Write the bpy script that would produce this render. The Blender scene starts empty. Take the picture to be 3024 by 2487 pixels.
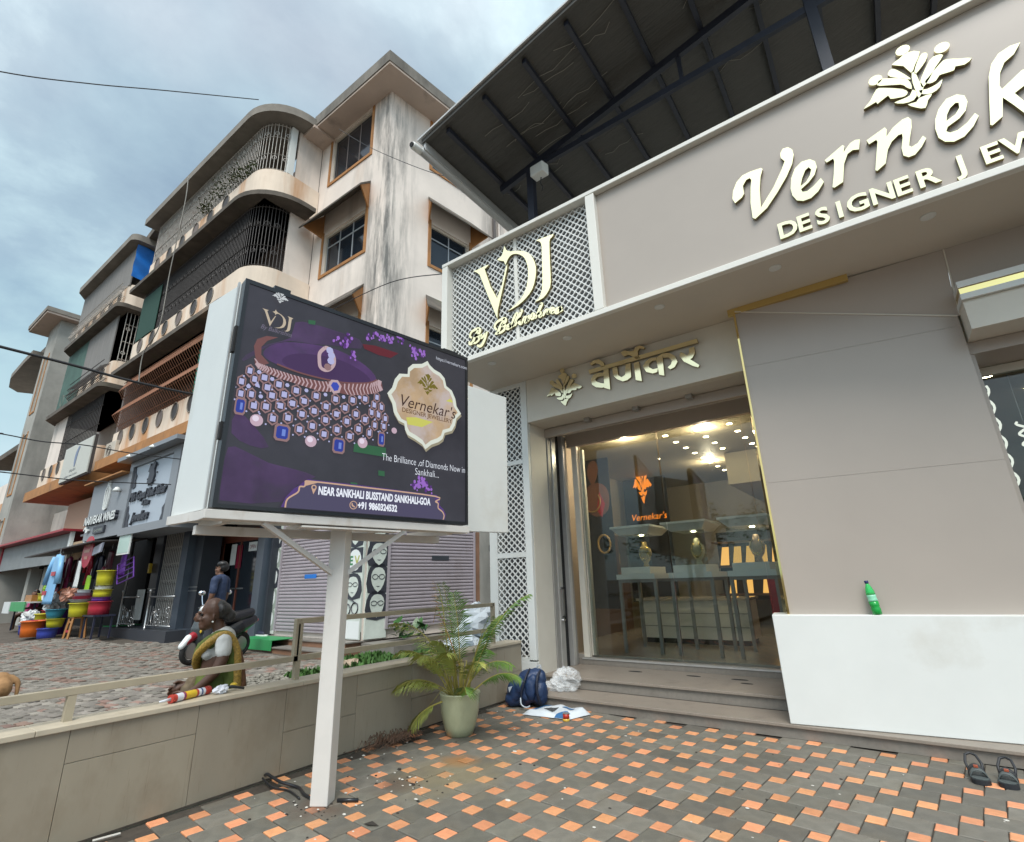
import bpy, bmesh, math, random
from mathutils import Vector, Matrix
random.seed(7)
R=math.radians
S=bpy.context.scene
COL=S.collection
# ------------------------------------------------------------------ camera
cd=bpy.data.cameras.new('camera'); cam=bpy.data.objects.new('camera',cd); COL.objects.link(cam)
cd.sensor_fit='HORIZONTAL'; cd.sensor_width=36.0; cd.lens=36.0*1493/3024
cd.clip_start=.05; cd.clip_end=2000
def cam_matrix(p,r,y,loc):
    fwd0=Vector((-math.sin(y),math.cos(y),0)); right=Vector((math.cos(y),math.sin(y),0)); up=Vector((0,0,1))
    f=fwd0*math.cos(p)+up*math.sin(p); u=-fwd0*math.sin(p)+up*math.cos(p)
    r2=right*math.cos(r)+u*math.sin(r); u2=-right*math.sin(r)+u*math.cos(r)
    m=Matrix((r2,u2,-f)).transposed().to_4x4(); m.translation=loc
    return m
cam.matrix_world=cam_matrix(R(17.62),R(-1.73),R(35.66),Vector((0,0,1.4)))
S.camera=cam
# ------------------------------------------------------------------ sky and sun
SUN_EL,SUN_AZ=R(56),R(148)      # azimuth: clockwise from +Y, direction the light comes from
W=bpy.data.worlds.new('World'); S.world=W; W.use_nodes=True
nt=W.node_tree; nt.nodes.clear()
N=lambda t:nt.nodes.new(t)
L=nt.links.new
sky=N('ShaderNodeTexSky'); sky.sky_type='NISHITA'; sky.sun_disc=False
sky.sun_elevation=SUN_EL; sky.sun_rotation=SUN_AZ; sky.air_density=1.0; sky.dust_density=2.0; sky.ozone_density=1.2
tc=N('ShaderNodeTexCoord')
sep=N('ShaderNodeSeparateXYZ'); L(tc.outputs['Generated'],sep.inputs[0])
def mth(op,a,b=None,c=None):
    n=N('ShaderNodeMath'); n.operation=op
    for i,v in enumerate((a,b,c)):
        if v is None: continue
        if isinstance(v,(int,float)): n.inputs[i].default_value=v
        else: L(v,n.inputs[i])
    return n.outputs[0]
zz=mth('ADD',mth('MAXIMUM',sep.outputs[2],0.0),0.28)
cmb=N('ShaderNodeCombineXYZ'); L(mth('DIVIDE',sep.outputs[0],zz),cmb.inputs[0]); L(mth('DIVIDE',sep.outputs[1],zz),cmb.inputs[1]); cmb.inputs[2].default_value=6.81
n1=N('ShaderNodeTexNoise'); n1.inputs['Scale'].default_value=1.35; n1.inputs['Detail'].default_value=9; n1.inputs['Roughness'].default_value=.58; n1.inputs['Distortion'].default_value=.25; L(cmb.outputs[0],n1.inputs['Vector'])
n2=N('ShaderNodeTexNoise'); n2.inputs['Scale'].default_value=.55; n2.inputs['Detail'].default_value=5; L(cmb.outputs[0],n2.inputs['Vector'])
def ramp(src,stops):
    r=N('ShaderNodeValToRGB'); L(src,r.inputs[0]); e=r.color_ramp.elements
    while len(e)<len(stops): e.new(.5)
    for x,(p,c) in zip(e,stops): x.position=p; x.color=(*c,1)
    return r.outputs[0]
mask=ramp(n1.outputs[0],[(.36,(.34,)*3),(.50,(.6,)*3),(.60,(1,)*3)])
ccol=ramp(n2.outputs[0],[(.36,(.43,.63,.72)),(.50,(.62,.80,.87)),(.62,(.98,1.0,1.02))])
b1=N('ShaderNodeBackground'); L(sky.outputs[0],b1.inputs[0]); b1.inputs[1].default_value=.09
b2=N('ShaderNodeBackground'); L(ccol,b2.inputs[0])
dp=N('ShaderNodeVectorMath'); dp.operation='DOT_PRODUCT'; L(tc.outputs['Generated'],dp.inputs[0])
dp.inputs[1].default_value=(math.sin(SUN_AZ)*math.cos(SUN_EL),math.cos(SUN_AZ)*math.cos(SUN_EL),math.sin(SUN_EL))
L(mth('MULTIPLY_ADD',mth('POWER',mth('MAXIMUM',dp.outputs['Value'],0.0),2.5),1.15,.68),b2.inputs[1])
mx=N('ShaderNodeMixShader'); L(mask,mx.inputs[0]); L(b1.outputs[0],mx.inputs[1]); L(b2.outputs[0],mx.inputs[2])
wo=N('ShaderNodeOutputWorld'); L(mx.outputs[0],wo.inputs[0])
sd=bpy.data.lights.new('sun','SUN'); so=bpy.data.objects.new('sun',sd); COL.objects.link(so)
sd.energy=2.0; sd.angle=R(28); sd.color=(1.0,.96,.90)
dirv=Vector((math.sin(SUN_AZ)*math.cos(SUN_EL),math.cos(SUN_AZ)*math.cos(SUN_EL),math.sin(SUN_EL)))
so.rotation_euler=dirv.to_track_quat('Z','Y').to_euler()
S.view_settings.view_transform='Standard'; S.view_settings.look='None'; S.view_settings.exposure=0.66; S.view_settings.gamma=1
S.view_settings.use_curve_mapping=False
S.cycles.max_bounces=8; S.cycles.transparent_max_bounces=12
# ------------------------------------------------------------------ materials
def lin(c):
    f=lambda v:(v/255/12.92 if v/255<=.04045 else ((v/255+.055)/1.055)**2.4)
    return tuple(f(v) for v in c)
def mat(name,col,rough=.6,metal=0,var=.0,scale=6,bump=0,bscale=40,rnd=0,stain=None,coord='Object',emit=0,spec=None,trans=0,alpha=1,stretch=None,streak=0):
    """col linear rgb. var: brightness variation by noise; rnd: per-object variation; stain=(colour,amount,scale,stretch)."""
    m=bpy.data.materials.new(name); m.use_nodes=True; t=m.node_tree; b=t.nodes['Principled BSDF']
    nn=lambda k:t.nodes.new(k); l=t.links.new
    b.inputs['Roughness'].default_value=rough; b.inputs['Metallic'].default_value=metal
    if spec is not None: b.inputs['Specular IOR Level'].default_value=spec
    if trans: b.inputs['Transmission Weight'].default_value=trans
    if alpha<1: b.inputs['Alpha'].default_value=alpha
    src=None
    tcn=nn('ShaderNodeTexCoord')
    def noise(sc,det=6,st=None,rg=.6):
        n=nn('ShaderNodeTexNoise'); n.inputs['Scale'].default_value=sc; n.inputs['Detail'].default_value=det; n.inputs['Roughness'].default_value=rg
        if st:
            mp=nn('ShaderNodeMapping'); mp.inputs['Scale'].default_value=st; l(tcn.outputs[coord],mp.inputs[0]); l(mp.outputs[0],n.inputs['Vector'])
        else: l(tcn.outputs[coord],n.inputs['Vector'])
        return n.outputs[0]
    def rmp(s,a,b_):
        r=nn('ShaderNodeMapRange'); r.inputs[1].default_value=a; r.inputs[2].default_value=b_; l(s,r.inputs[0]); return r.outputs[0]
    rgb=nn('ShaderNodeRGB'); rgb.outputs[0].default_value=(*col,1); src=rgb.outputs[0]
    def mix(mode,f,a,b_):
        n=nn('ShaderNodeMixRGB'); n.blend_type=mode
        for i,v in enumerate((f,a,b_)):
            if isinstance(v,(int,float)): n.inputs[i].default_value=v
            elif isinstance(v,tuple): n.inputs[i].default_value=(*v,1)
            else: l(v,n.inputs[i])
        return n.outputs[0]
    if var:
        h=nn('ShaderNodeHueSaturation'); l(src,h.inputs['Color'])
        r=nn('ShaderNodeMapRange'); r.inputs[1].default_value=.3; r.inputs[2].default_value=.7; r.inputs[3].default_value=1-var; r.inputs[4].default_value=1+var
        l(noise(scale,7,stretch),r.inputs[0]); l(r.outputs[0],h.inputs['Value']); src=h.outputs[0]
    if rnd:
        oi=nn('ShaderNodeObjectInfo'); h=nn('ShaderNodeHueSaturation'); l(src,h.inputs['Color'])
        r=nn('ShaderNodeMapRange'); r.inputs[3].default_value=1-rnd; r.inputs[4].default_value=1+rnd; l(oi.outputs['Random'],r.inputs[0]); l(r.outputs[0],h.inputs['Value'])
        r2=nn('ShaderNodeMapRange'); r2.inputs[3].default_value=.5-rnd*.04; r2.inputs[4].default_value=.5+rnd*.04
        ml=nn('ShaderNodeMath'); ml.operation='FRACT'; m2=nn('ShaderNodeMath'); m2.operation='MULTIPLY'; m2.inputs[1].default_value=7.31; l(oi.outputs['Random'],m2.inputs[0]); l(m2.outputs[0],ml.inputs[0]); l(ml.outputs[0],r2.inputs[0]); l(r2.outputs[0],h.inputs['Hue']); src=h.outputs[0]
    for st in ([stain] if isinstance(stain,tuple) else (stain or [])):
        c,amt,sc,stt=st[:4]; lo=st[4] if len(st)>4 else .52
        f=nn('ShaderNodeMath'); f.operation='MULTIPLY'; f.inputs[1].default_value=amt; l(rmp(noise(sc,8,stt),lo,lo+.16),f.inputs[0])
        src=mix('MIX',f.outputs[0],src,c)
    l(src,b.inputs['Base Color'])
    if emit: 
        l(src,b.inputs['Emission Color']); t.links.remove(b.inputs['Base Color'].links[0]); b.inputs['Base Color'].default_value=(.01,.01,.012,1); b.inputs['Specular IOR Level'].default_value=.2; b.inputs['Emission Strength'].default_value=emit
    if bump:
        bn=nn('ShaderNodeBump'); bn.inputs['Strength'].default_value=bump; bn.inputs['Distance'].default_value=.02
        l(noise(bscale,8,stretch),bn.inputs['Height']); l(bn.outputs[0],b.inputs['Normal'])
    return m
def emis(name,col,e=1.0):
    m=bpy.data.materials.new(name); m.use_nodes=True; t=m.node_tree; b=t.nodes['Principled BSDF']
    b.inputs['Base Color'].default_value=(col[0]*.06,col[1]*.06,col[2]*.06,1); b.inputs['Specular IOR Level'].default_value=.2; b.inputs['Roughness'].default_value=.45
    b.inputs['Emission Color'].default_value=(*col,1); b.inputs['Emission Strength'].default_value=e
    return m
M={}
# ------------------------------------------------------------------ mesh helpers
class MB:
    def __init__(s): s.v=[]; s.f=[]; s.mi=[]
    def add(s,vs,fs,mi=0):
        o=len(s.v); s.v+= [tuple(v) for v in vs]; s.f+=[tuple(i+o for i in f) for f in fs]; s.mi+=[mi]*len(fs); return s
    def box(s,x0,x1,y0,y1,z0,z1,mi=0):
        return s.add([(x0,y0,z0),(x1,y0,z0),(x1,y1,z0),(x0,y1,z0),(x0,y0,z1),(x1,y0,z1),(x1,y1,z1),(x0,y1,z1)],
            [(0,3,2,1),(4,5,6,7),(0,1,5,4),(1,2,6,5),(2,3,7,6),(3,0,4,7)],mi)
    def hexa(s,p,mi=0):   # 8 points, bottom ring then top ring (ccw from above)
        return s.add(p,[(0,3,2,1),(4,5,6,7),(0,1,5,4),(1,2,6,5),(2,3,7,6),(3,0,4,7)],mi)
    def beam(s,a,b,w,h,mi=0,up=(0,0,1)):
        a=Vector(a); b=Vector(b); d=(b-a).normalized(); u=Vector(up)
        x=d.cross(u)
        if x.length<1e-4: x=d.cross(Vector((0,1,0)))
        x.normalize(); u=x.cross(d)
        P=[]
        for q in (a,b):
            for i,j in ((-1,-1),(1,-1),(1,1),(-1,1)): P.append(q+x*i*w/2+u*j*h/2)
        return s.add(P,[(0,1,2,3),(7,6,5,4),(0,4,5,1),(1,5,6,2),(2,6,7,3),(3,7,4,0)],mi)
    def tube(s,pts,r,n=6,mi=0,cap=True,closed=False):
        pts=[Vector(p) for p in pts]; k=len(pts); base=len(s.v); rs=r if isinstance(r,(list,tuple)) else [r]*k
        prev=None
        for i,p in enumerate(pts):
            if closed: d=pts[(i+1)%k]-pts[i-1]
            else: d=pts[min(i+1,k-1)]-pts[max(i-1,0)]
            if d.length<1e-9: d=Vector((0,0,1))
            d.normalize()
            if prev is None: x=d.cross(Vector((0,0,1)) if abs(d.z)<.9 else Vector((1,0,0)))
            else: x=prev-d*prev.dot(d)
            x.normalize(); prev=x; y=d.cross(x)
            for j in range(n):
                a=2*math.pi*j/n; s.v.append(tuple(p+(x*math.cos(a)+y*math.sin(a))*rs[i]))
        rng=k if closed else k-1
        for i in range(rng):
            for j in range(n):
                a=base+i*n+j; b=base+i*n+(j+1)%n; i2=(i+1)%k; c=base+i2*n+(j+1)%n; d=base+i2*n+j
                s.f.append((a,b,c,d)); s.mi.append(mi)
        if cap and not closed:
            s.f.append(tuple(base+j for j in reversed(range(n)))); s.mi.append(mi)
            s.f.append(tuple(base+(k-1)*n+j for j in range(n))); s.mi.append(mi)
        return s
    def lathe(s,prof,c=(0,0,0),n=20,mi=0,sx=1,sy=1):
        base=len(s.v)
        for r,z in prof:
            for j in range(n):
                a=2*math.pi*j/n; s.v.append((c[0]+r*sx*math.cos(a),c[1]+r*sy*math.sin(a),c[2]+z))
        for i in range(len(prof)-1):
            for j in range(n):
                s.f.append((base+i*n+j,base+i*n+(j+1)%n,base+(i+1)*n+(j+1)%n,base+(i+1)*n+j)); s.mi.append(mi)
        if prof[0][0]>1e-4: s.f.append(tuple(base+j for j in reversed(range(n)))); s.mi.append(mi)
        if prof[-1][0]>1e-4: s.f.append(tuple(base+(len(prof)-1)*n+j for j in range(n))); s.mi.append(mi)
        return s
    def ball(s,c,r,n=12,m=8,mi=0):
        rx,ry,rz=r if isinstance(r,(tuple,list)) else (r,r,r)
        prof=[(max(1e-5,math.sin(math.pi*i/m)),-math.cos(math.pi*i/m)) for i in range(m+1)]
        base=len(s.v)
        for q,z in prof:
            for j in range(n):
                a=2*math.pi*j/n; s.v.append((c[0]+q*rx*math.cos(a),c[1]+q*ry*math.sin(a),c[2]+z*rz))
        for i in range(m):
            for j in range(n):
                s.f.append((base+i*n+j,base+i*n+(j+1)%n,base+(i+1)*n+(j+1)%n,base+(i+1)*n+j)); s.mi.append(mi)
        return s
    def poly(s,pts,mi=0): return s.add(pts,[tuple(range(len(pts)))],mi)
    def build(s,name,m,parent=None,smooth=False,loc=(0,0,0),bevel=0):
        me=bpy.data.meshes.new(name)
        me.from_pydata(s.v,[],s.f); ms=m if isinstance(m,(list,tuple)) else [m]
        for q in ms: me.materials.append(q)
        if len(ms)>1: me.polygons.foreach_set('material_index',s.mi)
        if smooth: me.polygons.foreach_set('use_smooth',[True]*len(me.polygons))
        bm=bmesh.new(); bm.from_mesh(me); bmesh.ops.recalc_face_normals(bm,faces=bm.faces); bm.to_mesh(me); bm.free()
        me.update()
        o=bpy.data.objects.new(name,me); COL.objects.link(o)
        if parent is not None:
            o.parent=parent; w=parent; off=Vector((0,0,0))
            while w is not None: off+=w.location; w=w.parent
            if loc=='local': pass
            else: me.transform(Matrix.Translation(-off))
        if bevel:
            bv=o.modifiers.new('bevel','BEVEL'); bv.width=bevel; bv.segments=2; bv.limit_method='ANGLE'; bv.angle_limit=R(40)
        return o
def ext(pts,thick,to3,mi=0,mb=None,hole=None):
    """closed 2D outline extruded: to3(a,b,d) maps outline coords and depth to world"""
    mb=mb or MB(); bm=bmesh.new()
    def ring(p): 
        vs=[bm.verts.new((a,b,0)) for a,b in p]; return [bm.edges.new((vs[i],vs[(i+1)%len(vs)])) for i in range(len(vs))]
    E_=ring(pts)
    if hole: E_+=ring(hole)
    bmesh.ops.triangle_fill(bm,use_beauty=True,use_dissolve=False,edges=E_)
    bm.verts.ensure_lookup_table(); bm.verts.index_update()
    vs=[(v.co.x,v.co.y) for v in bm.verts]; fs=[tuple(v.index for v in f.verts) for f in bm.faces]; bm.free()
    k=len(vs)
    P=[to3(a,b,0) for a,b in vs]+[to3(a,b,thick) for a,b in vs]
    F_=[f for f in fs]+[tuple(i+k for i in reversed(f)) for f in fs]
    for base,cnt in ((0,len(pts)),)+(((len(pts),len(hole)),) if hole else ()):
        for i in range(cnt):
            a=base+i; b=base+(i+1)%cnt; F_.append((a,b,b+k,a+k))
    mb.add(P,F_,mi); return mb
def smooth2(pts,k=3,closed=True):
    out=[]; n=len(pts)
    for i in range(n if closed else n-1):
        p0,p1,p2,p3=(pts[(i-1)%n] if closed or i>0 else pts[0]),pts[i],pts[(i+1)%n],(pts[(i+2)%n] if closed or i+2<n else pts[-1])
        for t in range(k):
            u=t/k
            out.append(tuple(.5*((2*p1[c])+(-p0[c]+p2[c])*u+(2*p0[c]-5*p1[c]+4*p2[c]-p3[c])*u*u+(-p0[c]+3*p1[c]-3*p2[c]+p3[c])*u**3) for c in range(len(p1))))
    if not closed: out.append(tuple(pts[-1]))
    return out
def ribbon(pts,w,taper=True):
    """outline of a calligraphic stroke along 2D points"""
    p=smooth2(pts,4,False) if len(pts)>2 else list(pts); Lr=[];Rr=[]
    n=len(p)
    for i,q in enumerate(p):
        a=p[max(i-1,0)]; b=p[min(i+1,n-1)]; dx,dy=b[0]-a[0],b[1]-a[1]; l=math.hypot(dx,dy) or 1
        k=w*(.55+.45*math.sin(math.pi*i/(n-1))) if taper else w
        Lr.append((q[0]-dy/l*k,q[1]+dx/l*k)); Rr.append((q[0]+dy/l*k,q[1]-dx/l*k))
    return Lr+Rr[::-1]
def stroke(mb,pts,w,to3,thick,mi=0,taper=True):
    p=ribbon(pts,w,taper); n=len(p)//2
    P=[to3(a,b,0) for a,b in p]+[to3(a,b,thick) for a,b in p]; k=len(p); F_=[]
    for i in range(n-1):
        a,b,c,d=i,i+1,k-2-i,k-1-i
        F_+= [(a,b,c,d),(d+k,c+k,b+k,a+k)]
    for i in range(k): F_.append((i,(i+1)%k,(i+1)%k+k,i+k))
    mb.add(P,F_,mi)
_fc={}
def text_mesh(txt,size,bold=0,shear=0,space=1,align='LEFT',res=3):
    key=(txt,size,bold,shear,space,align)
    cu=bpy.data.curves.new('lettering','FONT'); cu.body=txt; cu.size=size; cu.offset=bold; cu.shear=shear; cu.space_character=space; cu.align_x=align; cu.resolution_u=res
    o=bpy.data.objects.new('lettering',cu); COL.objects.link(o)
    me=bpy.data.meshes.new_from_object(o.evaluated_get(bpy.context.evaluated_depsgraph_get()))
    vs=[tuple(v.co) for v in me.vertices]; fs=[tuple(p.vertices) for p in me.polygons]
    bpy.data.objects.remove(o); bpy.data.curves.remove(cu); bpy.data.meshes.remove(me)
    return vs,fs
def text_into(mb,txt,size,to3,thick=0,bold=0,shear=0,space=1,align='LEFT',width=None,mi=0):
    vs,fs=text_mesh(txt,size,bold,shear,space,align)
    if not vs: return
    xs=[v[0] for v in vs]; k=1
    if width: k=width/(max(xs)-min(xs))
    base=[(v[0]*k,v[1]) for v in vs]; n=len(base)
    if not thick: mb.add([to3(a,b,0) for a,b in base],fs,mi); return
    P=[to3(a,b,0) for a,b in base]+[to3(a,b,thick) for a,b in base]
    cnt={}
    for f in fs:
        for i in range(len(f)):
            e=(f[i],f[(i+1)%len(f)]); cnt[e]=1
    side=[(a,b,b+n,a+n) for (a,b) in cnt if (b,a) not in cnt]
    mb.add(P,list(fs)+[tuple(i+n for i in reversed(f)) for f in fs]+side,mi)
# ------------------------------------------------------------------ thing helpers
def tag(o,label=None,cat=None,group=None,kind=None):
    if label: o['label']=label
    if cat: o['category']=cat
    if group: o['group']=group
    if kind: o['kind']=kind
    return o
def thing(name,label,cat,loc=(0,0,0),group=None,rz=0):
    o=bpy.data.objects.new(name,None); COL.objects.link(o); o.location=loc; o.rotation_euler=(0,0,rz); o.empty_display_size=.1
    return tag(o,label,cat,group)
def dup(o,parent=None,loc=None,rz=None,label=None,group=None):
    c=o.copy(); COL.objects.link(c); c.parent=parent
    if loc is not None: c.location=loc
    if rz is not None: c.rotation_euler=(0,0,rz)
    if label: c['label']=label
    if group: c['group']=group
    for ch in list(o.children): dup(ch,c)
    return c
def inst(o,parent,mw):
    """another object of o's mesh at matrix mw relative to parent"""
    c=o.copy(); COL.objects.link(c); c.parent=parent; c.matrix_basis=mw; return c
T_MAIN={'V':[(-0.587,5.035),(-0.603,5.099),(-0.584,5.187),(-0.535,5.275),(-0.472,5.322),(-0.396,5.327),(-0.295,5.313),(-0.283,5.293),(-0.316,5.214),(-0.347,5.071),(-0.368,4.867),(-0.227,5.035),(-0.124,5.198),(-0.086,5.271),(-0.111,5.326),(-0.107,5.381),(-0.078,5.422),(-0.033,5.413),(-0.003,5.365),(-0.001,5.299),(-0.031,5.206),(-0.101,5.090),(-0.204,4.960),(-0.319,4.835),(-0.437,4.766),(-0.458,4.789),(-0.449,4.967),(-0.420,5.144),(-0.400,5.224),(-0.412,5.254),(-0.445,5.250),(-0.486,5.198),(-0.489,5.102),(-0.517,5.068)],'e':[(0.160,4.923),(0.175,4.869),(0.115,4.795),(0.049,4.754),(-0.015,4.756),(-0.064,4.788),(-0.090,4.860),(-0.091,4.943),(-0.065,5.053),(-0.019,5.142),(0.046,5.184),(0.115,5.173),(0.150,5.127),(0.153,5.058),(0.120,4.985),(0.060,4.929),(-0.011,4.889),(-0.004,4.855),(0.033,4.843),(0.092,4.871)],'e_h':[(-0.009,4.925),(0.041,4.945),(0.083,4.998),(0.105,5.056),(0.090,5.092),(0.058,5.074),(0.019,5.004)],'r':[(0.223,5.092),(0.381,5.174),(0.394,5.153),(0.376,5.095),(0.440,5.160),(0.482,5.170),(0.515,5.154),(0.488,5.055),(0.444,5.076),(0.400,5.059),(0.356,4.971),(0.313,4.790),(0.241,4.766),(0.227,4.780),(0.262,4.908),(0.291,5.041),(0.289,5.073),(0.234,5.060)],'n':[(0.557,5.115),(0.703,5.168),(0.712,5.138),(0.696,5.069),(0.756,5.132),(0.830,5.171),(0.872,5.171),(0.886,5.132),(0.872,5.054),(0.840,4.960),(0.819,4.888),(0.832,4.865),(0.876,4.879),(0.922,4.929),(0.937,4.891),(0.891,4.827),(0.836,4.778),(0.792,4.778),(0.763,4.815),(0.767,4.892),(0.795,4.989),(0.800,5.030),(0.773,5.033),(0.719,4.996),(0.678,4.934),(0.636,4.807),(0.567,4.766),(0.555,4.779),(0.590,4.916),(0.627,5.055),(0.622,5.079),(0.566,5.064)],'e2':[(1.263,4.941),(1.278,4.903),(1.228,4.828),(1.157,4.766),(1.089,4.756),(1.038,4.789),(1.009,4.849),(1.009,4.948),(1.028,5.034),(1.069,5.120),(1.136,5.188),(1.204,5.187),(1.244,5.145),(1.248,5.077),(1.219,5.000),(1.167,4.952),(1.084,4.917),(1.067,4.881),(1.086,4.854),(1.135,4.849),(1.200,4.882)],'e2_h':[(1.090,4.977),(1.154,5.004),(1.189,5.049),(1.197,5.100),(1.179,5.113),(1.138,5.085),(1.107,5.036)],'k':[(1.649,5.409),(1.590,5.421),(1.514,5.398),(1.455,5.330),(1.414,5.223),(1.374,5.041),(1.319,4.780),(1.330,4.767),(1.400,4.810),(1.441,4.979),(1.476,4.885),(1.544,4.678),(1.588,4.726),(1.540,4.871),(1.510,4.974),(1.582,5.010),(1.657,5.075),(1.653,5.147),(1.594,5.152),(1.456,5.058),(1.450,5.096),(1.481,5.213),(1.525,5.291),(1.591,5.329)]}
T_EMB={'leaf':[(1.085,5.777),(1.003,5.833),(0.946,5.806),(0.882,5.778),(0.953,5.708),(0.986,5.600),(1.026,5.663)],'p2':[(1.126,5.712),(1.098,5.651),(1.039,5.590),(1.004,5.569),(1.022,5.635),(1.076,5.732),(1.109,5.744)],'p3':[(0.839,5.710),(0.874,5.737),(0.911,5.685),(0.969,5.552),(0.948,5.553),(0.848,5.661)],'s1':[(1.214,5.627),(1.177,5.658),(1.123,5.640),(1.041,5.512),(1.019,5.453),(1.024,5.397),(1.083,5.458),(1.140,5.541)],'s2':[(0.749,5.652),(0.794,5.681),(0.926,5.579),(0.959,5.514),(0.954,5.435),(0.923,5.480),(0.897,5.530),(0.761,5.617)],'w1':[(1.366,5.470),(1.304,5.514),(1.222,5.572),(1.176,5.558),(1.084,5.479),(1.047,5.443),(1.072,5.409),(1.116,5.409),(1.147,5.445),(1.184,5.440),(1.242,5.430),(1.258,5.462),(1.312,5.439)],'w2':[(0.603,5.451),(0.664,5.507),(0.727,5.596),(0.774,5.583),(0.895,5.479),(0.923,5.419),(0.896,5.393),(0.852,5.407),(0.800,5.433),(0.791,5.477),(0.705,5.440),(0.701,5.468)],'c1':[(1.156,5.393),(1.124,5.328),(1.066,5.303),(1.010,5.333),(0.995,5.386),(1.048,5.365),(1.117,5.372)],'c2':[(0.817,5.375),(0.872,5.326),(0.943,5.314),(0.978,5.368),(0.958,5.423),(0.929,5.378),(0.873,5.374)],'b':[(0.897,5.296),(0.955,5.284),(0.979,5.311),(1.065,5.298),(1.028,5.252),(0.996,5.187),(0.943,5.228)],'st':[(0.988,5.593),(0.973,5.488),(0.975,5.380),(0.979,5.314),(1.030,5.399),(1.016,5.485),(1.012,5.581)],'dots':[(0.743,5.701),(0.984,5.877),(1.223,5.709)]}
T_DEV={'bar':[(-2.898,4.164),(-1.408,4.167),(-1.404,4.112),(-2.887,4.106)],'va':[(-2.676,4.067),(-2.759,4.086),(-2.836,4.069),(-2.875,4.016),(-2.865,3.940),(-2.809,3.891),(-2.726,3.862),(-2.691,3.861),(-2.686,3.913),(-2.741,3.935),(-2.795,3.970),(-2.807,4.009),(-2.771,4.030),(-2.680,4.022)],'vs':[(-2.672,4.104),(-2.599,4.104),(-2.609,3.807),(-2.692,3.853)],'m1':[(-2.869,4.247),(-2.806,4.283),(-2.721,4.271),(-2.662,4.214),(-2.647,4.151),(-2.700,4.149),(-2.717,4.198),(-2.778,4.234),(-2.845,4.219)],'na':[(-2.547,4.098),(-2.475,4.098),(-2.471,3.974),(-2.431,3.935),(-2.377,3.953),(-2.354,4.095),(-2.284,4.095),(-2.299,3.904),(-2.357,3.875),(-2.421,3.874),(-2.496,3.926),(-2.538,3.978)],'ns':[(-2.240,4.082),(-2.168,4.082),(-2.163,3.811),(-2.242,3.847)],'rp':[(-2.400,4.275),(-2.353,4.294),(-2.276,4.258),(-2.222,4.250),(-2.188,4.287),(-2.133,4.301),(-2.067,4.252),(-2.079,4.231),(-2.134,4.258),(-2.165,4.225),(-2.168,4.169),(-2.138,4.119),(-2.193,4.119),(-2.246,4.175),(-2.297,4.215),(-2.362,4.210)],'ka':[(-1.927,4.073),(-2.013,4.087),(-2.087,4.057),(-2.121,3.995),(-2.090,3.919),(-2.010,3.875),(-1.950,3.877),(-1.933,3.926),(-2.000,3.929),(-2.044,3.969),(-2.038,4.019),(-1.990,4.044),(-1.932,4.031)],'ks':[(-1.940,4.069),(-1.853,4.103),(-1.867,3.808),(-1.929,3.836)],'kr':[(-1.856,4.104),(-1.763,4.084),(-1.699,4.022),(-1.681,3.940),(-1.724,3.883),(-1.782,3.869),(-1.811,3.904),(-1.765,3.929),(-1.745,3.973),(-1.781,4.031),(-1.849,4.043)],'ra':[(-1.516,4.071),(-1.457,4.075),(-1.456,3.995),(-1.496,3.941),(-1.525,3.929),(-1.430,3.827),(-1.447,3.802),(-1.505,3.835),(-1.606,3.924),(-1.647,4.010),(-1.624,4.055),(-1.589,4.024),(-1.552,3.986),(-1.524,4.016)]}
T_VDJ={'V':[(-4.128,5.746),(-4.062,5.739),(-3.858,5.741),(-3.866,5.715),(-3.902,5.696),(-3.905,5.652),(-3.705,5.134),(-3.545,5.554),(-3.522,5.534),(-3.700,4.936),(-3.726,4.865),(-3.987,5.573),(-4.025,5.652),(-4.076,5.708)],'D':[(-3.553,5.917),(-3.527,5.841),(-3.455,5.779),(-3.305,5.724),(-3.173,5.631),(-3.090,5.508),(-3.050,5.352),(-3.067,5.193),(-3.123,5.050),(-3.226,4.957),(-3.361,4.895),(-3.532,4.869),(-3.440,4.903),(-3.314,4.970),(-3.232,5.073),(-3.188,5.201),(-3.174,5.363),(-3.201,5.514),(-3.253,5.613),(-3.353,5.697),(-3.445,5.716),(-3.506,5.670),(-3.549,5.600),(-3.570,5.672),(-3.689,5.744),(-3.611,5.773),(-3.580,5.838)],'J':[(-3.026,5.759),(-2.881,5.744),(-2.754,5.730),(-2.789,5.689),(-2.823,5.642),(-2.833,5.301),(-2.839,5.038),(-2.876,4.933),(-2.964,4.857),(-3.091,4.845),(-3.025,4.880),(-2.978,4.973),(-2.958,5.148),(-2.946,5.560),(-2.950,5.669),(-2.980,5.726)]}
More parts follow.
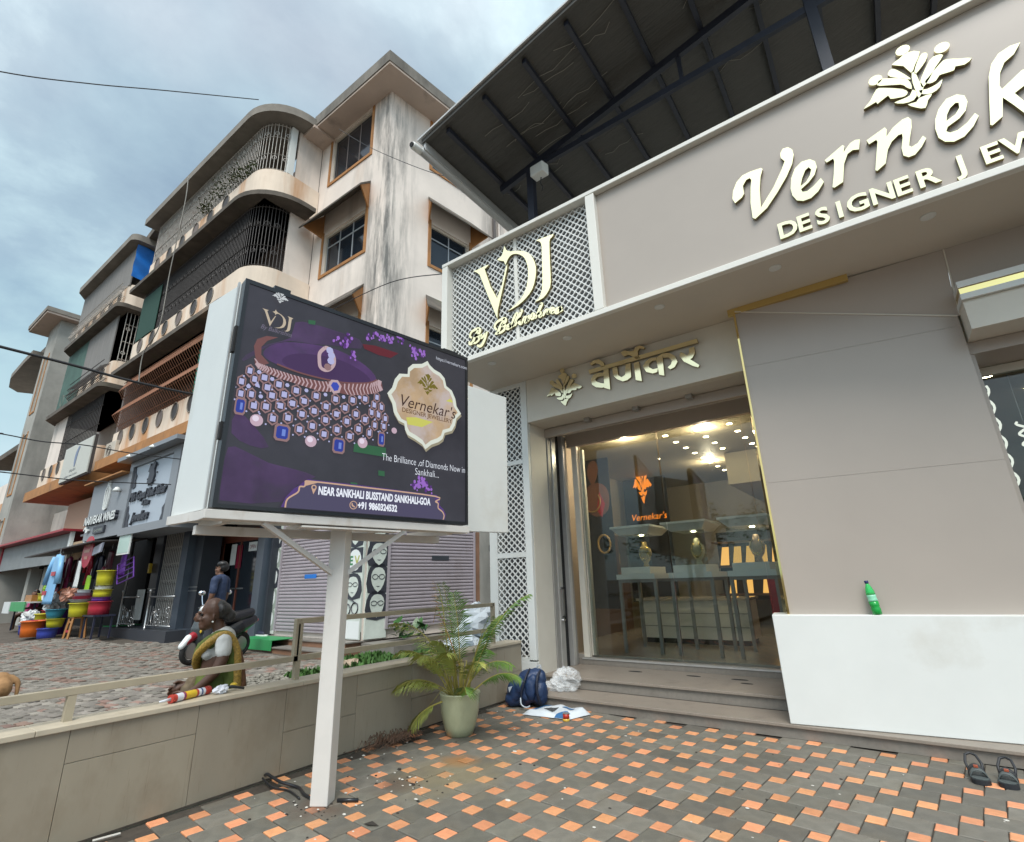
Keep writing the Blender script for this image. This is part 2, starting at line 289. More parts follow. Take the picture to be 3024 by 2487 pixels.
T_BAL={'B1':[(-4.052,4.788),(-4.110,4.696),(-4.161,4.611),(-4.209,4.601),(-4.224,4.644)],'B2':[(-4.173,4.683),(-4.208,4.724),(-4.173,4.781),(-4.067,4.793),(-4.023,4.748),(-4.058,4.705),(-4.118,4.699),(-4.049,4.672),(-4.044,4.616),(-4.104,4.585),(-4.159,4.602)],'y1':[(-3.999,4.689),(-4.009,4.642),(-3.975,4.636),(-3.926,4.678)],'y2':[(-3.897,4.693),(-3.947,4.580),(-4.011,4.509),(-4.080,4.539)],'C1':[(-3.592,4.793),(-3.664,4.704),(-3.718,4.613),(-3.760,4.619)],'C2':[(-3.731,4.659),(-3.767,4.725),(-3.714,4.781),(-3.606,4.789),(-3.575,4.741),(-3.637,4.697),(-3.591,4.677),(-3.606,4.621),(-3.676,4.599),(-3.718,4.617)],'a':[(-3.500,4.674),(-3.546,4.666),(-3.560,4.630),(-3.529,4.619),(-3.496,4.667),(-3.502,4.622),(-3.475,4.625)],'l':[(-3.475,4.625),(-3.385,4.756),(-3.401,4.783),(-3.449,4.714),(-3.461,4.635),(-3.434,4.632)],'k1':[(-3.426,4.617),(-3.317,4.793),(-3.338,4.805)],'k2':[(-3.388,4.676),(-3.325,4.699),(-3.370,4.674),(-3.333,4.617),(-3.306,4.639)],'r':[(-3.306,4.639),(-3.273,4.688),(-3.244,4.662),(-3.263,4.613),(-3.228,4.624)],'i':[(-3.199,4.698),(-3.228,4.632),(-3.197,4.634)],'s':[(-3.197,4.634),(-3.143,4.694),(-3.120,4.638),(-3.172,4.625)],'h':[(-3.105,4.613),(-3.000,4.777),(-3.020,4.788)],'h2':[(-3.077,4.655),(-3.026,4.672),(-3.037,4.621),(-3.004,4.620)],'n':[(-2.988,4.607),(-2.952,4.664),(-2.911,4.661),(-2.918,4.605)],'n2':[(-2.918,4.613),(-2.862,4.667),(-2.831,4.647),(-2.857,4.607),(-2.825,4.607)],'a2':[(-2.724,4.635),(-2.783,4.638),(-2.798,4.597),(-2.766,4.586),(-2.719,4.638),(-2.735,4.589),(-2.699,4.595)]}
LED={'plaque':[(1.559,3.366),(1.583,3.334),(1.637,3.302),(1.708,3.286),(1.757,3.247),(1.778,3.174),(1.844,3.144),(1.887,3.071),(1.900,3.001),(1.957,2.936),(1.901,2.878),(1.883,2.804),(1.848,2.747),(1.765,2.712),(1.743,2.649),(1.698,2.613),(1.620,2.576),(1.558,2.523),(1.522,2.564),(1.446,2.597),(1.372,2.621),(1.345,2.662),(1.335,2.715),(1.276,2.731),(1.227,2.794),(1.208,2.873),(1.157,2.949),(1.201,3.012),(1.223,3.094),(1.266,3.158),(1.350,3.177),(1.353,3.237),(1.399,3.288),(1.498,3.319)],'yellow':[(1.350,2.774),(1.450,2.795),(1.631,2.788),(1.517,2.718),(1.368,2.713)],'yellow2':[(1.775,3.022),(1.820,3.055),(1.851,3.041),(1.851,3.023)],'frame_o':[(0.382,1.930),(0.407,1.997),(0.456,2.063),(0.483,2.083),(0.518,2.116),(0.549,2.140),(0.913,2.142),(1.686,2.133),(1.718,2.095),(1.713,2.049),(1.758,2.017),(1.784,1.973),(1.772,1.927)],'frame_i':[(0.411,1.925),(0.420,1.986),(0.487,2.041),(0.496,2.080),(0.529,2.086),(0.538,2.118),(0.567,2.127),(0.914,2.128),(1.668,2.121),(1.669,2.076),(1.700,2.063),(1.701,2.023),(1.745,1.995),(1.765,1.961),(1.753,1.920)],'oval':[(0.152,3.026),(0.194,3.089),(0.289,3.148),(0.438,3.188),(0.623,3.214),(0.756,3.208),(0.896,3.174),(1.007,3.121),(1.063,3.051),(0.979,3.001),(0.776,2.950),(0.584,2.936),(0.403,2.938),(0.253,2.958),(0.173,2.983)],'band_t':[(0.097,2.960),(0.121,2.931),(0.180,2.924),(0.269,2.913),(0.360,2.907),(0.465,2.904),(0.586,2.911),(0.685,2.935),(0.776,2.941),(0.910,2.976),(1.021,3.015),(1.077,3.055),(1.107,3.049)],'band_b':[(0.107,2.915),(0.131,2.886),(0.186,2.871),(0.275,2.853),(0.366,2.847),(0.472,2.837),(0.593,2.829),(0.705,2.853),(0.810,2.856),(0.917,2.876),(1.027,2.916),(1.098,2.955),(1.124,2.975)],'purple1':[(0.030,2.916),(0.099,2.985),(0.184,3.086),(0.332,3.173),(0.498,3.201),(0.686,3.248),(0.903,3.290),(0.883,3.370),(0.675,3.377),(0.482,3.371),(0.351,3.337),(0.330,3.198),(0.182,3.098),(0.039,2.966)],'purple2':[(0.015,2.296),(0.112,2.290),(0.280,2.228),(0.432,2.210),(0.617,2.171),(0.487,2.094),(0.392,1.970),(0.010,1.947),(0.002,2.117)],'purple3':[(0.036,2.550),(0.161,2.464),(0.268,2.337),(0.147,2.329),(0.022,2.394)],'green1':[(0.898,2.472),(1.180,2.480),(1.187,2.402),(0.896,2.402)],'green2':[(1.122,2.283),(1.179,2.283),(1.181,2.241),(1.124,2.242)],'green3':[(0.445,3.390),(0.502,3.403),(0.502,3.367),(0.449,3.356)],'green4':[(0.890,2.161),(0.946,2.161),(0.947,2.143),(0.891,2.143)],'tube':[(0.914,3.336),(1.030,3.359),(1.262,3.358),(1.186,3.290),(1.064,3.282),(0.931,3.299)],'hex':[(0.079,2.855),(0.036,2.764),(0.116,2.802),(0.179,2.831),(0.042,2.676),(0.109,2.687),(0.207,2.763),(0.282,2.805),(0.134,2.609),(0.213,2.621),(0.244,2.711),(0.327,2.738),(0.409,2.790),(0.268,2.543),(0.309,2.648),(0.392,2.685),(0.475,2.722),(0.560,2.784),(0.371,2.570),(0.468,2.619),(0.556,2.662),(0.644,2.718),(0.715,2.794),(0.461,2.501),(0.553,2.544),(0.649,2.611),(0.731,2.675),(0.798,2.740),(0.857,2.820),(0.647,2.498),(0.746,2.552),(0.821,2.634),(0.893,2.709),(0.853,2.519),(0.923,2.591),(0.975,2.680),(1.020,2.575),(1.064,2.651),(1.030,2.752),(0.964,2.855),(1.049,2.822),(1.093,2.745),(1.148,2.657),(1.117,2.817),(1.158,2.726),(1.070,2.894)],'gems':[(0.341,2.453),(0.768,2.428),(1.129,2.543),(0.048,2.586)],'pearls':[(0.161,2.507),(0.549,2.424),(0.962,2.482),(1.243,2.636)],'dots':[(0.139,2.861),(0.231,2.833),(0.340,2.814),(0.482,2.808),(0.630,2.811),(0.778,2.827),(0.914,2.857),(0.170,2.685),(0.083,2.739),(0.137,2.762)],'ring':[(0.589,3.190),(0.553,3.136),(0.555,3.072),(0.568,3.020),(0.605,3.005),(0.643,3.023),(0.671,3.069),(0.671,3.125),(0.644,3.174),(0.610,3.197)],'ringgem':[(0.630,3.179),(0.647,3.142),(0.646,3.094),(0.624,3.036)],'hexmain':[(0.645,2.895),(0.668,2.946),(0.721,2.956),(0.757,2.914),(0.743,2.855),(0.695,2.834)],'fl':[(0.982,3.417),(1.039,3.452),(1.100,3.450),(1.162,3.463),(1.273,3.484),(1.406,3.450),(1.458,3.435),(1.425,3.393),(1.509,3.435),(1.537,2.254),(1.499,2.210),(1.469,2.166),(1.579,2.205),(1.613,2.174),(1.546,2.228),(0.838,3.206),(0.694,3.307),(0.750,3.283),(0.786,3.351)],'txt':[(1.247,2.910),(1.877,2.893),(1.302,2.822),(1.841,2.815),(1.138,2.381),(1.993,2.388),(1.451,2.312),(1.693,2.307),(0.630,2.055),(1.626,2.052),(0.946,1.983),(1.292,1.985),(1.646,3.431),(2.020,3.422),(0.099,3.367),(0.318,3.253),(0.108,3.195),(0.314,3.186),(0.214,3.458),(0.595,2.077),(0.908,1.993),(1.549,3.130)]}
# ==== b_shop
# ------------------------------------------------------------------ palette
M['white']=mat('white_acp',(.66,.68,.66),.35,var=.03,scale=2,stain=((.42,.38,.30),.35,1.3,None,.56))
M['cream']=mat('cream_paint',(.60,.57,.50),.5,var=.04,scale=3)
M['frame']=mat('frame_white',(.68,.67,.62),.4,var=.03,scale=3)
M['taupe']=mat('taupe_laminate',(.375,.33,.29),.32,var=.03,scale=1.2)
M['soffit']=mat('soffit_cream',(.55,.51,.44),.5,var=.03,scale=1.5)
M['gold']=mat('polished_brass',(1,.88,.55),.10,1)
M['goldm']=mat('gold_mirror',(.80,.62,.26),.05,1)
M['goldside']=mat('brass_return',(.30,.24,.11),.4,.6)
M['dark']=mat('dark_void',(.012,.012,.013),.8)
M['greyback']=mat('lattice_backing',(.12,.125,.13),.7)
M['steel']=mat('brushed_steel',(.42,.42,.42),.3,.9)
M['alu']=mat('aluminium',(.50,.49,.47),.35,.5,var=.06,scale=9)
M['frosted']=mat('track_grey',(.33,.32,.30),.5,.3)
M['granite']=mat('step_granite',(.235,.20,.165),.45,var=.10,scale=60,stain=((.12,.10,.085),.4,5,None,.55))
M['riser']=mat('step_riser',(.20,.18,.155),.5,var=.10,scale=30,stain=((.11,.095,.08),.45,4,None,.53))
M['beigefloor']=mat('shop_floor',(.42,.38,.33),.15,var=.04)
M['inwall']=mat('interior_wall',(.30,.26,.20),.6)
M['inceil']=mat('interior_ceiling',(.36,.31,.22),.6)
M['wood']=mat('interior_wood',(.11,.055,.028),.45,var=.2,scale=3,stretch=(14,14,1))
M['glow']=emis('lamp_glow',(1,.80,.50),45)
M['warmglow']=emis('warm_showcase_glow',(1,.50,.12),.9)
M['neon']=emis('orange_backlight',(1,.26,.02),1.0)
gm=bpy.data.materials.new('door_glass'); gm.use_nodes=True; t=gm.node_tree; t.nodes.clear()
g_o=t.nodes.new('ShaderNodeOutputMaterial'); g_t=t.nodes.new('ShaderNodeBsdfTransparent'); g_t.inputs[0].default_value=(.80,.84,.82,1)
g_g=t.nodes.new('ShaderNodeBsdfGlossy'); g_g.inputs['Roughness'].default_value=.01; g_m=t.nodes.new('ShaderNodeMixShader')
g_f=t.nodes.new('ShaderNodeFresnel'); g_f.inputs[0].default_value=1.55
t.links.new(g_f.outputs[0],g_m.inputs[0]); t.links.new(g_t.outputs[0],g_m.inputs[1]); t.links.new(g_g.outputs[0],g_m.inputs[2]); t.links.new(g_m.outputs[0],g_o.inputs[0])
M['glass']=gm
# ------------------------------------------------------------------ jewellery shop
YL,YF,ZS,ZT=5.95,4.82,4.31,6.05
shop=thing('jewellery_shop','low modern jewellery shop with taupe fascia, white lattice screens and wide glass doorway','shop',(-4.7,YL,0))
P=shop
# fascia
MB().box(-2.13,4.2,4.90,5.05,ZS+.03,ZT-.06).build('fascia_panel',M['taupe'],P)
b=MB(); b.box(-4.69,4.2,YF,5.10,ZT-.055,ZT); b.build('fascia_top_rail',M['frame'],P,bevel=.006)
MB().box(-4.69,4.2,YF,4.895,ZS-.012,ZS+.055).build('fascia_bottom_rail',M['frame'],P,bevel=.006)
MB().box(-4.69,-4.58,YF+.004,5.10,ZS+.06,ZT-.06).build('fascia_post',M['frame'],P,bevel=.005)
MB().box(-2.235,-2.115,YF+.004,4.97,ZS+.06,ZT-.06).build('fascia_post',M['frame'],P,bevel=.005)
MB().box(-4.57,-2.24,5.04,5.10,ZS+.05,ZT-.06).build('lattice_backing',M['greyback'],P)
MB().box(-4.69,4.2,5.11,5.3,ZS+.05,ZT-.03).build('fascia_back',M['cream'],P)
MB().box(-4.69,4.2,4.90,YL+.4,ZS,ZS+.045).build('soffit',M['soffit'],P)
def lattice(x0,x1,z0,z1,y,p,th=.018,hole=.345):
    """white sheet pierced by quatrefoils on a diagonal grid"""
    mb=MB(); nx=max(1,round((x1-x0)/p)); px=(x1-x0)/nx; nz=max(1,round((z1-z0)/p)); pz=(z1-z0)/nz
    def cell(cx,cz,clip):
        Q=[]; K=16
        for i in range(K):
            a=2*math.pi*(i+.5)/K
            r=hole*(.74+.26*abs(math.cos(2*a))**.7)
            Q.append((r*math.cos(a),r*math.sin(a)))
        O=[]
        for q in Q:
            s=.5/(abs(q[0])+abs(q[1])); O.append((q[0]*s,q[1]*s))
        cl=lambda u,v:(min(max(cx+u*px,x0),x1),min(max(cz+v*pz,z0),z1))
        P3=[]; 
        for q in Q: a,b_=cl(*q); P3.append((a,y,b_))
        for q in O: a,b_=cl(*q); P3.append((a,y,b_))
        for q in Q: a,b_=cl(*q); P3.append((a,y+th,b_))
        F_=[]
        for i in range(K):
            j=(i+1)%K; F_.append((i,j,K+j,K+i)); F_.append((i,i+2*K,j+2*K,j))
        # corner fillers between the diagonal tips
        mb.add(P3,F_)
        for c in ((1,0),(0,1),(-1,0),(0,-1)):
            pass
    for i in range(nx+1):
        for j in range(nz+1):
            if i<nx and j<nz: cell(x0+(i+.5)*px,z0+(j+.5)*pz,False)
            cell(x0+i*px,z0+j*pz,True)
    # tips of the diamonds
    t_=.125
    for i in range(2*nx+1):
        for j in range(2*nz+1):
            if (i+j)%2==1:
                cx,cz=x0+i*px/2,z0+j*pz/2
                pts=[(cx+t_*px,cz),(cx,cz+t_*pz),(cx-t_*px,cz),(cx,cz-t_*pz)]
                pts=[(min(max(a,x0),x1),y-.0015,min(max(b_,z0),z1)) for a,b_ in pts]
                mb.poly(pts)
    return mb
M['lat']=mat('lattice_white',(.70,.71,.69),.4)
lattice(-4.575,-3.42,ZS+.06,ZT-.06,4.94,.098).build('lattice_panel',M['lat'],P)
lattice(-3.38,-2.24,ZS+.06,ZT-.06,4.94,.098).build('lattice_panel',M['lat'],P)
MB().box(-3.425,-3.375,4.93,4.97,ZS+.06,ZT-.06).build('lattice_mullion',M['frame'],P)
# slim screen beside the doorway
MB().box(-4.74,-4.60,YL,YL+.30,.0,ZS).build('corner_post',M['white'],P,bevel=.005)
MB().box(-4.10,-3.99,YL-.006,YL+.05,.42,ZS).build('door_post',M['white'],P,bevel=.004)
for z0,z1 in ((.40,.45),(1.72,1.79),(3.04,3.10),(4.24,ZS)):
    MB().box(-4.598,-4.102,YL-.003,YL+.04,z0,z1).build('screen_rail',M['white'],P)
for z0,z1 in ((.45,1.72),(1.79,3.04),(3.10,4.24)):
    lattice(-4.596,-4.104,z0,z1,YL+.01,.092).build('lattice_screen',M['lat'],P)
MB().box(-4.598,-4.10,YL+.16,YL+.20,.45,4.3).build('screen_backing',M['greyback'],P)
MB().box(-4.60,-3.99,YL-.004,YL+.2,0,.40).build('plinth',M['white'],P,bevel=.004)
MB().box(-4.09,-3.985,YL+.052,6.43,.2,3.64).build('jamb',M['cream'],P)
# lintel, header, glass door
MB().box(-3.985,-.95,YL,YL+.12,3.64,ZS-.002).build('lintel',M['cream'],P)
MB().box(-3.985,-.95,YL+.121,6.43,3.64,3.70).build('lintel_underside',M['soffit'],P)
MB().box(-3.985,-.95,6.40,6.46,3.50,3.63).build('shutter_box',M['taupe'],P)
for x in (-3.2,-2.45,-1.72):
    MB().box(x-.04,x+.04,6.30,6.42,3.585,3.64).build('bracket',M['frosted'],P)
for i,(x0,x1,y0,y1,mm) in enumerate(((-4.06,-3.97,6.44,6.53,'frosted'),(-4.05,-3.955,6.54,6.66,'alu'),(-4.06,-3.99,6.67,6.80,'dark'),(-4.05,-3.93,6.82,6.90,'alu'),(-4.06,-3.96,6.91,7.00,'frosted'))):
    MB().box(x0,x1,y0,y1,.245,3.62).build('shutter_track',M[mm],P,bevel=.006)
b=MB()
for z in (.9,1.28): b.box(-3.955,-3.915,6.57,6.61,z,z+.02)
b.box(-3.935,-3.915,6.57,6.61,.9,1.30); pull=b.build('pull_handle',M['steel'],P)
MB().lathe([(0,0),(.03,0),(.035,.012),(.02,.03),(0,.035)],(-3.95,6.6,.85),12).build('lock_knob',M['steel'],P,smooth=True)
MB().box(-3.95,-.6,7.0,7.10,3.45,3.66).build('door_header',M['taupe'],P)
MB().box(-3.88,-3.79,7.02,7.09,.34,3.45).build('door_frame',M['cream'],P)
MB().box(-3.79,-3.72,7.10,7.16,.36,3.40).build('door_stile',M['cream'],P)
MB().box(-3.74,-2.47,7.050,7.060,.36,3.44).build('glass_pane',M['glass'],P)
MB().box(-2.46,-1.30,7.075,7.085,.36,3.44).build('glass_pane',M['glass'],P)
MB().box(-1.29,-.2,7.050,7.060,.36,3.44).build('glass_pane',M['glass'],P)
# steps
b=MB(); b.box(-4.25,3.6,5.60,6.3,0,.088); b.build('step_riser',M['riser'],P)
MB().box(-4.25,3.6,5.575,6.06,.088,.115).build('step_tread',M['granite'],P,bevel=.004)
MB().box(-4.0,.4,6.075,7.1,.116,.218).build('step_riser',M['riser'],P)
MB().box(-4.0,.4,6.05,7.03,.218,.245).build('step_tread',M['granite'],P,bevel=.004)
MB().box(-3.96,-.3,7.0,7.2,.246,.315).build('door_sill',M['riser'],P)
MB().box(-3.9,-.3,6.99,7.14,.315,.335).build('door_sill',M['alu'],P)
for x,w in ((-3.0,.10),(-2.25,.09),(-1.72,.10),(-1.60,.07)):
    MB().lathe([(0,0),(w,0),(w*.9,.003),(0,.003)],(x,6.75 if w>.08 else 6.55,.2452),12,sy=.35).build('drain_hole',M['dark'],P)
# ceiling lights under the soffit
for x in (-3.98,-2.77,-1.57,-.38,.83,2.03):
    d=MB().lathe([(.035,0),(.055,-.004),(.058,.0),(.058,.004)],(x,5.11,ZS-.004),20).build('downlight',M['white'],P,smooth=True)
    MB().lathe([(0,.004),(.034,.004)],(x,5.11,ZS-.006),16).build('lens',M['alu'],d)
# angled taupe wall with gold edge
an=R(8.6); ux,uy=math.cos(an),math.sin(an); nx_,ny_=-uy,ux
def onw(s,d,z): return (-.92+ux*s+nx_*d,5.69+uy*s+ny_*d,z)
def wallbox(s0,s1,d0,d1,z0,z1,mb=None):
    mb=mb or MB(); return mb.hexa([onw(s0,d0,z0),onw(s1,d0,z0),onw(s1,d1,z0),onw(s0,d1,z0),onw(s0,d0,z1),onw(s1,d0,z1),onw(s1,d1,z1),onw(s0,d1,z1)])
def wpanel(pts,d0,d1): 
    mb=MB(); return ext(pts,d1-d0,lambda a,b_,d:onw(a,d0+d,b_),mb=mb)
zl=lambda s:4.262-.312*s
for a,c in ((lambda s:.12,lambda s:2.284),(lambda s:2.287,lambda s:3.574),(lambda s:3.577,zl)):
    wpanel([(0,a(0)),(1.885,a(1.885)),(1.885,c(1.885)),(0,c(0))],0,.0035).build('wall_panel',M['taupe'],P)
wpanel([(.002,1.04),(1.883,1.04),(1.883,3.66),(.002,4.25)],.004,.1).build('wall_core',M['cream'],P)
A1,B1=onw(0,0,4.265),onw(1.885,0,3.675)
MB().add([A1,(.6,5.80,ZS-.004),(.6,5.80,4.31),A1],[]).v
mb=MB(); mb.add([A1,B1,(.97,5.80,ZS-.003),(-.91,5.76,ZS-.003)],[(0,1,2,3)]); mb.build('raked_panel',M['taupe'],P)
mb=MB(); mb.add([B1,(4.2,B1[1]+.12,3.675),(4.2,5.80,ZS-.003),(.974,5.80,ZS-.003)],[(0,1,2,3)]); mb.build('raked_panel',M['taupe'],P)
mb=MB(); mb.beam((B1[0]-.002,B1[1]-.006,B1[2]),(A1[0],A1[1]-.006,A1[2]),.012,.012); mb.build('edge_strip',M['cream'],P)
MB().beam((.970,5.797,ZS-.005),(.962,5.963,3.68),.010,.012).build('edge_strip',M['cream'],P)
b=MB(); b.hexa([(-1.005,YL-.0,.95),(-.925,5.675,.95),(-.905,5.675,.95),(-.93,YL,.95),(-.97,YL,ZS-.003),(-.925,5.675,4.28),(-.905,5.675,4.28),(-.93,YL,ZS-.003)]); b.build('gold_reveal',M['goldm'],P)
MB().box(-.985,.19,5.690,5.735,ZS-.075,ZS-.002).build('gold_trim',M['goldm'],P)
# low white box in front of it
def bx(s,d,z): 
    a=R(7.2); return (-1.045+math.cos(a)*s-math.sin(a)*d,5.585+math.sin(a)*s+math.cos(a)*d,z)
mb=MB(); mb.hexa([bx(0,0,.118),bx(2.6,0,.118),bx(2.6,.35,.118),bx(0,.35,.118),bx(0,0,1.03),bx(2.6,0,1.03),bx(2.6,.35,1.03),bx(0,.35,1.03)]); mb.build('planter_box',M['white'],P,bevel=.006)
# second doorway at the far end
MB().box(.955,3.6,5.66,6.5,3.70,3.755).build('door_canopy',M['white'],P)
MB().box(.96,3.6,5.675,6.4,3.757,3.818).build('canopy_gold_band',M['goldm'],P)
MB().box(.955,3.6,5.66,6.5,3.82,3.88).build('door_canopy',M['white'],P)
MB().box(.965,3.6,5.70,6.5,3.42,3.698).build('canopy_return',M['cream'],P)
MB().box(.93,3.6,6.05,6.55,3.30,3.415).build('second_lintel',M['taupe'],P)
MB().box(.90,.985,6.06,6.16,.12,3.30).build('second_jamb',M['taupe'],P)
MB().box(1.0,3.6,6.55,6.56,.12,3.30).build('glass_pane',M['glass'],P)
MB().box(.985,3.6,6.54,6.60,3.21,3.29).build('second_head',M['cream'],P)
# interior
MB().box(-4.9,3.6,7.16,13,.30,.36).build('shop_floor',M['beigefloor'],P)
MB().box(-4.9,3.6,7.12,13,3.60,3.64).build('shop_ceiling',M['inceil'],P)
MB().box(-4.9,3.6,12.9,13,.36,3.6).build('back_wall',M['inwall'],P)
MB().box(-5.0,-4.9,7.1,13,.3,3.62).build('side_wall',M['inwall'],P)
MB().box(3.6,3.7,6.6,13,.0,3.62).build('side_wall',M['inwall'],P)
MB().box(-4.3,-4.1,7.13,7.5,.36,3.6).build('wall_return',M['inwall'],P)
MB().box(-.65,-.55,7.2,12.8,.36,3.6).build('partition',M['inwall'],P)
MB().box(-4.9,3.7,6.47,13,3.66,4.2).build('roof_slab',M['cream'],P)
MB().box(-4.9,-4.82,7.6,11.0,.36,2.3).build('wood_panelling',M['wood'],P)
# dropped ceiling coffer
MB().box(-2.2,-.66,9.9,12.8,3.0,3.59).build('ceiling_drop',M['inceil'],P)
k=0
for i in range(3):
    for j in range(9):
        x=-1.62-.5*i+(j*-.0); y=7.42+.52*j
        if y>9.7 and x>-2.25: continue
        d=MB().lathe([(0,0),(.024,0),(.04,.004)],(x,y,3.594),12).build('ceiling_spot',M['glow'],P)
for i in range(5):
    MB().lathe([(0,0),(.035,0),(.05,.004)],(1.35+.5*(i%3),8.0+.9*(i//3),3.594),12).build('ceiling_spot',M['glow'],P)

# light of the ceiling spots
for x,y in ((-3.2,7.6),(-2.0,7.9),(-2.6,10.4)):
    ld_=bpy.data.lights.new('ceiling_spot_light','POINT'); ld_.energy=26; ld_.color=(1,.82,.58); ld_.shadow_soft_size=.06; lo_=bpy.data.objects.new('ceiling_spot_light',ld_); COL.objects.link(lo_); lo_.parent=shop; lo_.location=Vector((x,y,3.45))-shop.location
# twisted crystal strands hanging inside the second doorway
M['crystal']=emis('crystal_light',(.9,.88,.80),.9)
for k_,(x,z0,z1) in enumerate(((1.06,2.1,3.15),(1.28,2.15,2.75))):
    cs=thing('crystal_strand','twisted lit crystal strand hanging inside the second doorway, '+('long one beside the jamb' if k_==0 else 'short one further right'),'ornament',(x,6.75,z1)) 
    for s_ in (0,math.pi):
        MB().tube([(x+.055*math.sin(s_+t*.5),6.75+.05*math.cos(s_+t*.5),z0+(z1-z0)*t/36) for t in range(37)],.011,6).build('twist',M['crystal'],cs,smooth=True)
    MB().tube([(x,6.75,z1),(x,6.75,3.5)],.003,4).build('hanging_wire',M['steel'],cs)
# ==== c_shop2
# ------------------------------------------------------------------ things inside the shop window
M['lamwhite']=mat('laminate_white',(.72,.72,.68),.3)
M['greyleg']=mat('grey_leg',(.30,.30,.30),.4,.2)
M['black']=mat('black_velvet',(.012,.011,.010),.7)
M['bustg']=mat('bust_gold',(.55,.36,.12),.5)
M['bustw']=mat('bust_ivory',(.72,.66,.52),.5)
M['bustp']=mat('bust_rose',(.55,.36,.27),.5)
M['necklace']=mat('necklace_gold',(.9,.65,.2),.2,1)
cg=gm.copy(); cg.name='case_glass'; M['caseglass']=cg
for i,(x0,bm,lb) in enumerate(((-3.47,'bustg','slim white display stand with glass case holding a golden bust, beside the poster wall'),(-2.66,'bustw','slim white display stand in the middle of the three, ivory bust in its glass case'),(-1.85,'bustp','slim white display stand with a rose bust, nearest the gold edged wall'))):
    st=thing('display_stand',lb,'display stand',(x0+.29,7.85,.36),'jewellery display stands behind the shop glass')
    for dx in (0,.55):
        for y in (7.50,8.22):
            MB().box(x0+dx,x0+dx+.045,y,y+.045,.36,1.335).build('leg',M['greyleg'],st)
    b=MB(); b.box(x0,x0+.595,7.50,7.545,1.335,1.38); b.box(x0,x0+.595,8.22,8.265,1.335,1.38); b.build('apron',M['greyleg'],st)
    MB().box(x0-.0,x0+.6,7.44,8.27,1.382,1.455).build('table_top',M['lamwhite'],st)
    MB().box(x0+.06,x0+.52,7.50,8.15,1.457,1.555).build('case_base',M['lamwhite'],st)
    MB().box(x0+.05,x0+.56,7.50,7.506,1.556,2.03).build('case_glass',M['caseglass'],st)
    MB().hexa([(x0+.08,7.5,2.035),(x0+.53,7.5,2.035),(x0+.53,8.12,2.035),(x0+.08,8.12,2.035),(x0-.02,7.42,2.13),(x0+.61,7.42,2.13),(x0+.61,8.22,2.13),(x0-.02,8.22,2.13)]).build('case_lid',M['lamwhite'],st)
    MB().box(x0-.03,x0+.62,7.40,8.24,2.132,2.165).build('lid_cap',M['lamwhite'],st)
    MB().lathe([(0,0),(.03,0),(.035,.006)],(x0+.34,7.75,2.027),12).build('case_lamp',M['glow'],st)
    c=(x0+.36,7.78)
    bt=thing('necklace_bust',('gold' if i==0 else 'ivory' if i==1 else 'rose')+' coloured necklace bust under a small lamp in a glass case','bust',(c[0],c[1],1.557),'necklace busts in the cases')
    MB().lathe([(.05,0),(.035,.06),(.075,.11),(.105,.2),(.095,.27),(.045,.31),(.038,.37),(.02,.375),(0,.375)],(c[0],c[1],1.557),18,sy=.6).build('bust_form',M[bm],bt,smooth=True)
    ring=[(c[0]+.075*math.sin(a)*(1 if abs(a)<2.4 else 1),c[1]-.055-.012*math.cos(a),1.557+.21-.10*math.cos(a)) for a in [R(x) for x in range(-150,151,20)]]
    MB().tube(ring,.008,6).build('necklace',M['necklace'],bt,smooth=True)
    MB().lathe([(.0,0),(.022,0),(.022,.02),(0,.02)],(c[0],c[1]-.075,1.647),10).build('pendant',M['necklace'],bt)
ct=thing('sales_counter','long cream sales counter with a dark recessed plinth behind the display stands','counter',(-2.85,9.1,.36))
MB().box(-3.72,-1.98,8.8,9.5,.44,1.02).build('counter_front',M['lamwhite'],ct)
MB().box(-3.66,-2.02,8.86,9.45,.36,.44).build('plinth',M['dark'],ct)
MB().box(-3.76,-1.94,8.76,9.52,1.02,1.06).build('counter_top',M['beigefloor'],ct)
for z in (.62,.82): MB().box(-3.721,-1.979,8.795,8.80,z,z+.012).build('groove',M['greyleg'],ct)
M['redcab']=mat('crimson_panel',(.22,.005,.03),.35,var=.2,scale=8)
rc=thing('crimson_partition','dark crimson panel standing at the far right inside the shop','panel',(-1.4,9.6,.36))
MB().box(-1.78,-1.0,9.6,9.66,.36,1.35).build('panel',M['redcab'],rc); MB().box(-1.78,-1.0,9.58,9.68,1.352,1.39).build('panel_cap',M['lamwhite'],rc)
sh=thing('lit_showcase','warmly lit wall showcase with gold jewellery on slanted trays behind the counter','showcase',(-2.3,11.6,.9))
MB().box(-3.1,-1.2,11.95,12.0,.9,2.3).build('back_panel',M['black'],sh)
for z in (1.0,1.55,2.05): MB().box(-3.1,-1.2,11.5,11.95,z,z+.03).build('shelf',M['wood'],sh)
for i in range(7):
    x=-3.0+.25*i
    MB().hexa([(x,11.6,1.60),(x+.17,11.6,1.60),(x+.17,11.64,1.60),(x,11.64,1.60),(x+.02,11.85,1.98),(x+.15,11.85,1.98),(x+.15,11.88,1.98),(x+.02,11.88,1.98)]).build('jewel_tray',M['warmglow'],sh)
for i in range(5):
    x=-2.9+.32*i
    MB().hexa([(x,11.6,1.04),(x+.14,11.6,1.04),(x+.14,11.64,1.04),(x,11.64,1.04),(x+.02,11.8,1.34),(x+.12,11.8,1.34),(x+.12,11.83,1.34),(x+.02,11.83,1.34)]).build('jewel_tray',M['warmglow'],sh)
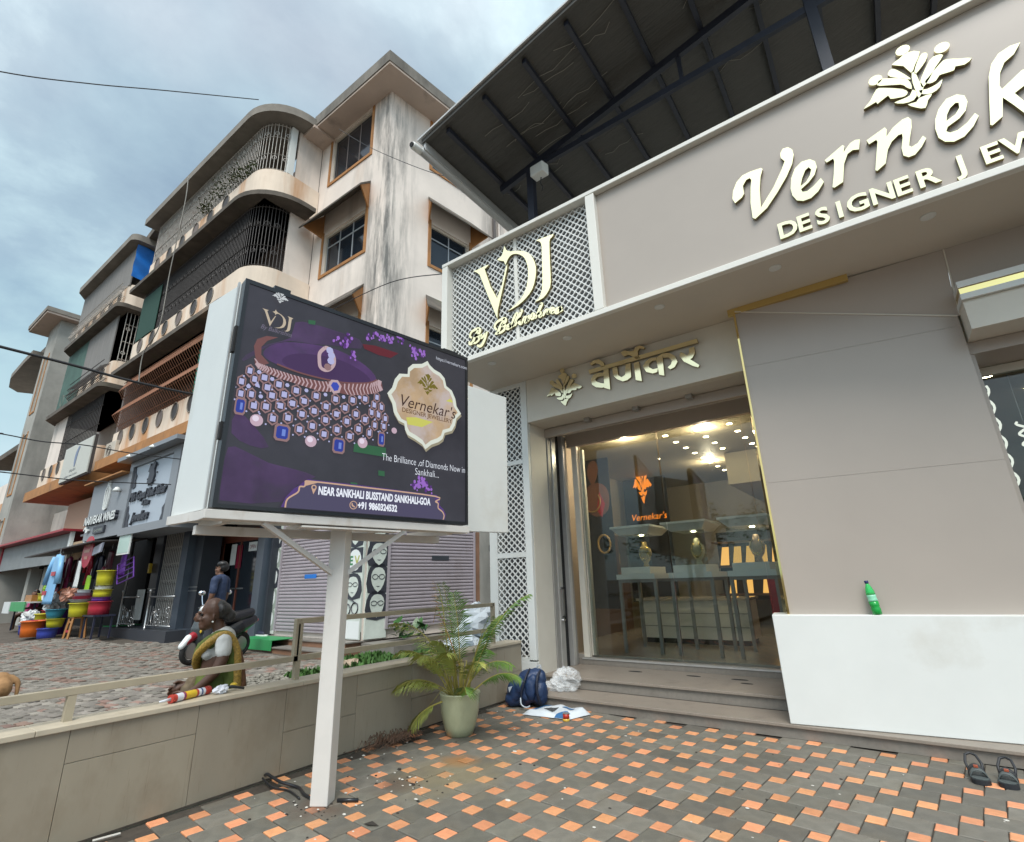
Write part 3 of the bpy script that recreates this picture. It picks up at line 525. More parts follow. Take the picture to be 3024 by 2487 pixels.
# poster of a woman with jewels on the side wall, seen through the glass
po=thing('wall_poster','tall dark poster of a woman in red and gold jewels on the left inner wall','poster',(-4.2,8.6,1.7))
MB().box(-4.62,-3.98,8.58,8.60,.9,3.58).build('poster_sheet',M['black'],po)
M['skinp']=mat('poster_skin',(.20,.075,.035),.5); M['redp']=mat('poster_red',(.45,.02,.02),.5); M['goldp']=mat('poster_gold',(.45,.27,.07),.4)
y=8.578
T=lambda a,b_,d:(a,y-d,b_)
ext(smooth2([(-4.34,3.1),(-4.24,3.2),(-4.19,3.42),(-4.26,3.56),(-4.38,3.5),(-4.42,3.3)]),.002,T).build('printed_face',M['skinp'],po)
ext(smooth2([(-4.45,3.05),(-4.2,3.12),(-4.02,2.95),(-4.05,2.6),(-4.3,2.5),(-4.5,2.7)]),.003,T).build('printed_shoulder',M['skinp'],po)
ext([(-4.28,2.62),(-4.2,2.95),(-4.10,2.72),(-4.18,2.48)],.005,T).build('printed_cloth',M['redp'],po)
mb=MB(); mb.tube([(-4.36+.17*math.sin(a)-.0,y-.007,2.78-.19*math.cos(a)) for a in [R(q) for q in range(-130,131,20)]],.014,6); mb.tube([(-4.18+.12*math.sin(a),y-.004,2.0-.16*math.cos(a)) for a in [R(q) for q in range(0,360,24)]],.02,6,closed=True); mb.build('printed_jewels',M['goldp'],po)
# backlit emblem inside
nb=thing('backlit_emblem','glowing orange backlit emblem with lettering on a dark inner wall','wall sign',(-4.0,10.9,2.6))
MB().box(-4.75,-3.75,10.95,11.0,.9,3.55).build('dark_board',M['black'],nb)
# ==== d_signs
# ------------------------------------------------------------------ gold lettering on the shop
def front(Y): return lambda a,b_,d:(a,Y-d,b_)
def glyphs(name,defs,Y,th,root,sm=True,lm=None):
    for k,p in defs.items():
        if k.endswith('_h') or k=='dots': continue
        pts=smooth2(p,2) if sm else p
        h=defs.get(k+'_h'); h=(smooth2(h,2) if sm else h) if h else None
        mb=ext(pts,th,front(Y),hole=h)
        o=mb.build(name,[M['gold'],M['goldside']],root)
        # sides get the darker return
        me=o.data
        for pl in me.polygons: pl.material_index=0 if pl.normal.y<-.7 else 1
    return
fs=thing('fascia_lettering','large polished gold script name and emblem across the taupe fascia','sign',(.7,4.88,4.45))
glyphs('letter',T_MAIN,4.895,.035,fs,sm=False)
glyphs('emblem_piece',T_EMB,4.895,.035,fs)
for (a,b_) in T_EMB['dots']:
    o=ext([(a+.052*math.cos(i*.4189),b_+.052*math.sin(i*.4189)) for i in range(15)],.035,front(4.895)).build('emblem_bead',M['gold'],fs)
sl=thing('fascia_subtitle','row of small polished gold capitals under the big script name','sign',(.6,4.88,4.45))
xs=[('D',-.278),('E',-.113),('S',.045),('I',.206),('G',.287),('N',.462),('E',.636),('R',.79),('J',1.055),('E',1.206),('W',1.335),('E',1.57),('L',1.735),('L',1.88),('E',2.02),('R',2.17),('Y',2.31)]
for ch,x in xs:
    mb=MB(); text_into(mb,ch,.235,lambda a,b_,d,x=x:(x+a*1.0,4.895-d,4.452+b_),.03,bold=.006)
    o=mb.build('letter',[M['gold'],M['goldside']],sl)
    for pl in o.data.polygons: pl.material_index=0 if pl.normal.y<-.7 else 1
vs=thing('lattice_monogram','gold serif three letter monogram with a star and script line on the white lattice','sign',(-3.4,4.92,4.4))
glyphs('letter',T_VDJ,4.938,.04,vs)
mb=MB()
for k,p in T_BAL.items(): stroke(mb,p,.024,front(4.938),.03)
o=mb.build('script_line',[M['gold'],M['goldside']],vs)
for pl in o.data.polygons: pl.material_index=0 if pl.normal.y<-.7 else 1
dv=thing('devanagari_lettering','gold Devanagari name with small emblem on the cream lintel over the door','sign',(-2.5,5.93,3.8))
glyphs('letter',{k:v for k,v in T_DEV.items()},YL-.002,.035,dv,sm=False)
# small copy of the emblem: maps the big emblem's extent on to the lintel
X=[q[0] for k,v in T_EMB.items() for q in v]; Z=[q[1] for k,v in T_EMB.items() for q in v]
ex0,ex1=min(q[0] for q in T_EMB['w2']),max(q[0] for q in T_EMB['w1']); ez0=min(q[1] for q in T_EMB['b'])
kk=.585/(ex1-ex0)
tr=lambda q:(-3.61+(q[0]-ex0)*kk,3.745+(q[1]-ez0)*kk)
glyphs('emblem_piece',{k:[tr(q) for q in v] for k,v in T_EMB.items()},YL-.002,.025,dv)
for q in T_EMB['dots']:
    a,b_=tr(q); ext([(a+.034*math.cos(i*.5236),b_+.034*math.sin(i*.5236)) for i in range(12)],.025,front(YL-.002)).build('emblem_bead',M['gold'],dv)
dv.rotation_euler=(R(3.2),0,0); dv.location.y-=.006
# backlit emblem pieces inside the shop
k2=.62/(ex1-ex0)
t2=lambda q:(-4.50+(q[0]-ex0)*k2*.72,2.98+(q[1]-ez0)*k2*1.75)
for k,v in T_EMB.items():
    if k=='dots': continue
    ext([t2(q) for q in v],.01,lambda a,b_,d:(a,10.94-d,b_)).build('glowing_piece',M['neon'],nb)
mb=MB(); text_into(mb,"Vernekar's",.2,lambda a,b_,d:(-4.62+a,10.935,2.62+b_),0,shear=.25,width=.8); mb.build('glowing_letters',M['neon'],nb)
# ==== e_ground
# ------------------------------------------------------------------ ground
M['soil']=mat('bare_ground',(.15,.12,.09),.9,var=.25,scale=3,bump=.4,bscale=30)
M['mortar']=mat('joint_sand',(.055,.045,.035),.95,var=.3,scale=20)
M['greytile']=mat('grey_paver',(.140,.132,.110),.62,var=.22,scale=9,rnd=.26,bump=.25,bscale=90,stain=[((.20,.16,.10),.45,2.2,None,.54),((.045,.045,.048),.5,4,None,.56)])
M['orangetile']=mat('terracotta_paver',(.62,.27,.13),.6,var=.14,scale=14,rnd=.16,bump=.2,bscale=90,stain=((.30,.17,.09),.5,10,None,.57))
def street_z(x,y):
    t=min(max((7-y)/6,0),1); return -.13*t+.20*min(max((-x-11)/8,0),1)
g=MB(); 
g.add([(-600,-600,-.32),(600,-600,-.32),(600,600,-.32),(-600,600,-.32)],[(0,1,2,3)]); g.build('ground',M['soil'])['kind']='structure'
fp=MB(); fp.box(-4.22,5,-1.5,5.7,-.10,-.012); fo=fp.build('forecourt_bed',M['mortar']); fo['kind']='structure'
# hopscotch paving: 2x2 grey squares with single terracotta squares
U=.1055; th=R(-6.0)
def tile_mesh(nm,n,m,seedv):
    rg=random.Random(seedv); s=U*n/2-.0035; h=.05; c=.004
    j=lambda:rg.uniform(-.0012,.0012)
    mb=MB(); z0,z1=-h,0
    b0=[(-s,-s),(s,-s),(s,s),(-s,s)]; 
    V=[(a+j(),b_+j(),z0) for a,b_ in b0]+[(a+j(),b_+j(),z1-c) for a,b_ in b0]+[(a*(1-c/s),b_*(1-c/s),z1) for a,b_ in b0]
    F_=[(8,9,10,11)]
    for i in range(4):
        k=(i+1)%4; F_+=[(i,k,4+k,4+i),(4+i,4+k,8+k,8+i)]
    mb.add(V,F_); o=mb.build(nm,m); return o
og=tile_mesh('terracotta_tile',1,M['orangetile'],1); gg=tile_mesh('grey_tile',2,M['greytile'],2)
for o in (og,gg): o.parent=fo
origin=Vector((-1.467+.02,4.237-.01,0)); ex_=Vector((math.cos(th),math.sin(th),0)); ey_=Vector((-math.sin(th),math.cos(th),0))
a1=(2*ex_-1*ey_)*U; a2=(1*ex_+2*ey_)*U
def in_view(p,m=.25):
    q=cam.matrix_world.inverted()@Vector(p)
    if q.z>-.3: return False
    x=q.x/-q.z*1493/1512; y=q.y/-q.z*1493/1243.5
    return abs(x)<1+m and abs(y)<1+m
cells=[]
for i in range(-60,60):
    for j in range(-60,60):
        c=origin+a1*i+a2*j
        if not(-4.25<c.x<4.2 and -.6<c.y<5.63): continue
        cells.append(c)
goff=(ex_*1.5+ey_*.5)*U    # centre of the grey square belonging to this terracotta square
rg=random.Random(5)
far=[MB(),MB()]
for kind,o,off in ((0,og,Vector((0,0,0))),(1,gg,goff)):
    cc=[c+off for c in cells if c.x+off.x<4.2 and -4.20<c.x+off.x and c.y+off.y<5.61]
    vis=[c for c in cc if in_view(c)]
    vis.sort(key=lambda c:(c-Vector((0,0,1.4))).length)
    near=set(id(c) for c in vis[:298])
    first=True
    for c in cc:
        rz=th+rg.uniform(-.02,.02); dz=rg.uniform(-.003,.002)
        mt=Matrix.Translation((c.x,c.y,dz))@Matrix.Rotation(rz,4,'Z')@Matrix.Rotation(rg.uniform(-.008,.008),4,'X')@Matrix.Rotation(rg.choice((0,90,180,270))*math.pi/180,4,'Z')
        if id(c) in near:
            if first: o.matrix_basis=mt; first=False
            else: inst(o,fo,mt)
        elif in_view(c,.9):
            far[kind].add([mt@v.co for v in o.data.vertices],[tuple(p.vertices) for p in o.data.polygons])
for kind,nm,m in ((0,'terracotta_tiles',M['orangetile']),(1,'grey_tiles',M['greytile'])):
    if far[kind].v: far[kind].build(nm,m,fo)['kind']='stuff'
# rust stain is in the tile surface: a thin film of iron oxide by the pot
# ------------------------------------------------------------------ street paving of worn interlocking blocks
M['pavA']=mat('street_paver_grey',(.19,.17,.145),.85,var=.25,scale=6,rnd=.25,bump=.5,bscale=50,stain=((.10,.085,.07),.5,1.6,None,.52))
M['pavB']=mat('street_paver_pink',(.225,.145,.115),.85,var=.25,scale=6,rnd=.22,bump=.5,bscale=50,stain=((.12,.09,.07),.5,1.6,None,.52))
M['pavC']=mat('street_paver_pale',(.235,.21,.18),.85,var=.2,scale=6,rnd=.2,bump=.5,bscale=50)
M['streetbed']=mat('street_bed',(.085,.07,.055),.95,var=.3,scale=4,bump=.6,bscale=12)
sb=MB()
xs_=[-300,-60,-40,-28,-20,-14,-10,-8,-6.5,-5.4,-4.46]; ys_=[-300,-30,-8,-2,0,1,2,3,4,5,6,7,9,14,40]
for i in range(len(xs_)-1):
    for j in range(len(ys_)-1):
        q=[(xs_[i],ys_[j]),(xs_[i+1],ys_[j]),(xs_[i+1],ys_[j+1]),(xs_[i],ys_[j+1])]
        sb.add([(a,b_,street_z(a,b_)-.035) for a,b_ in q],[(0,1,2,3)])
so_=sb.build('street',M['streetbed']); so_['kind']='structure'
PL,PW=.235,.118
def pav_outline():
    # wavy interlocking block
    pts=[]; n=4
    w=.016
    top=[(-.5,.5),(-.32,.5+.10),(-.14,.5),(0,.5-.10),(.14,.5),(.32,.5+.10),(.5,.5)]
    bot=[(.5,-.5),(.32,-.5+.10),(.14,-.5),(0,-.5-.10),(-.14,-.5),(-.32,-.5+.10),(-.5,-.5)]
    return [(a*PL*.965,b_*PW*.93) for a,b_ in top+bot]
po_=pav_outline(); kN=len(po_)
def pav_geo():
    V=[(a,b_,-.04) for a,b_ in po_]+[(a,b_,-.006) for a,b_ in po_]+[(a*.955,b_*.92,0) for a,b_ in po_]
    F_=[tuple(range(2*kN,3*kN))]
    for i in range(kN):
        k=(i+1)%kN; F_+=[(i,k,kN+k,kN+i),(kN+i,kN+k,2*kN+k,2*kN+i)]
    return V,F_
pV,pF=pav_geo()
protos=[]
for m in ('pavA','pavB','pavC'):
    mb=MB(); mb.add(pV,pF); protos.append(mb.build('street_paver',M[m],so_))
spots=[]
rg=random.Random(11); pa=R(9)
for i in range(-190,10):
    for j in range(-90,90):
        a=i*PL+(j%2)*PL*.5; b_=j*PW
        x=-4.7+a*math.cos(pa)-b_*math.sin(pa); y=2+a*math.sin(pa)+b_*math.cos(pa)
        if not(-21<x<-4.55 and -4<y<8.2): continue
        if y>6.75 and x>-17: continue
        if x>-8.9+.35*math.sin(y*2.1)+.2*rg.random() and y>3.9+.22*(x+8): continue
        if y>5.6 and x<-17: continue
        p=(x,y,street_z(x,y))
        if in_view(p,.06): spots.append(p)
spots.sort(key=lambda p:p[0]**2+p[1]**2)
seen=[p for p in spots if in_view(p,-.01)]
# those behind the low wall do not show: line of sight over the coping
def shows(p): 
    t=(4.32)/(-p[0]); return 1.4+(p[2]-1.4)*t>.655
near=[p for p in seen if shows(p)][:297]; nset=set(near)
far3=[MB(),MB(),MB()]; used=[0,0,0]
for p in spots:
    k=rg.choices((0,1,2),(60,20,20))[0]
    if p[0]>-9 and k==0 and rg.random()<.15: k=2
    mt=Matrix.Translation((p[0],p[1],p[2]+rg.uniform(-.014,.010)))@Matrix.Rotation(pa+rg.uniform(-.06,.06),4,'Z')@Matrix.Rotation(rg.uniform(-.07,.07),4,'X')@Matrix.Rotation(rg.uniform(-.035,.035),4,'Y')
    if p in nset:
        if not used[k]: protos[k].matrix_basis=mt; used[k]=1
        else: inst(protos[k],so_,mt)
    elif shows((p[0],p[1],p[2]+.12)):
        far3[k].add([mt@Vector(v) for v in pV],pF)
for k,m in enumerate(('pavA','pavB','pavC')):
    if far3[k].v: far3[k].build('street_pavers',M[m],so_)['kind']='stuff'
# gravel and weeds between the street and the boundary wall
M['gravel']=mat('gravel_bed',(.155,.14,.115),.95,var=.3,scale=14,bump=.5,bscale=40)
gv=MB(); gv.add([(-9.1,3.7,-.05),(-4.46,2.6,-.05),(-4.46,12,-.01),(-9.6,12,-.01),(-9.3,7.2,-.02)],[(0,1,2,3,4)]); gv.build('gravel_strip',M['gravel'])['kind']='structure'
M['peb']=mat('pebble',(.20,.185,.155),.85,var=.35,scale=9)
M['grassm']=mat('weed_leaf',(.06,.14,.03),.6,var=.3,scale=5)
mb=MB(); rg=random.Random(3)
for i in range(5200):
    x=rg.uniform(-9.2,-5.5); y=rg.uniform(3.4,9)
    if y<4.0+.25*(x+9)*-.6: continue
    p=(x,y,0)
    if not(in_view(p,.02) and shows((x,y,0))): continue
    r=rg.uniform(.015,.05); 
    mb.ball((x,y,-.02+r*.3),(r*rg.uniform(.7,1.3),r*rg.uniform(.7,1.3),r*.7),5,3)
mb.build('gravel',M['peb'])['kind']='stuff'
mb=MB()
for i in range(9000):
    x=rg.uniform(-9.2,-6.0); y=rg.uniform(5.2,9.5)
    dens=math.sin(x*2.1+y)*.5+math.sin(y*1.7-x*.8)*.5
    if dens<-.15+rg.random()*.3: continue
    if not(in_view((x,y,0),.02) and shows((x,y,.08))): continue
    h=rg.uniform(.04,.15); a=rg.uniform(0,6.28); w=.012+rg.random()*.014; t_=rg.uniform(-.05,.05)
    mb.add([(x-w*math.cos(a),y-w*math.sin(a),-.03),(x+w*math.cos(a),y+w*math.sin(a),-.03),(x+t_+w*1.3*math.cos(a+.5),y+t_+w*1.3*math.sin(a+.5),h*.6),(x+t_*2,y-t_,h)],[(0,1,2,3)])
mb.build('grass',M['grassm'])['kind']='stuff'
# ==== f_wall
# ------------------------------------------------------------------ boundary wall and railing
M['walltile']=mat('wall_tile_beige',(.285,.25,.19),.38,var=.10,scale=2.2,rnd=.06,stretch=(1,1,.35),
   stain=[((.13,.085,.045),.55,7,(1,7,.5),.60),((.17,.13,.085),.5,2.2,(1,1,.6),.55)],coord='Object')
M['coping']=mat('coping_stone',(.46,.40,.305),.5,var=.10,scale=6,stain=((.28,.22,.15),.4,8,None,.56))
M['rail']=mat('rail_paint',(.36,.31,.225),.5,var=.08,scale=5,stain=((.22,.16,.10),.4,7,None,.58))
bw=thing('boundary_wall','low beige tiled boundary wall with pale stone coping along the forecourt','wall',(-4.3,2,0))
MB().box(-4.43,-4.245,-2.5,5.94,-.2,.622).build('wall_core',M['rail'],bw)
ys=[-2.5,-1.75,-1.0,-.25,.5,1.22,1.95,2.62,3.32,4.0,4.72,5.4,5.94]
rg=random.Random(4)
for i in range(len(ys)-1):
    sp=[(.0,.30),(.303,.622)] if i%2 else [(.0,.622)]
    if i in (5,8): sp=[(.0,.44),(.443,.622)]
    for z0,z1 in sp:
        x=rg.uniform(-.002,.0015)
        MB().box(-4.243,-4.225+x,ys[i]+.0015,ys[i+1]-.0015,z0,z1).build('wall_tile',M['walltile'],bw,bevel=.0015)
MB().box(-4.4385,-4.43,-2.5,5.94,-.2,.62).build('outer_face',M['rail'],bw)
yc=[-2.5,-.7,1.05,2.75,4.4,5.93]
for i in range(5):
    MB().box(-4.455,-4.205,yc[i]+.001,yc[i+1]-.001,.6225,.655).build('coping_stone',M['coping'],bw,bevel=.004)
MB().box(-4.235,-4.222,-2.5,5.6,.0,.012).build('dirt_line',M['mortar'],bw)
ra=thing('railing','beige square section metal railing on top of the low boundary wall','railing',(-4.35,2,.655))
# lower rail runs all along, upper rail starts at the second post
MB().box(-4.372,-4.328,-2.5,5.5,.80,.845).build('rail',M['rail'],ra,bevel=.003)
MB().box(-4.372,-4.328,2.76,5.5,1.10,1.145).build('rail',M['rail'],ra,bevel=.003)
for y,zt in ((-1.6,.80),(1.20,.80),(2.74,1.145),(5.48,1.145)):
    MB().box(-4.372,-4.328,y,y+.045,.655,.799).build('post',M['rail'],ra)
    if zt>1: MB().box(-4.372,-4.328,y,y+.045 if y<5 else y+.045,.846,1.099 if y<5 else 1.145).build('post',M['rail'],ra)
MB().box(-4.372,-4.328,2.715,2.759,.80,1.145).build('post',M['rail'],ra,bevel=.003)
# ------------------------------------------------------------------ canopy roof
M['navy']=mat('navy_steel',(.018,.021,.034),.45,var=.2,scale=5)
M['foil']=mat('roof_foil',(.055,.053,.047),.42,var=.12,scale=2.5,bump=.9,bscale=5,stretch=(.7,5,.7),spec=.5)
M['roofsheet']=mat('roof_sheet',(.45,.46,.46),.5,.3)
cp=thing('canopy_roof','pitched dark canopy roof on navy steel trusses above the shop fascia','canopy',(-3.43,5.5,6.05))
rz=lambda x:7.86+.195*(x+3.31)       # underside of sheet at the truss line
MB().add([],[])
mb=MB(); x0,x1,y0,y1=-4.42,4.4,4.12,10.2
rows=14; colsn=40
rg=random.Random(2)
V=[];F_=[]
for j in range(rows+1):
    for i in range(colsn+1):
        x=x0+(x1-x0)*i/colsn; y=y0+(y1-y0)*j/rows
        V.append((x,y,rz(x)+.02+.0*y+rg.uniform(-.012,.012)))
for j in range(rows):
    for i in range(colsn):
        a=j*(colsn+1)+i; F_.append((a,a+1,a+colsn+2,a+colsn+1))
mb.add(V,F_); mb.build('foil_lining',M['foil'],cp,smooth=True)
mb=MB(); g=random.Random(9)
for i in range(46):
    x=g.uniform(-4.2,3.2); y=g.uniform(4.3,6.4); l=g.uniform(.3,1.1); P9=[]
    for t in range(6): P9.append((x+l*t/5,y+.05*g.uniform(-1,1)+.06*t/5,rz(x+l*t/5)-.001))
    mb.tube(P9,.0045,4)
mb.build('foil_crease_glints',mat('foil_crease_glint',(.26,.25,.22),.4),cp)['kind']='stuff'  # pale tubes: sheen along the foil's wrinkles put into a lighter colour
mb=MB(); mb.hexa([(x0-.06,y0-.08,rz(x0)+.04),(x1,y0-.08,rz(x1)+.04),(x1,y1,rz(x1)+.04),(x0-.06,y1,rz(x0)+.04),(x0-.06,y0-.08,rz(x0)+.07),(x1,y0-.08,rz(x1)+.07),(x1,y1,rz(x1)+.07),(x0-.06,y1,rz(x0)+.07)]); mb.build('roof_sheet',M['roofsheet'],cp)
MB().beam((x0,y0-.02,rz(x0)+.012),(x1,y0-.02,rz(x1)+.012),.05,.06).build('eaves_trim',M['foil'],cp)
for x in (-3.99,-3.31,-2.63,-1.98,-1.33,-.66,0,.66,1.32,1.98,2.64,3.3):
    MB().box(x-.03,x+.03,4.18,10.0,rz(x)-.085,rz(x)-.004).build('purlin',M['navy'],cp)
for y in (5.5,9.4):
    MB().beam((-4.02,y,rz(-4.02)-.16),(4.2,y,rz(4.2)-.16),.07,.12).build('rafter',M['navy'],cp)
    MB().beam((-3.5,y+.0,7.63),(4.2,y,7.66),.06,.10).build('tie_beam',M['navy'],cp)
    for x in (-3.43,.5,4.0):
        MB().box(x-.055,x+.055,y-.05,y+.05,4.37,7.60 if x<0 else rz(x)-.2).build('post',M['navy'],cp)
    for x in (-1.0,2.4): MB().beam((x,y,7.68),(x,y,rz(x)-.2),.05,.05).build('strut',M['navy'],cp)
# gutter pipe along the low eaves
gz=rz(x0)-.12
mb=MB(); mb.tube([(-4.44,4.1,gz),(-4.44,10,gz)],.065,10); mb.build('gutter_pipe',M['roofsheet'],cp,smooth=True)
MB().box(-4.40,-4.36,4.1,10,gz-.02,rz(x0)).build('fascia_board',M['roofsheet'],cp)
# camera at the pipe end
cc=thing('security_camera','small white bullet security camera at the corner end of the canopy gutter','camera',(-4.44,4.05,gz))
mb=MB(); mb.tube([(-4.47,4.22,gz+.02),(-4.47,4.21,gz+.02),(-4.45,3.93,gz-.03),(-4.45,3.92,gz-.03)],[.02,.055,.055,.045],14); mb.build('housing',M['white'],cc,smooth=True)
mb=MB(); mb.tube([(-4.45,3.925,gz-.03),(-4.45,3.90,gz-.034)],[.04,.036],14); mb.build('lens',M['dark'],cc)
MB().box(-4.5,-4.44,4.2,4.26,gz-.03,gz+.07).build('bracket',M['white'],cc)
fl=thing('floodlight','small pale floodlight clamped beside the canopy post above the lattice','lamp',(-3.2,5.45,7.3))
mb=MB(); mb.hexa([(-3.36,5.36,7.36),(-3.1,5.30,7.30),(-3.06,5.42,7.26),(-3.32,5.48,7.32),(-3.36,5.36,7.54),(-3.1,5.30,7.48),(-3.06,5.42,7.46),(-3.32,5.48,7.52)]); mb.build('lamp_body',M['white'],fl,bevel=.01)
MB().beam((-3.40,5.47,7.50),(-3.2,5.45,7.43),.03,.03).build('arm',M['alu'],fl)
mb=MB(); mb.tube([(-3.2,5.42,7.3),(-3.22,5.42,7.2),(-3.18,5.42,7.12),(-3.2,5.42,7.05)],.008,5); mb.build('cable_tail',M['dark'],fl)
# ==== g_led
# ------------------------------------------------------------------ LED sign on a post
LA=R(9.2); LO=Vector((-3.39,1.497,0)); ls,lc=math.sin(LA),math.cos(LA)
def lp(s,z,d=0): return (LO.x+ls*s+lc*d,LO.y+lc*s-ls*d,z)     # d: out of the screen
M['postw']=mat('sign_white_steel',(.60,.575,.54),.45,var=.05,scale=4,stain=((.36,.26,.17),.45,6,(1,1,.5),.58))
M['bezel']=mat('bezel_black',(.016,.017,.020),.3)
ld=thing('led_sign_board','white double sided LED sign board on a square post, screen showing a purple jewellery advert','sign board',(-3.44,2.46,0))
def lbox(s0,s1,z0,z1,d0,d1,mb=None):
    mb=mb or MB(); return mb.hexa([lp(s0,z0,d1),lp(s1,z0,d1),lp(s1,z0,d0),lp(s0,z0,d0),lp(s0,z1,d1),lp(s1,z1,d1),lp(s1,z1,d0),lp(s0,z1,d0)])
lbox(-.065,2.075,1.83,1.888,-.12,.006).build('tray_rail',M['postw'],ld,bevel=.004)
lbox(-.03,2.055,1.90,3.555,-.09,-.004).build('screen_case',M['bezel'],ld,bevel=.005)
for z,hh in ((2.35,.12),(2.98,.2)): lbox(-.045,-.031,z,z+hh,-.06,-.02).build('latch',M['dark'],ld)
lbox(.0,2.03,1.925,3.525,-.003,.0005)
b=MB(); lbox(-.03,2.055,1.90,1.925,-.003,.010,b); lbox(-.03,2.055,3.522,3.555,-.003,.010,b); lbox(-.03,-.002,1.925,3.522,-.003,.010,b); lbox(2.028,2.055,1.925,3.522,-.003,.010,b); b.build('bezel',M['bezel'],ld)
lbox(-.045,-.032,1.90,3.57,-.13,-.10).build('steel_edge',M['alu'],ld)
lbox(.18,.30,3.556,3.60,-.08,-.02).build('top_bracket',M['bezel'],ld); lbox(1.78,1.95,3.556,3.585,-.08,-.02).build('top_bracket',M['bezel'],ld)
# cabinet behind
def lquad(P8): return MB().hexa(P8)
mb=MB(); mb.hexa([(-3.55,1.515,1.915),(-3.545,1.545,1.915),(-4.555,1.71,1.97),(-4.56,1.68,1.97),(-3.545,1.515,3.60),(-3.54,1.545,3.60),(-4.515,1.71,3.86),(-4.52,1.68,3.86)]); mb.build('side_panel',M['white'],ld)
mb=MB(); mb.hexa([(-4.55,1.70,1.93),(-3.64,4.93,1.955),(-3.70,4.94,1.955),(-4.60,1.72,1.93),(-4.52,1.70,3.86),(-3.63,4.95,3.67),(-3.69,4.96,3.67),(-4.57,1.72,3.86)]); mb.build('back_panel',M['white'],ld,bevel=.006)
mb=MB(); mb.hexa([(-4.56,1.655,1.90),(-3.60,1.50,1.845),(-3.57,1.53,1.845),(-4.56,1.70,1.90),(-4.56,1.655,1.965),(-3.60,1.50,1.905),(-3.57,1.53,1.905),(-4.56,1.70,1.965)]); mb.build('tray_rail',M['postw'],ld)
for s in (.1,.75,1.3,1.95):
    a=lp(s,1.845,-.12); b_=(a[0]-.7,a[1]+.15,1.87); MB().beam(a,b_,.05,.05).build('cross_bar',M['postw'],ld)
mb=MB(); mb.beam(lp(0,1.80,-.45),lp(2.05,1.80,-.45),.07,.06); mb.build('main_beam',M['postw'],ld)
# post, turned a little
pc=(-3.475,2.495); ph=.062; pr_=R(31)
def pq(u,v,z): return (pc[0]+math.cos(pr_)*u*ph-math.sin(pr_)*v*ph,pc[1]+math.sin(pr_)*u*ph+math.cos(pr_)*v*ph,z)
mb=MB(); mb.hexa([pq(-1,-1,.0),pq(1,-1,.0),pq(1,1,.0),pq(-1,1,.0),pq(-1,-1,1.828),pq(1,-1,1.828),pq(1,1,1.828),pq(-1,1,1.828)]); mb.build('post',M['postw'],ld,bevel=.006)
MB().beam((pc[0],pc[1]-.06,1.50),lp(.30,1.826,-.03),.03,.035).build('brace',M['postw'],ld)
MB().beam((pc[0]+.02,pc[1]+.06,1.50),lp(1.42,1.826,-.03),.03,.035).build('brace',M['postw'],ld)
mb=MB(); mb.beam(lp(.55,1.812,-.05),lp(1.35,1.812,-.05),.12,.012); mb.build('head_plate',M['postw'],ld)
# ------------------------------------------------------------------ the picture on the screen: thin lit layers
sc=lbox(-.002,2.028,1.925,3.522,-.0035,.0); 
M['scr']=mat('screen_ground',(.040,.040,.050),.25,var=.25,scale=2,emit=.62)
scr=sc.build('screen',M['scr'],ld)
def E_(n,c,e=.62): 
    if n not in M: M[n]=emis('led_'+n,c,e)
    return M[n]
def purple(n,c,c2): return mat('led_'+n,c,.4,var=.35,scale=3,emit=.62,stain=(c2,.7,2.5,None,.48))
M['pur']=purple('purple',(.060,.034,.090),(.042,.040,.055)); M['pur2']=purple('violet',(.080,.036,.13),(.052,.036,.082))
lev=[0.0]
def layer(): lev[0]+=.0007; return lev[0]
cl=lambda q:(min(max(q[0],.004),2.022),min(max(q[1],1.928),3.519))
def art(name,polys,m,sm=0):
    d=layer(); mb=MB()
    if 1<len(polys)<9:
        for p in polys: lev[0]-=.0007 if p is not polys[0] else 0; me_o=art(name,[p],m,sm)
        return me_o
    for p in polys:
        p=[cl(q) for q in (smooth2(p,sm) if sm else p)]
        mb.poly([lp(a,b_,d) for a,b_ in p])
        bm=None
    me_o=mb.build(name,m,scr)
    bm=bmesh.new(); bm.from_mesh(me_o.data); bmesh.ops.triangulate(bm,faces=bm.faces,ngon_method='EAR_CLIP'); bm.to_mesh(me_o.data); bm.free()
    if len(polys)>1: me_o['kind']='stuff'
    return me_o
def circ(c,r,n=14,sq=1): return [(c[0]+r*math.cos(2*math.pi*i/n),c[1]+r*sq*math.sin(2*math.pi*i/n)) for i in range(n)]
art('velvet_glow',[LED['purple1'],LED['purple2']],M['pur'],2); art('velvet_glow',[LED['purple3']],M['pur'],2)
art('velvet_disc',[LED['oval']],M['pur2'],2)
ov=LED['oval']; oc_=(sum(q[0] for q in ov)/len(ov),sum(q[1] for q in ov)/len(ov))
art('velvet_shade',[[(oc_[0]+.05+(q[0]-oc_[0])*.8,oc_[1]-.035+(q[1]-oc_[1])*.7) for q in ov]],E_('velvetshade',(.060,.032,.095)),2)
art('collar',[[(.10,2.98),(.085,3.05),(.10,3.11),(.16,3.155),(.24,3.17),(.17,3.12),(.135,3.06),(.14,3.0),(.20,2.95),(.13,2.90)]],E_('rosegold',(.17,.075,.075)),1)
art('gift_tube',[LED['tube']],E_('maroon',(.12,.02,.03)))
art('green_patch',[LED['green1'],LED['green2'],LED['green3'],LED['green4']],E_('green',(.035,.12,.06)))
rg=random.Random(8)
fl_=[]; fl2=[]
for c in LED['fl']:
    for _ in range(9):
        q=(c[0]+rg.uniform(-.035,.035),c[1]+rg.uniform(-.035,.035)); r=rg.uniform(.006,.016)
        (fl_ if rg.random()<.6 else fl2).append(circ(q,r,5,1.3))
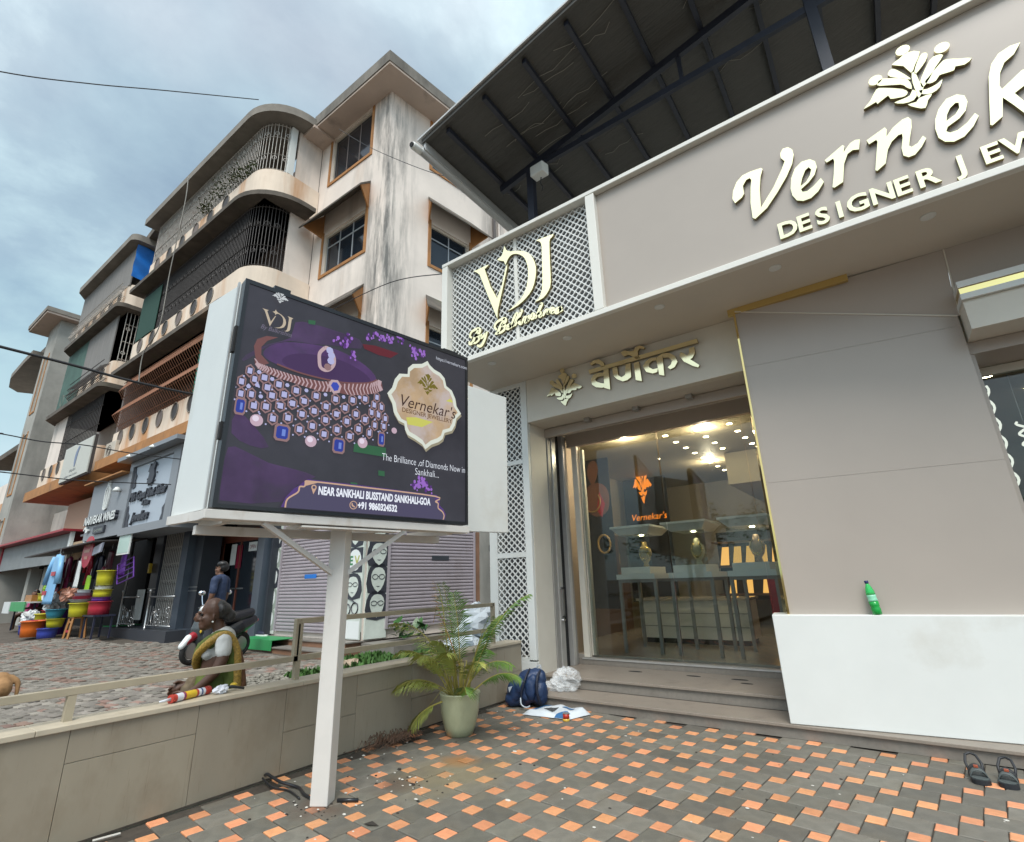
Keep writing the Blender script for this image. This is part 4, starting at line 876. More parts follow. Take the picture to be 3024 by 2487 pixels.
art('flower_petals',fl2,E_('deepviolet',(.10,.035,.20))); art('flower_petals',fl_,E_('lilac',(.30,.14,.52)))
# collar
t,bm_=LED['band_t'],LED['band_b']
art('collar',[t+bm_[::-1]],E_('rosegold',(.17,.075,.075)))
T2,B2=smooth2(t,1,False),smooth2(bm_,1,False)
def along(P,u):
    u=u*(len(P)-1); i=min(int(u),len(P)-2); f=u-i; return (P[i][0]*(1-f)+P[i+1][0]*f,P[i][1]*(1-f)+P[i+1][1]*f)
ch=[]
for i in range(44):
    u=(i+.5)/44; 
    sgn=-1 if u<.64 else 1
    if abs(u-.64)<.03: continue
    a=along(T2,min(max(u,0),1)); c=along(B2,u); m=((a[0]+c[0])/2-sgn*.016,(a[1]+c[1])/2)
    w=.0055
    ch.append([(a[0]-w,a[1]),(a[0]+w,a[1]),(m[0]+w,m[1]),(c[0]+w,c[1]),(c[0]-w,c[1]),(m[0]-w,m[1])])
art('collar_chevron',ch,E_('pinkwhite',(.48,.35,.38)))
art('collar_back',[ribbon(LED['oval'][8:14],.006,False)],E_('rosegold',(.17,.075,.075)))
hm=LED['hexmain']; art('main_setting',[hm],E_('pinkwhite',(.48,.35,.38))); cx=sum(q[0] for q in hm)/6; cz=sum(q[1] for q in hm)/6
art('sapphire',[[(cx+(q[0]-cx)*.62,cz+(q[1]-cz)*.62) for q in hm]],E_('sapphire',(.045,.07,.42)))
# hexagon links
ho,hi,dm,pd=[],[],[],[]
for i,c in enumerate(LED['hex']):
    k=.8 if c[0]>1.0 or c[0]<.12 else 1
    rx,rz_=.036*k,.052
    hexg=lambda f:[(c[0],c[1]+rz_*f),(c[0]+rx*f,c[1]+rz_*.5*f),(c[0]+rx*f,c[1]-rz_*.5*f),(c[0],c[1]-rz_*f),(c[0]-rx*f,c[1]-rz_*.5*f),(c[0]-rx*f,c[1]+rz_*.5*f)]
    ho.append(hexg(1)); hi.append(hexg(.74)); a=.019*k; dm.append([(c[0]-a,c[1]-.021),(c[0]+a,c[1]-.021),(c[0]+a,c[1]+.021),(c[0]-a,c[1]+.021)])
    for sx in (-1,1): pd.append(circ((c[0]+sx*.043*k,c[1]-.05),.007,6))
art('link_frame',ho,E_('linkrose',(.27,.165,.17))); art('link_core',hi,E_('coredark',(.05,.04,.055))); art('diamond',dm,E_('diamond',(.42,.43,.68))); art('diamond',pd,E_('diamond',(.42,.43,.68)))
art('diamond',[circ(c,.016,6) for c in LED['dots']],E_('diamond',(.42,.43,.68)))
g1,g2,g3=[],[],[]
for i,c in enumerate(LED['gems']):
    k=(.055,.05,.032,.035)[i]; h=.062
    oc=lambda f:[(c[0]+sx*k*f*qx,c[1]+sz*h*f*qz) for sx,sz,qx,qz in ((1,1,1,.7),(1,1,.7,1),(-1,1,.7,1),(-1,1,1,.7),(-1,-1,1,.7),(-1,-1,.7,1),(1,-1,.7,1),(1,-1,1,.7))]
    g1.append(oc(1)); g2.append(oc(.74)); g3.append([(c[0]-k*.05,c[1]-h*.4),(c[0]+k*.4,c[1]-h*.4),(c[0]+k*.4,c[1]+h*.4),(c[0]-k*.05,c[1]+h*.4)])
art('gem_setting',g1,E_('linkrose',(.27,.165,.17))); art('sapphire',g2,E_('sapphire2',(.03,.05,.30))); art('gem_facet',g3,E_('facet',(.16,.24,.62)))
art('pearl',[circ(c,.043 if i<3 else .026,16) for i,c in enumerate(LED['pearls'])],E_('pearl',(.52,.38,.46))); art('pearl_shine',[circ((c[0]-.008,c[1]+.012),.022,12) for c in LED['pearls'][:3]],E_('pearlw',(.72,.64,.76)))
# ring
art('ring_band',[ribbon(LED['ring']+LED['ring'][:1],.014,False)],E_('pinkwhite',(.48,.35,.38)))
art('ring_stone',[circ(c,.03,8) for c in LED['ringgem'][:3]],E_('diamond',(.42,.43,.68))); art('ring_stone',[circ(LED['ringgem'][3],.03,8)],E_('linkrose',(.27,.165,.17)))
# plaque
pq_=LED['plaque']; px=sum(q[0] for q in pq_)/len(pq_); pz=sum(q[1] for q in pq_)/len(pq_); sh_=lambda k,dx=0,dz=0:[(px+(q[0]-px)*k+dx,pz+(q[1]-pz)*k+dz) for q in pq_]
art('plaque_side',[sh_(1.0,.008,-.022)],E_('plaqueside',(.30,.27,.19))); art('plaque_rim',[sh_(1)],E_('plaquerim',(.66,.70,.62)))
M['plq']=mat('led_plaque',(.46,.33,.20),.4,var=.2,scale=4,emit=.62,stain=((.52,.46,.46),.8,3,None,.46))
art('plaque_face',[sh_(.90)],M['plq']); art('plaque_glint',[LED['yellow'],LED['yellow2']],E_('lemon',(.55,.55,.12)))
ik=.235/(ex1-ex0)
t3=lambda q:(1.565+(q[0]-(ex0+ex1)/2)*ik,3.03+(q[1]-ez0)*ik*1.05)
art('small_emblem',[[t3(q) for q in v] for k,v in T_EMB.items() if k!='dots'],E_('olive',(.16,.13,.02)))
ik2=.12/(ex1-ex0); t4=lambda q:(.214+(q[0]-(ex0+ex1)/2)*ik2,3.435+(q[1]-ez0)*ik2*1.0)
art('small_emblem',[[t4(q) for q in v] for k,v in T_EMB.items() if k!='dots'],E_('silver',(.55,.58,.60)))
# monogram copied from the lattice sign outline
vx=[q[0] for v in T_VDJ.values() for q in v]; vz=[q[1] for v in T_VDJ.values() for q in v]
mk=.225/(max(vx)-min(vx)); t5=lambda q:(.098+(q[0]-min(vx))*mk,3.222+(q[1]-min(vz))*mk*.86)
art('monogram',[[t5(q) for q in v] for v in T_VDJ.values()],E_('champagne',(.50,.42,.32)))
lo=[[t5(q) for q in T_VDJ[k]] for k in 'VDJ']
# banner at the foot
art('banner_edge',[LED['frame_o']],E_('bannerv',(.085,.045,.19))); art('banner',[LED['frame_i']],E_('bannerin',(.075,.068,.125)))
art('banner_line',[ribbon(LED['frame_i'],.0055,False)],E_('bannergold',(.55,.36,.26)))
def line(txt,s,z,size,m,width=None,shear=0,bold=0,slope=0):
    d=layer(); mb=MB(); text_into(mb,txt,size,lambda a,b_,dd:lp(s+a,z+b_+slope*a,d),0,bold=bold,shear=shear,width=width); return mb.build('lettering',m,scr)
wh=E_('letterwhite',(.80,.84,.92))
line("Vernekar's",1.262,2.865,.155,E_('letterdark',(.05,.025,.02)),.60,.28,.0)
line('DESIGNER JEWELLERY',1.30,2.815,.056,E_('letterbrown',(.16,.09,.05)),.54,0,.001)
line('The Brilliance ,of Diamonds Now in',1.13,2.365,.085,wh,.865,0,-.001); line('Sankhali...',1.45,2.285,.085,wh,.245,0,-.001)
line('NEAR SANKHALI BUSSTAND SANKHALI-GOA',.63,2.04,.082,wh,.985,0,.003); line('+91 9860324532',.945,1.962,.072,wh,.345,0,.003)
line('https://vernekars.com',1.645,3.405,.048,E_('letterpale',(.55,.58,.66)),.37,0,.0)
line('By Balkrishna',.10,3.185,.05,E_('letterfaint',(.16,.14,.20)),.22,.3,0)
art('pin_icon',[circ((.595,2.085),.02,12)+[],[(.577,2.078),(.613,2.078),(.595,2.035)]],E_('bannergold',(.55,.36,.26))); art('pin_icon',[circ((.595,2.085),.011,10)],E_('bannerin',(.075,.068,.125)))
art('phone_icon',[circ((.908,1.983),.032,16)],E_('bannergold',(.55,.36,.26))); art('phone_icon',[circ((.908,1.983),.026,16)],E_('bannerin',(.075,.068,.125))); art('phone_icon',[ribbon([(.895,1.998),(.9,1.98),(.922,1.968)],.006)],E_('bannergold',(.55,.36,.26)))
# ==== h_palm
# ------------------------------------------------------------------ potted areca palm
M['pot']=mat('glazed_pot',(.40,.42,.27),.3,var=.08,scale=5,stain=((.25,.24,.15),.35,6,(1,1,.5),.56))
M['potsoil']=mat('pot_soil',(.05,.035,.022),.95,bump=.6,bscale=60)
def leafmat(n,c,c2): 
    m=mat(n,c,.5,var=.25,scale=5,stain=(c2,.8,6,None,.52)); m.node_tree.nodes['Principled BSDF'].inputs['Transmission Weight'].default_value=0
    return m
M['lfG']=leafmat('frond_green',(.075,.16,.02),(.15,.21,.035)); M['lfY']=leafmat('frond_yellow_green',(.22,.25,.045),(.36,.32,.08)); M['lfB']=leafmat('frond_dry',(.20,.12,.05),(.33,.22,.10)); M['lfO']=leafmat('frond_orange',(.34,.20,.05),(.42,.13,.03))
M['stemY']=mat('palm_stem',(.30,.26,.06),.5,var=.2,scale=6)
PC=Vector((-3.75,4.2,0))
pp=thing('potted_palm','green and yellowing areca palm in a pale glazed pot beside the boundary wall','potted plant',PC)
MB().lathe([(.10,0),(.125,.004),(.155,.08),(.185,.2),(.193,.30),(.198,.355),(.204,.366),(.200,.375),(.186,.372),(.182,.32),(.17,.31)],PC,36).build('pot',M['pot'],pp,smooth=True)
MB().lathe([(0,.318),(.183,.312)],PC,24).build('soil',M['potsoil'],pp)
rg=random.Random(21)
def frond(az,L0,elev,droop,mtl,seedv,wl=.19,base=(0,0),twist=0,name='frond',parent=None,org=None,dens=34):
    r=random.Random(seedv); o=(org or PC)+Vector((base[0],base[1],.315)) if org is None else org
    pts=[]; p=Vector(o); d=Vector((math.cos(az)*math.cos(elev),math.sin(az)*math.cos(elev),math.sin(elev)))
    n=22; side=Vector((-math.sin(az),math.cos(az),0))
    for i in range(n+1):
        pts.append(p.copy()); p=p+d*(L0/n); d=(d+Vector((0,0,-droop*(i/n)**1.3*2.2/n))+side*twist/n).normalized()
    mb=MB(); mb.tube(pts,[.009-.0075*i/n for i in range(n+1)],5,0)
    k0=int(n*.34)
    for j in range(dens):
        u=.34+.66*j/(dens-1); x=u*n; i=min(int(x),n-1); f=x-i; q=pts[i]*(1-f)+pts[i+1]*f; t_=(pts[i+1]-pts[i]).normalized()
        upv=side.cross(t_); 
        for sgn in (-1,1):
            w=wl*(math.sin(math.pi*min(1,(u-.30)/.72))**.55)*r.uniform(.8,1.1)+.03
            dd=(t_*(.75+.35*u)+side*sgn*1.0+upv*r.uniform(.15,.5)).normalized()
            tip_d=(dd+Vector((0,0,-r.uniform(.25,.75)))).normalized()
            a=q; m_=q+dd*w*.5; e=m_+tip_d*w*.55; wd=(t_*.75+upv*.3*sgn).normalized()*.0072*r.uniform(.7,1.15)
            mb.add([a-wd*.5,a+wd*.5,m_+wd,m_-wd,e],[(0,1,2,3),(3,2,4)],1)
    return mb.build(name,[M['stemY'],M[mtl]],parent if parent is not None else pp)
sp=[ # azimuth deg, length, elevation, droop, material
 (150,1.16,76,1.1,'lfG'),(25,1.2,66,1.35,'lfG'),(5,.80,74,1.0,'lfG'),(60,.85,70,1.2,'lfG'),(120,1.0,82,.9,'lfG'),(205,1.22,82,1.9,'lfB'),
 (190,1.12,60,1.8,'lfY'),(170,.86,45,1.6,'lfO'),(230,.80,58,1.8,'lfY'),(262,.74,60,2.0,'lfY'),(300,.72,62,1.9,'lfY'),(330,.76,52,1.8,'lfY'),(350,.80,48,1.7,'lfG'),(280,.62,76,1.7,'lfY'),
 (245,.72,34,1.5,'lfY'),(215,.62,28,1.3,'lfY'),(185,.68,66,1.6,'lfG'),(95,.72,50,1.5,'lfG'),(320,.50,35,1.4,'lfG'),(15,.66,38,1.5,'lfG')]
for i,(az,l,el,dr,m) in enumerate(sp):
    a=R(az); frond(a,l,R(el),dr,m,100+i,base=(.05*math.cos(a)+rg.uniform(-.03,.03),.05*math.sin(a)+rg.uniform(-.03,.03)),twist=rg.uniform(-.3,.3),wl=.17 if m!='lfB' else .13)
frond(R(255),.42,R(-8),1.3,'lfY',60,base=(-.06,-.14),wl=.12)
for i in range(9):
    a=i*.7; b_=.05+.03*(i%3); 
    MB().tube([PC+Vector((b_*math.cos(a),b_*math.sin(a),.31)),PC+Vector((b_*1.25*math.cos(a),b_*1.25*math.sin(a),.50)),PC+Vector((b_*1.8*math.cos(a),b_*1.8*math.sin(a),.66))],[.011,.009,.006],6).build('stem',M['stemY'],pp,smooth=True)
mb=MB(); mb.tube([PC+Vector((-.02,.02,.6)),PC+Vector((-.30,.06,1.02)),PC+Vector((-.42,.08,1.17)),PC+Vector((-.45,.07,1.0))],[.006,.005,.003,.003],5); mb.build('bare_stalk',M['lfO'],pp)
# ==== i_props
# ------------------------------------------------------------------ small things on the forecourt
def blob(name,balls,m,parent,vox=.012,smooth_it=6,sub=None,disp=None,loc=None):
    """union of overlapping ellipsoids/capsules made into one continuous skin"""
    mb=MB()
    for b in balls:
        if b[0]=='b': mb.ball(b[1],b[2],14,9)
        else: mb.tube(cap_pts(b[1],b[2]),b[3] if len(b)>3 and isinstance(b[3],list) else None,10) if False else capsule(mb,*b[1:])
    o=mb.build(name,m,parent,smooth=True)
    r=o.modifiers.new('skin','REMESH'); r.mode='VOXEL'; r.voxel_size=vox; r.use_smooth_shade=True
    if smooth_it:
        s=o.modifiers.new('soft','SMOOTH'); s.factor=.6; s.iterations=smooth_it
    if disp:
        tx=bpy.data.textures.new(name+'_folds','CLOUDS'); tx.noise_scale=disp[1]
        d=o.modifiers.new('folds','DISPLACE'); d.texture=tx; d.strength=disp[0]; d.mid_level=.5; d.texture_coords='GLOBAL'
    return o
def capsule(mb,pts,rs,sq=1):
    """rounded tapering tube through pts"""
    P=smooth2([tuple(p) for p in pts],4,False) if len(pts)>2 else [tuple(p) for p in pts]
    k=len(P); R_=[]
    for i in range(k):
        x=i/(k-1)*(len(rs)-1); a=min(int(x),len(rs)-2); f=x-a; R_.append(rs[a]*(1-f)+rs[a+1]*f)
    mb.tube(P,R_,12); mb.ball(P[0],R_[0],10,7); mb.ball(P[-1],R_[-1],10,7)
M['nylon']=mat('navy_nylon',(.013,.034,.095),.5,var=.25,scale=7,bump=.3,bscale=14)
M['nylond']=mat('dark_nylon',(.010,.014,.03),.6)
M['refl']=mat('reflective_grey',(.40,.45,.50),.4)
bp=thing('backpack','navy blue backpack leaning against the white plinth at the corner of the steps','backpack',(-3.80,5.40,0))
blob('bag_body',[('b',(-3.86,5.46,.15),(.17,.13,.15)),('b',(-3.80,5.50,.27),(.15,.12,.13)),('b',(-3.72,5.54,.30),(.12,.10,.11)),('b',(-3.95,5.42,.09),(.11,.12,.09)),('b',(-3.68,5.52,.15),(.10,.11,.14))],M['nylon'],bp,.014,5,disp=(.03,.09))
blob('front_pocket',[('b',(-3.93,5.36,.17),(.10,.07,.12)),('b',(-3.86,5.37,.24),(.09,.07,.10)),('b',(-3.97,5.36,.08),(.09,.07,.08))],M['nylon'],bp,.012,5,disp=(.02,.07))
blob('side_pocket',[('b',(-3.73,5.40,.20),(.075,.06,.13)),('b',(-3.70,5.42,.28),(.06,.05,.08))],M['nylon'],bp,.012,4,disp=(.015,.06))
MB().tube(smooth2([(-3.80,5.33,.03),(-3.80,5.315,.15),(-3.77,5.33,.27),(-3.76,5.39,.36),(-3.78,5.48,.40)],4,False),.012,6).build('zip_seam',M['nylond'],bp,smooth=True)
MB().tube(smooth2([(-3.62,5.44,.05),(-3.63,5.39,.18),(-3.64,5.42,.32),(-3.66,5.52,.38)],4,False),.016,6).build('strap',M['nylond'],bp,smooth=True)
MB().tube(smooth2([(-3.80,5.30,.12),(-3.77,5.27,.06),(-3.71,5.28,.035),(-3.67,5.30,.05)],4,False),.009,6).build('pull_cord',M['refl'],bp,smooth=True)
mb=MB(); mb.add([(-3.965,5.285,.22),(-3.905,5.290,.235),(-3.945,5.280,.165)],[(0,1,2)]); mb.build('logo_triangle',M['refl'],bp)
MB().tube([(-3.70,5.53,.38),(-3.71,5.53,.43),(-3.67,5.55,.44),(-3.665,5.55,.37)],.008,6).build('grab_loop',M['refl'],bp,smooth=True)
pm=bpy.data.materials.new('clear_plastic'); pm.use_nodes=True; b_=pm.node_tree.nodes['Principled BSDF']; b_.inputs['Base Color'].default_value=(.85,.87,.88,1); b_.inputs['Roughness'].default_value=.18; b_.inputs['Alpha'].default_value=.26
M['plastic']=pm
pb=thing('plastic_bag','crumpled clear plastic bag lying on the step beside the blue backpack','plastic bag',(-3.55,5.95,.12))
def crumple(name,c,r,m,parent,seedv,amp=.5,seg=(26,16)):
    g=random.Random(seedv); mb=MB(); n,k=seg
    ph=[(g.uniform(2,9),g.uniform(2,9),g.uniform(0,6)) for _ in range(7)]
    def rad(a,b_): return 1+amp*sum(math.sin(p*a+q*b_+s)*.16 for p,q,s in [(round(p),q,s) for p,q,s in ph])+amp*g.uniform(-.1,.1)
    V=[];F_=[]
    for i in range(k+1):
        b_=math.pi*i/k
        for j in range(n):
            a=2*math.pi*j/n; q=rad(a,b_) if 0<i<k else 1
            V.append((c[0]+r[0]*q*math.sin(b_)*math.cos(a),c[1]+r[1]*q*math.sin(b_)*math.sin(a),c[2]+r[2]*max(-1,-math.cos(b_)*q)))
    for i in range(k):
        for j in range(n): F_.append((i*n+j,i*n+(j+1)%n,(i+1)*n+(j+1)%n,(i+1)*n+j))
    mb.add(V,F_); return mb.build(name,m,parent)
crumple('bag_film',(-3.52,5.90,.235),(.16,.10,.12),M['plastic'],pb,3,.8)
crumple('bag_film',(-3.62,5.86,.19),(.13,.08,.075),M['plastic'],pb,5,.9,(20,12))
M['sackw']=mat('sack_white',(.55,.60,.64),.4,var=.08,scale=6); M['sackb']=mat('sack_blue',(.03,.13,.30),.4); M['sackd']=mat('sack_print_dark',(.05,.055,.06),.5)
sk=thing('empty_sack','flattened white and blue printed packing sack lying on the paving before the steps','sack',(-3.35,5.25,0))
mb=MB(); g=random.Random(2); nx,ny=16,10
def skp(i,j,dz=0):
    u,v=i/nx,j/ny; x=-3.62+.56*u+.10*v-.02; y=5.10+.06*u+.36*v*(1-.2*u)
    h=.05+.012*math.sin(u*7+v*3)*math.sin(v*6)+.009*math.sin(u*15+v*9)+.035*u*v
    e=min(u,1-u,v,1-v); return (x,y,max(.008,h*min(1,e*9+.15))+dz)
mb.add([skp(i,j) for j in range(ny+1) for i in range(nx+1)],[(j*(nx+1)+i,j*(nx+1)+i+1,(j+1)*(nx+1)+i+1,(j+1)*(nx+1)+i) for j in range(ny) for i in range(nx)]); mb.build('sack_sheet',M['sackw'],sk,smooth=True)
def skpatch(nm,i0,i1,j0,j1,m):
    mb=MB(); mb.add([skp(i,j,.004) for j in range(j0,j1+1) for i in range(i0,i1+1)],[(j*(i1-i0+1)+i,j*(i1-i0+1)+i+1,(j+1)*(i1-i0+1)+i+1,(j+1)*(i1-i0+1)+i) for j in range(j1-j0) for i in range(i1-i0)]); mb.build(nm,m,sk,smooth=True)
skpatch('printed_band',2,3,2,9,M['sackb']); skpatch('printed_animal',5,8,3,6,M['sackd']); skpatch('printed_lettering',9,12,6,8,M['sackb']); skpatch('printed_side',11,15,0,2,M['sackb'])
cn=thing('small_tin','small red and yellow tin standing beside the packing sack','tin',(-3.10,5.13,0))
M['tinr']=mat('tin_red',(.42,.03,.015),.35); M['tiny']=mat('tin_yellow',(.60,.38,.05),.35)
MB().lathe([(.034,.024),(.034,.068)],(-3.10,5.13,0),18).build('tin_body',M['tinr'],cn,smooth=True)
MB().lathe([(.033,0),(.036,.004),(.036,.023)],(-3.10,5.13,0),18).build('tin_base',M['tiny'],cn,smooth=True)
MB().lathe([(.036,.069),(.036,.074),(0,.0745)],(-3.10,5.13,0),18).build('tin_lid',M['steel'],cn)
# sandals
M['sand']=mat('sandal_black',(.018,.02,.024),.55,var=.2,scale=8); M['sandf']=mat('sandal_footbed',(.07,.085,.085),.6); M['sandr']=mat('sandal_tag',(.32,.07,.03),.5)
def sandal(x,y,rot,lab,mir):
    s=thing('sandal',lab,'sandal',(x,y,0),'pair of black sandals'); 
    def q(u,v,z): return (x+math.cos(rot)*u*mir-math.sin(rot)*v,y+math.sin(rot)*u*mir+math.cos(rot)*v,z)
    so_=[(-.03,-.125),(.02,-.135),(.05,-.11),(.055,-.05),(.042,.02),(.04,.09),(.02,.125),(-.02,.125),(-.035,.09),(-.035,.0),(-.05,-.06),(-.05,-.10)]
    ext(smooth2(so_,2),.028,lambda a,b_,d:q(a,b_,d)).build('sole',M['sand'],s)
    ext([(a*.88,b_*.93) for a,b_ in smooth2(so_,2)],.004,lambda a,b_,d:q(a,b_,.029+d)).build('footbed',M['sandf'],s)
    for v,h,w in ((-.075,.055,.022),(-.02,.065,.018)):
        mb=MB(); arc=[q(.052*math.cos(t),v,.02+h*math.sin(t)) for t in [R(k) for k in range(0,181,15)]]; arc2=[q(.050*math.cos(t),v+w*2,.02+(h+.008)*math.sin(t)) for t in [R(k) for k in range(0,181,15)]]
        n=len(arc); mb.add(arc+arc2,[(i,i+1,n+i+1,n+i) for i in range(n-1)]); o=mb.build('strap',M['sand'] if v>-.05 else M['sandf'],s,smooth=True); so=o.modifiers.new('thick','SOLIDIFY'); so.thickness=.006
    mb=MB(); mb.tube([q(.04,.03,.03),q(.045,.07,.08),q(.03,.125,.115),q(0,.14,.125),q(-.03,.125,.115),q(-.045,.07,.08),q(-.036,.03,.03)],.009,6); mb.build('heel_strap',M['sand'],s,smooth=True)
    MB().box(*sorted((q(-.014,-.03,0)[0],q(.01,-.03,0)[0])),y-.05,y-.03,.082,.095).build('buckle',M['sandr'],s)
sandal(.165,5.20,R(4),'black strap sandal standing on the paving, further from the white wall end',1)
sandal(.325,5.20,R(-8),'black strap sandal beside its mate, at the right edge of the paving',-1)
# green bottle on the white box
bm_=bpy.data.materials.new('green_pet'); bm_.use_nodes=True; q_=bm_.node_tree.nodes['Principled BSDF']; q_.inputs['Base Color'].default_value=(.02,.55,.12,1); q_.inputs['Roughness'].default_value=.12; q_.inputs['Alpha'].default_value=.72
M['pet']=bm_; M['petfull']=mat('green_drink',(.01,.30,.05),.15); M['petlabel']=mat('bottle_label',(.25,.62,.42),.4); M['cap']=mat('cap_navy',(.012,.02,.09),.4)
bo=thing('soft_drink_bottle','half full green plastic bottle with navy cap standing on the low white wall','bottle',(-.215,5.725,1.03))
c=(-.215,5.725,1.032); k=.285/.285
lean=lambda o:o
b=MB().lathe([(.028,0),(.036,.004),(.037,.05),(.033,.062),(.037,.075),(.037,.11)],c,20); b.build('drink',M['petfull'],bo,smooth=True)
MB().lathe([(.0375,.111),(.037,.125),(.034,.135),(.036,.15),(.036,.165)],c,20).build('label',M['petlabel'],bo,smooth=True)
MB().lathe([(.036,.166),(.034,.19),(.026,.225),(.015,.25),(.0125,.262)],c,20).build('neck',M['pet'],bo,smooth=True)
MB().lathe([(.015,.262),(.016,.266),(.016,.284),(.013,.287),(0,.287)],c,16).build('cap',M['cap'],bo,smooth=True)
for ch in bo.children: ch.data.transform(Matrix.Rotation(R(-6.5),4,'Y'))
# sealant cartridge and tool on the coping
tu=thing('sealant_cartridge','red sealant cartridge with yellow label lying on the stone coping','tube',(-4.33,1.92,.655))
M['tred']=mat('cartridge_red',(.42,.045,.03),.4); M['tyel']=mat('cartridge_yellow',(.62,.42,.03),.4); M['twht']=mat('cartridge_white',(.62,.64,.70),.4); M['tblu']=mat('cartridge_blue',(.03,.06,.20),.4)
ax=lambda t:(-4.29-.14*0+(-4.40+4.29)*t,1.78+.30*t,.684)
def seg(nm,t0,t1,r,m): mb=MB(); mb.tube([ax(t0),ax(t1)],r,18); mb.build(nm,m,tu,smooth=False)
seg('cartridge_body',0,.94,.0265,M['tred']); seg('front_rim',-.02,.03,.0285,M['tred']); seg('end_rim',.92,1.0,.029,M['tred']); seg('label_panel',.10,.26,.0268,M['twht']); seg('label_panel',.28,.30,.0269,M['tblu']); seg('label_panel',.33,.60,.0269,M['tyel']); seg('label_panel',.66,.84,.0268,M['twht']); seg('label_panel',.73,.77,.0270,M['tblu'])
mb=MB(); mb.tube([ax(-.02),ax(-.28)],[.011,.005],10); mb.build('nozzle',M['twht'],tu,smooth=True)
gl=thing('tool_bundle','small black and yellow hand tool with a white rag beside the sealant cartridge','tool',(-4.33,2.17,.655))
mb=MB(); mb.tube([(-4.30,2.30,.668),(-4.34,2.22,.69),(-4.37,2.13,.68)],[.009,.010,.008],8); mb.tube([(-4.38,2.28,.668),(-4.36,2.2,.69)],.008,8); mb.build('handles',M['bezel'],gl,smooth=True)
MB().ball((-4.37,2.25,.695),(.022,.028,.016)).build('yellow_grip',M['tyel'],gl,smooth=True)
crumple('rag',(-4.31,2.13,.685),(.03,.05,.03),M['twht'],gl,9,.7,(14,9))
# fallen dry frond, hose, string, litter
dl=thing('fallen_frond','dry brown palm frond lying on the paving against the boundary wall','leaf litter',(-4.1,3.6,0))
o=frond(R(80),.55,R(10),.35,'lfB',300,wl=.12,org=Vector((-4.14,3.38,.02)),parent=dl,name='frond',dens=34)
M['deadp']=mat('dead_leaf',(.085,.045,.026),.8,var=.4,scale=20); o.data.materials[1]=M['deadp']; o.data.materials[0]=M['deadp']
mb=MB(); g=random.Random(6)
for i in range(150):
    x=-4.13+g.gauss(0,.05)+.10*g.random(); y=3.58+g.gauss(0,.14); a=g.uniform(0,6.28); l=g.uniform(.05,.16); z=g.uniform(.005,.10); w=.005
    mb.add([(x,y,z*.4),(x+math.cos(a)*l*.5-w,y+math.sin(a)*l*.5,z+.015),(x+math.cos(a)*l,y+math.sin(a)*l,z*.5),(x+math.cos(a)*l*.5+w,y+math.sin(a)*l*.5,z+.012)],[(0,1,2,3)])
mb.build('dry_leaflets',M['deadp'],dl)['kind']='stuff'
ho=thing('drain_hose','thin black cable running from the wall foot to the sign post','cable',(-3.9,2.5,0))
mb=MB(); mb.tube(smooth2([(-4.22,2.50,.045),(-4.16,2.49,.06),(-4.0,2.50,.035),(-3.85,2.55,.012),(-3.70,2.50,.012),(-3.56,2.48,.012)],5,False),.011,7); mb.build('cable_run',M['bezel'],ho,smooth=True)
mb=MB(); mb.tube(smooth2([(-4.20,2.47,.035),(-4.02,2.45,.012),(-3.86,2.48,.011),(-3.66,2.44,.011)],5,False),.007,6); mb.tube([(-3.40,2.56,.012),(-3.28,2.64,.012)],.012,7); mb.build('cable_run',M['bezel'],ho,smooth=True)
st=thing('guy_string','thin dark string tied from the palm stem down to the paving','string',(-4,4.0,0))
mb=MB(); mb.tube([(-3.72,4.16,.62),(-3.9,4.02,.34),(-4.17,3.87,.0)],.0028,5); mb.build('string_line',M['stemY'],st)
#rs=thing('rust_stain','orange rust stain with pale dust around it on the paving near the pot','stain',(-3.2,3.75,0))
# ==== j_build
# ------------------------------------------------------------------ apartment building
def wallmat(n,c,extra=None,sa=.55):
    return mat(n,c,.85,var=.10,scale=.7,bump=.12,bscale=20,stain=[((.20,.19,.175),sa,.55,(1,1,.22),.53),((.33,.19,.09),.42,.5,(1,1,.3),.56)]+(extra or []))
M['apt']=wallmat('stained_plaster',(.70,.62,.555))
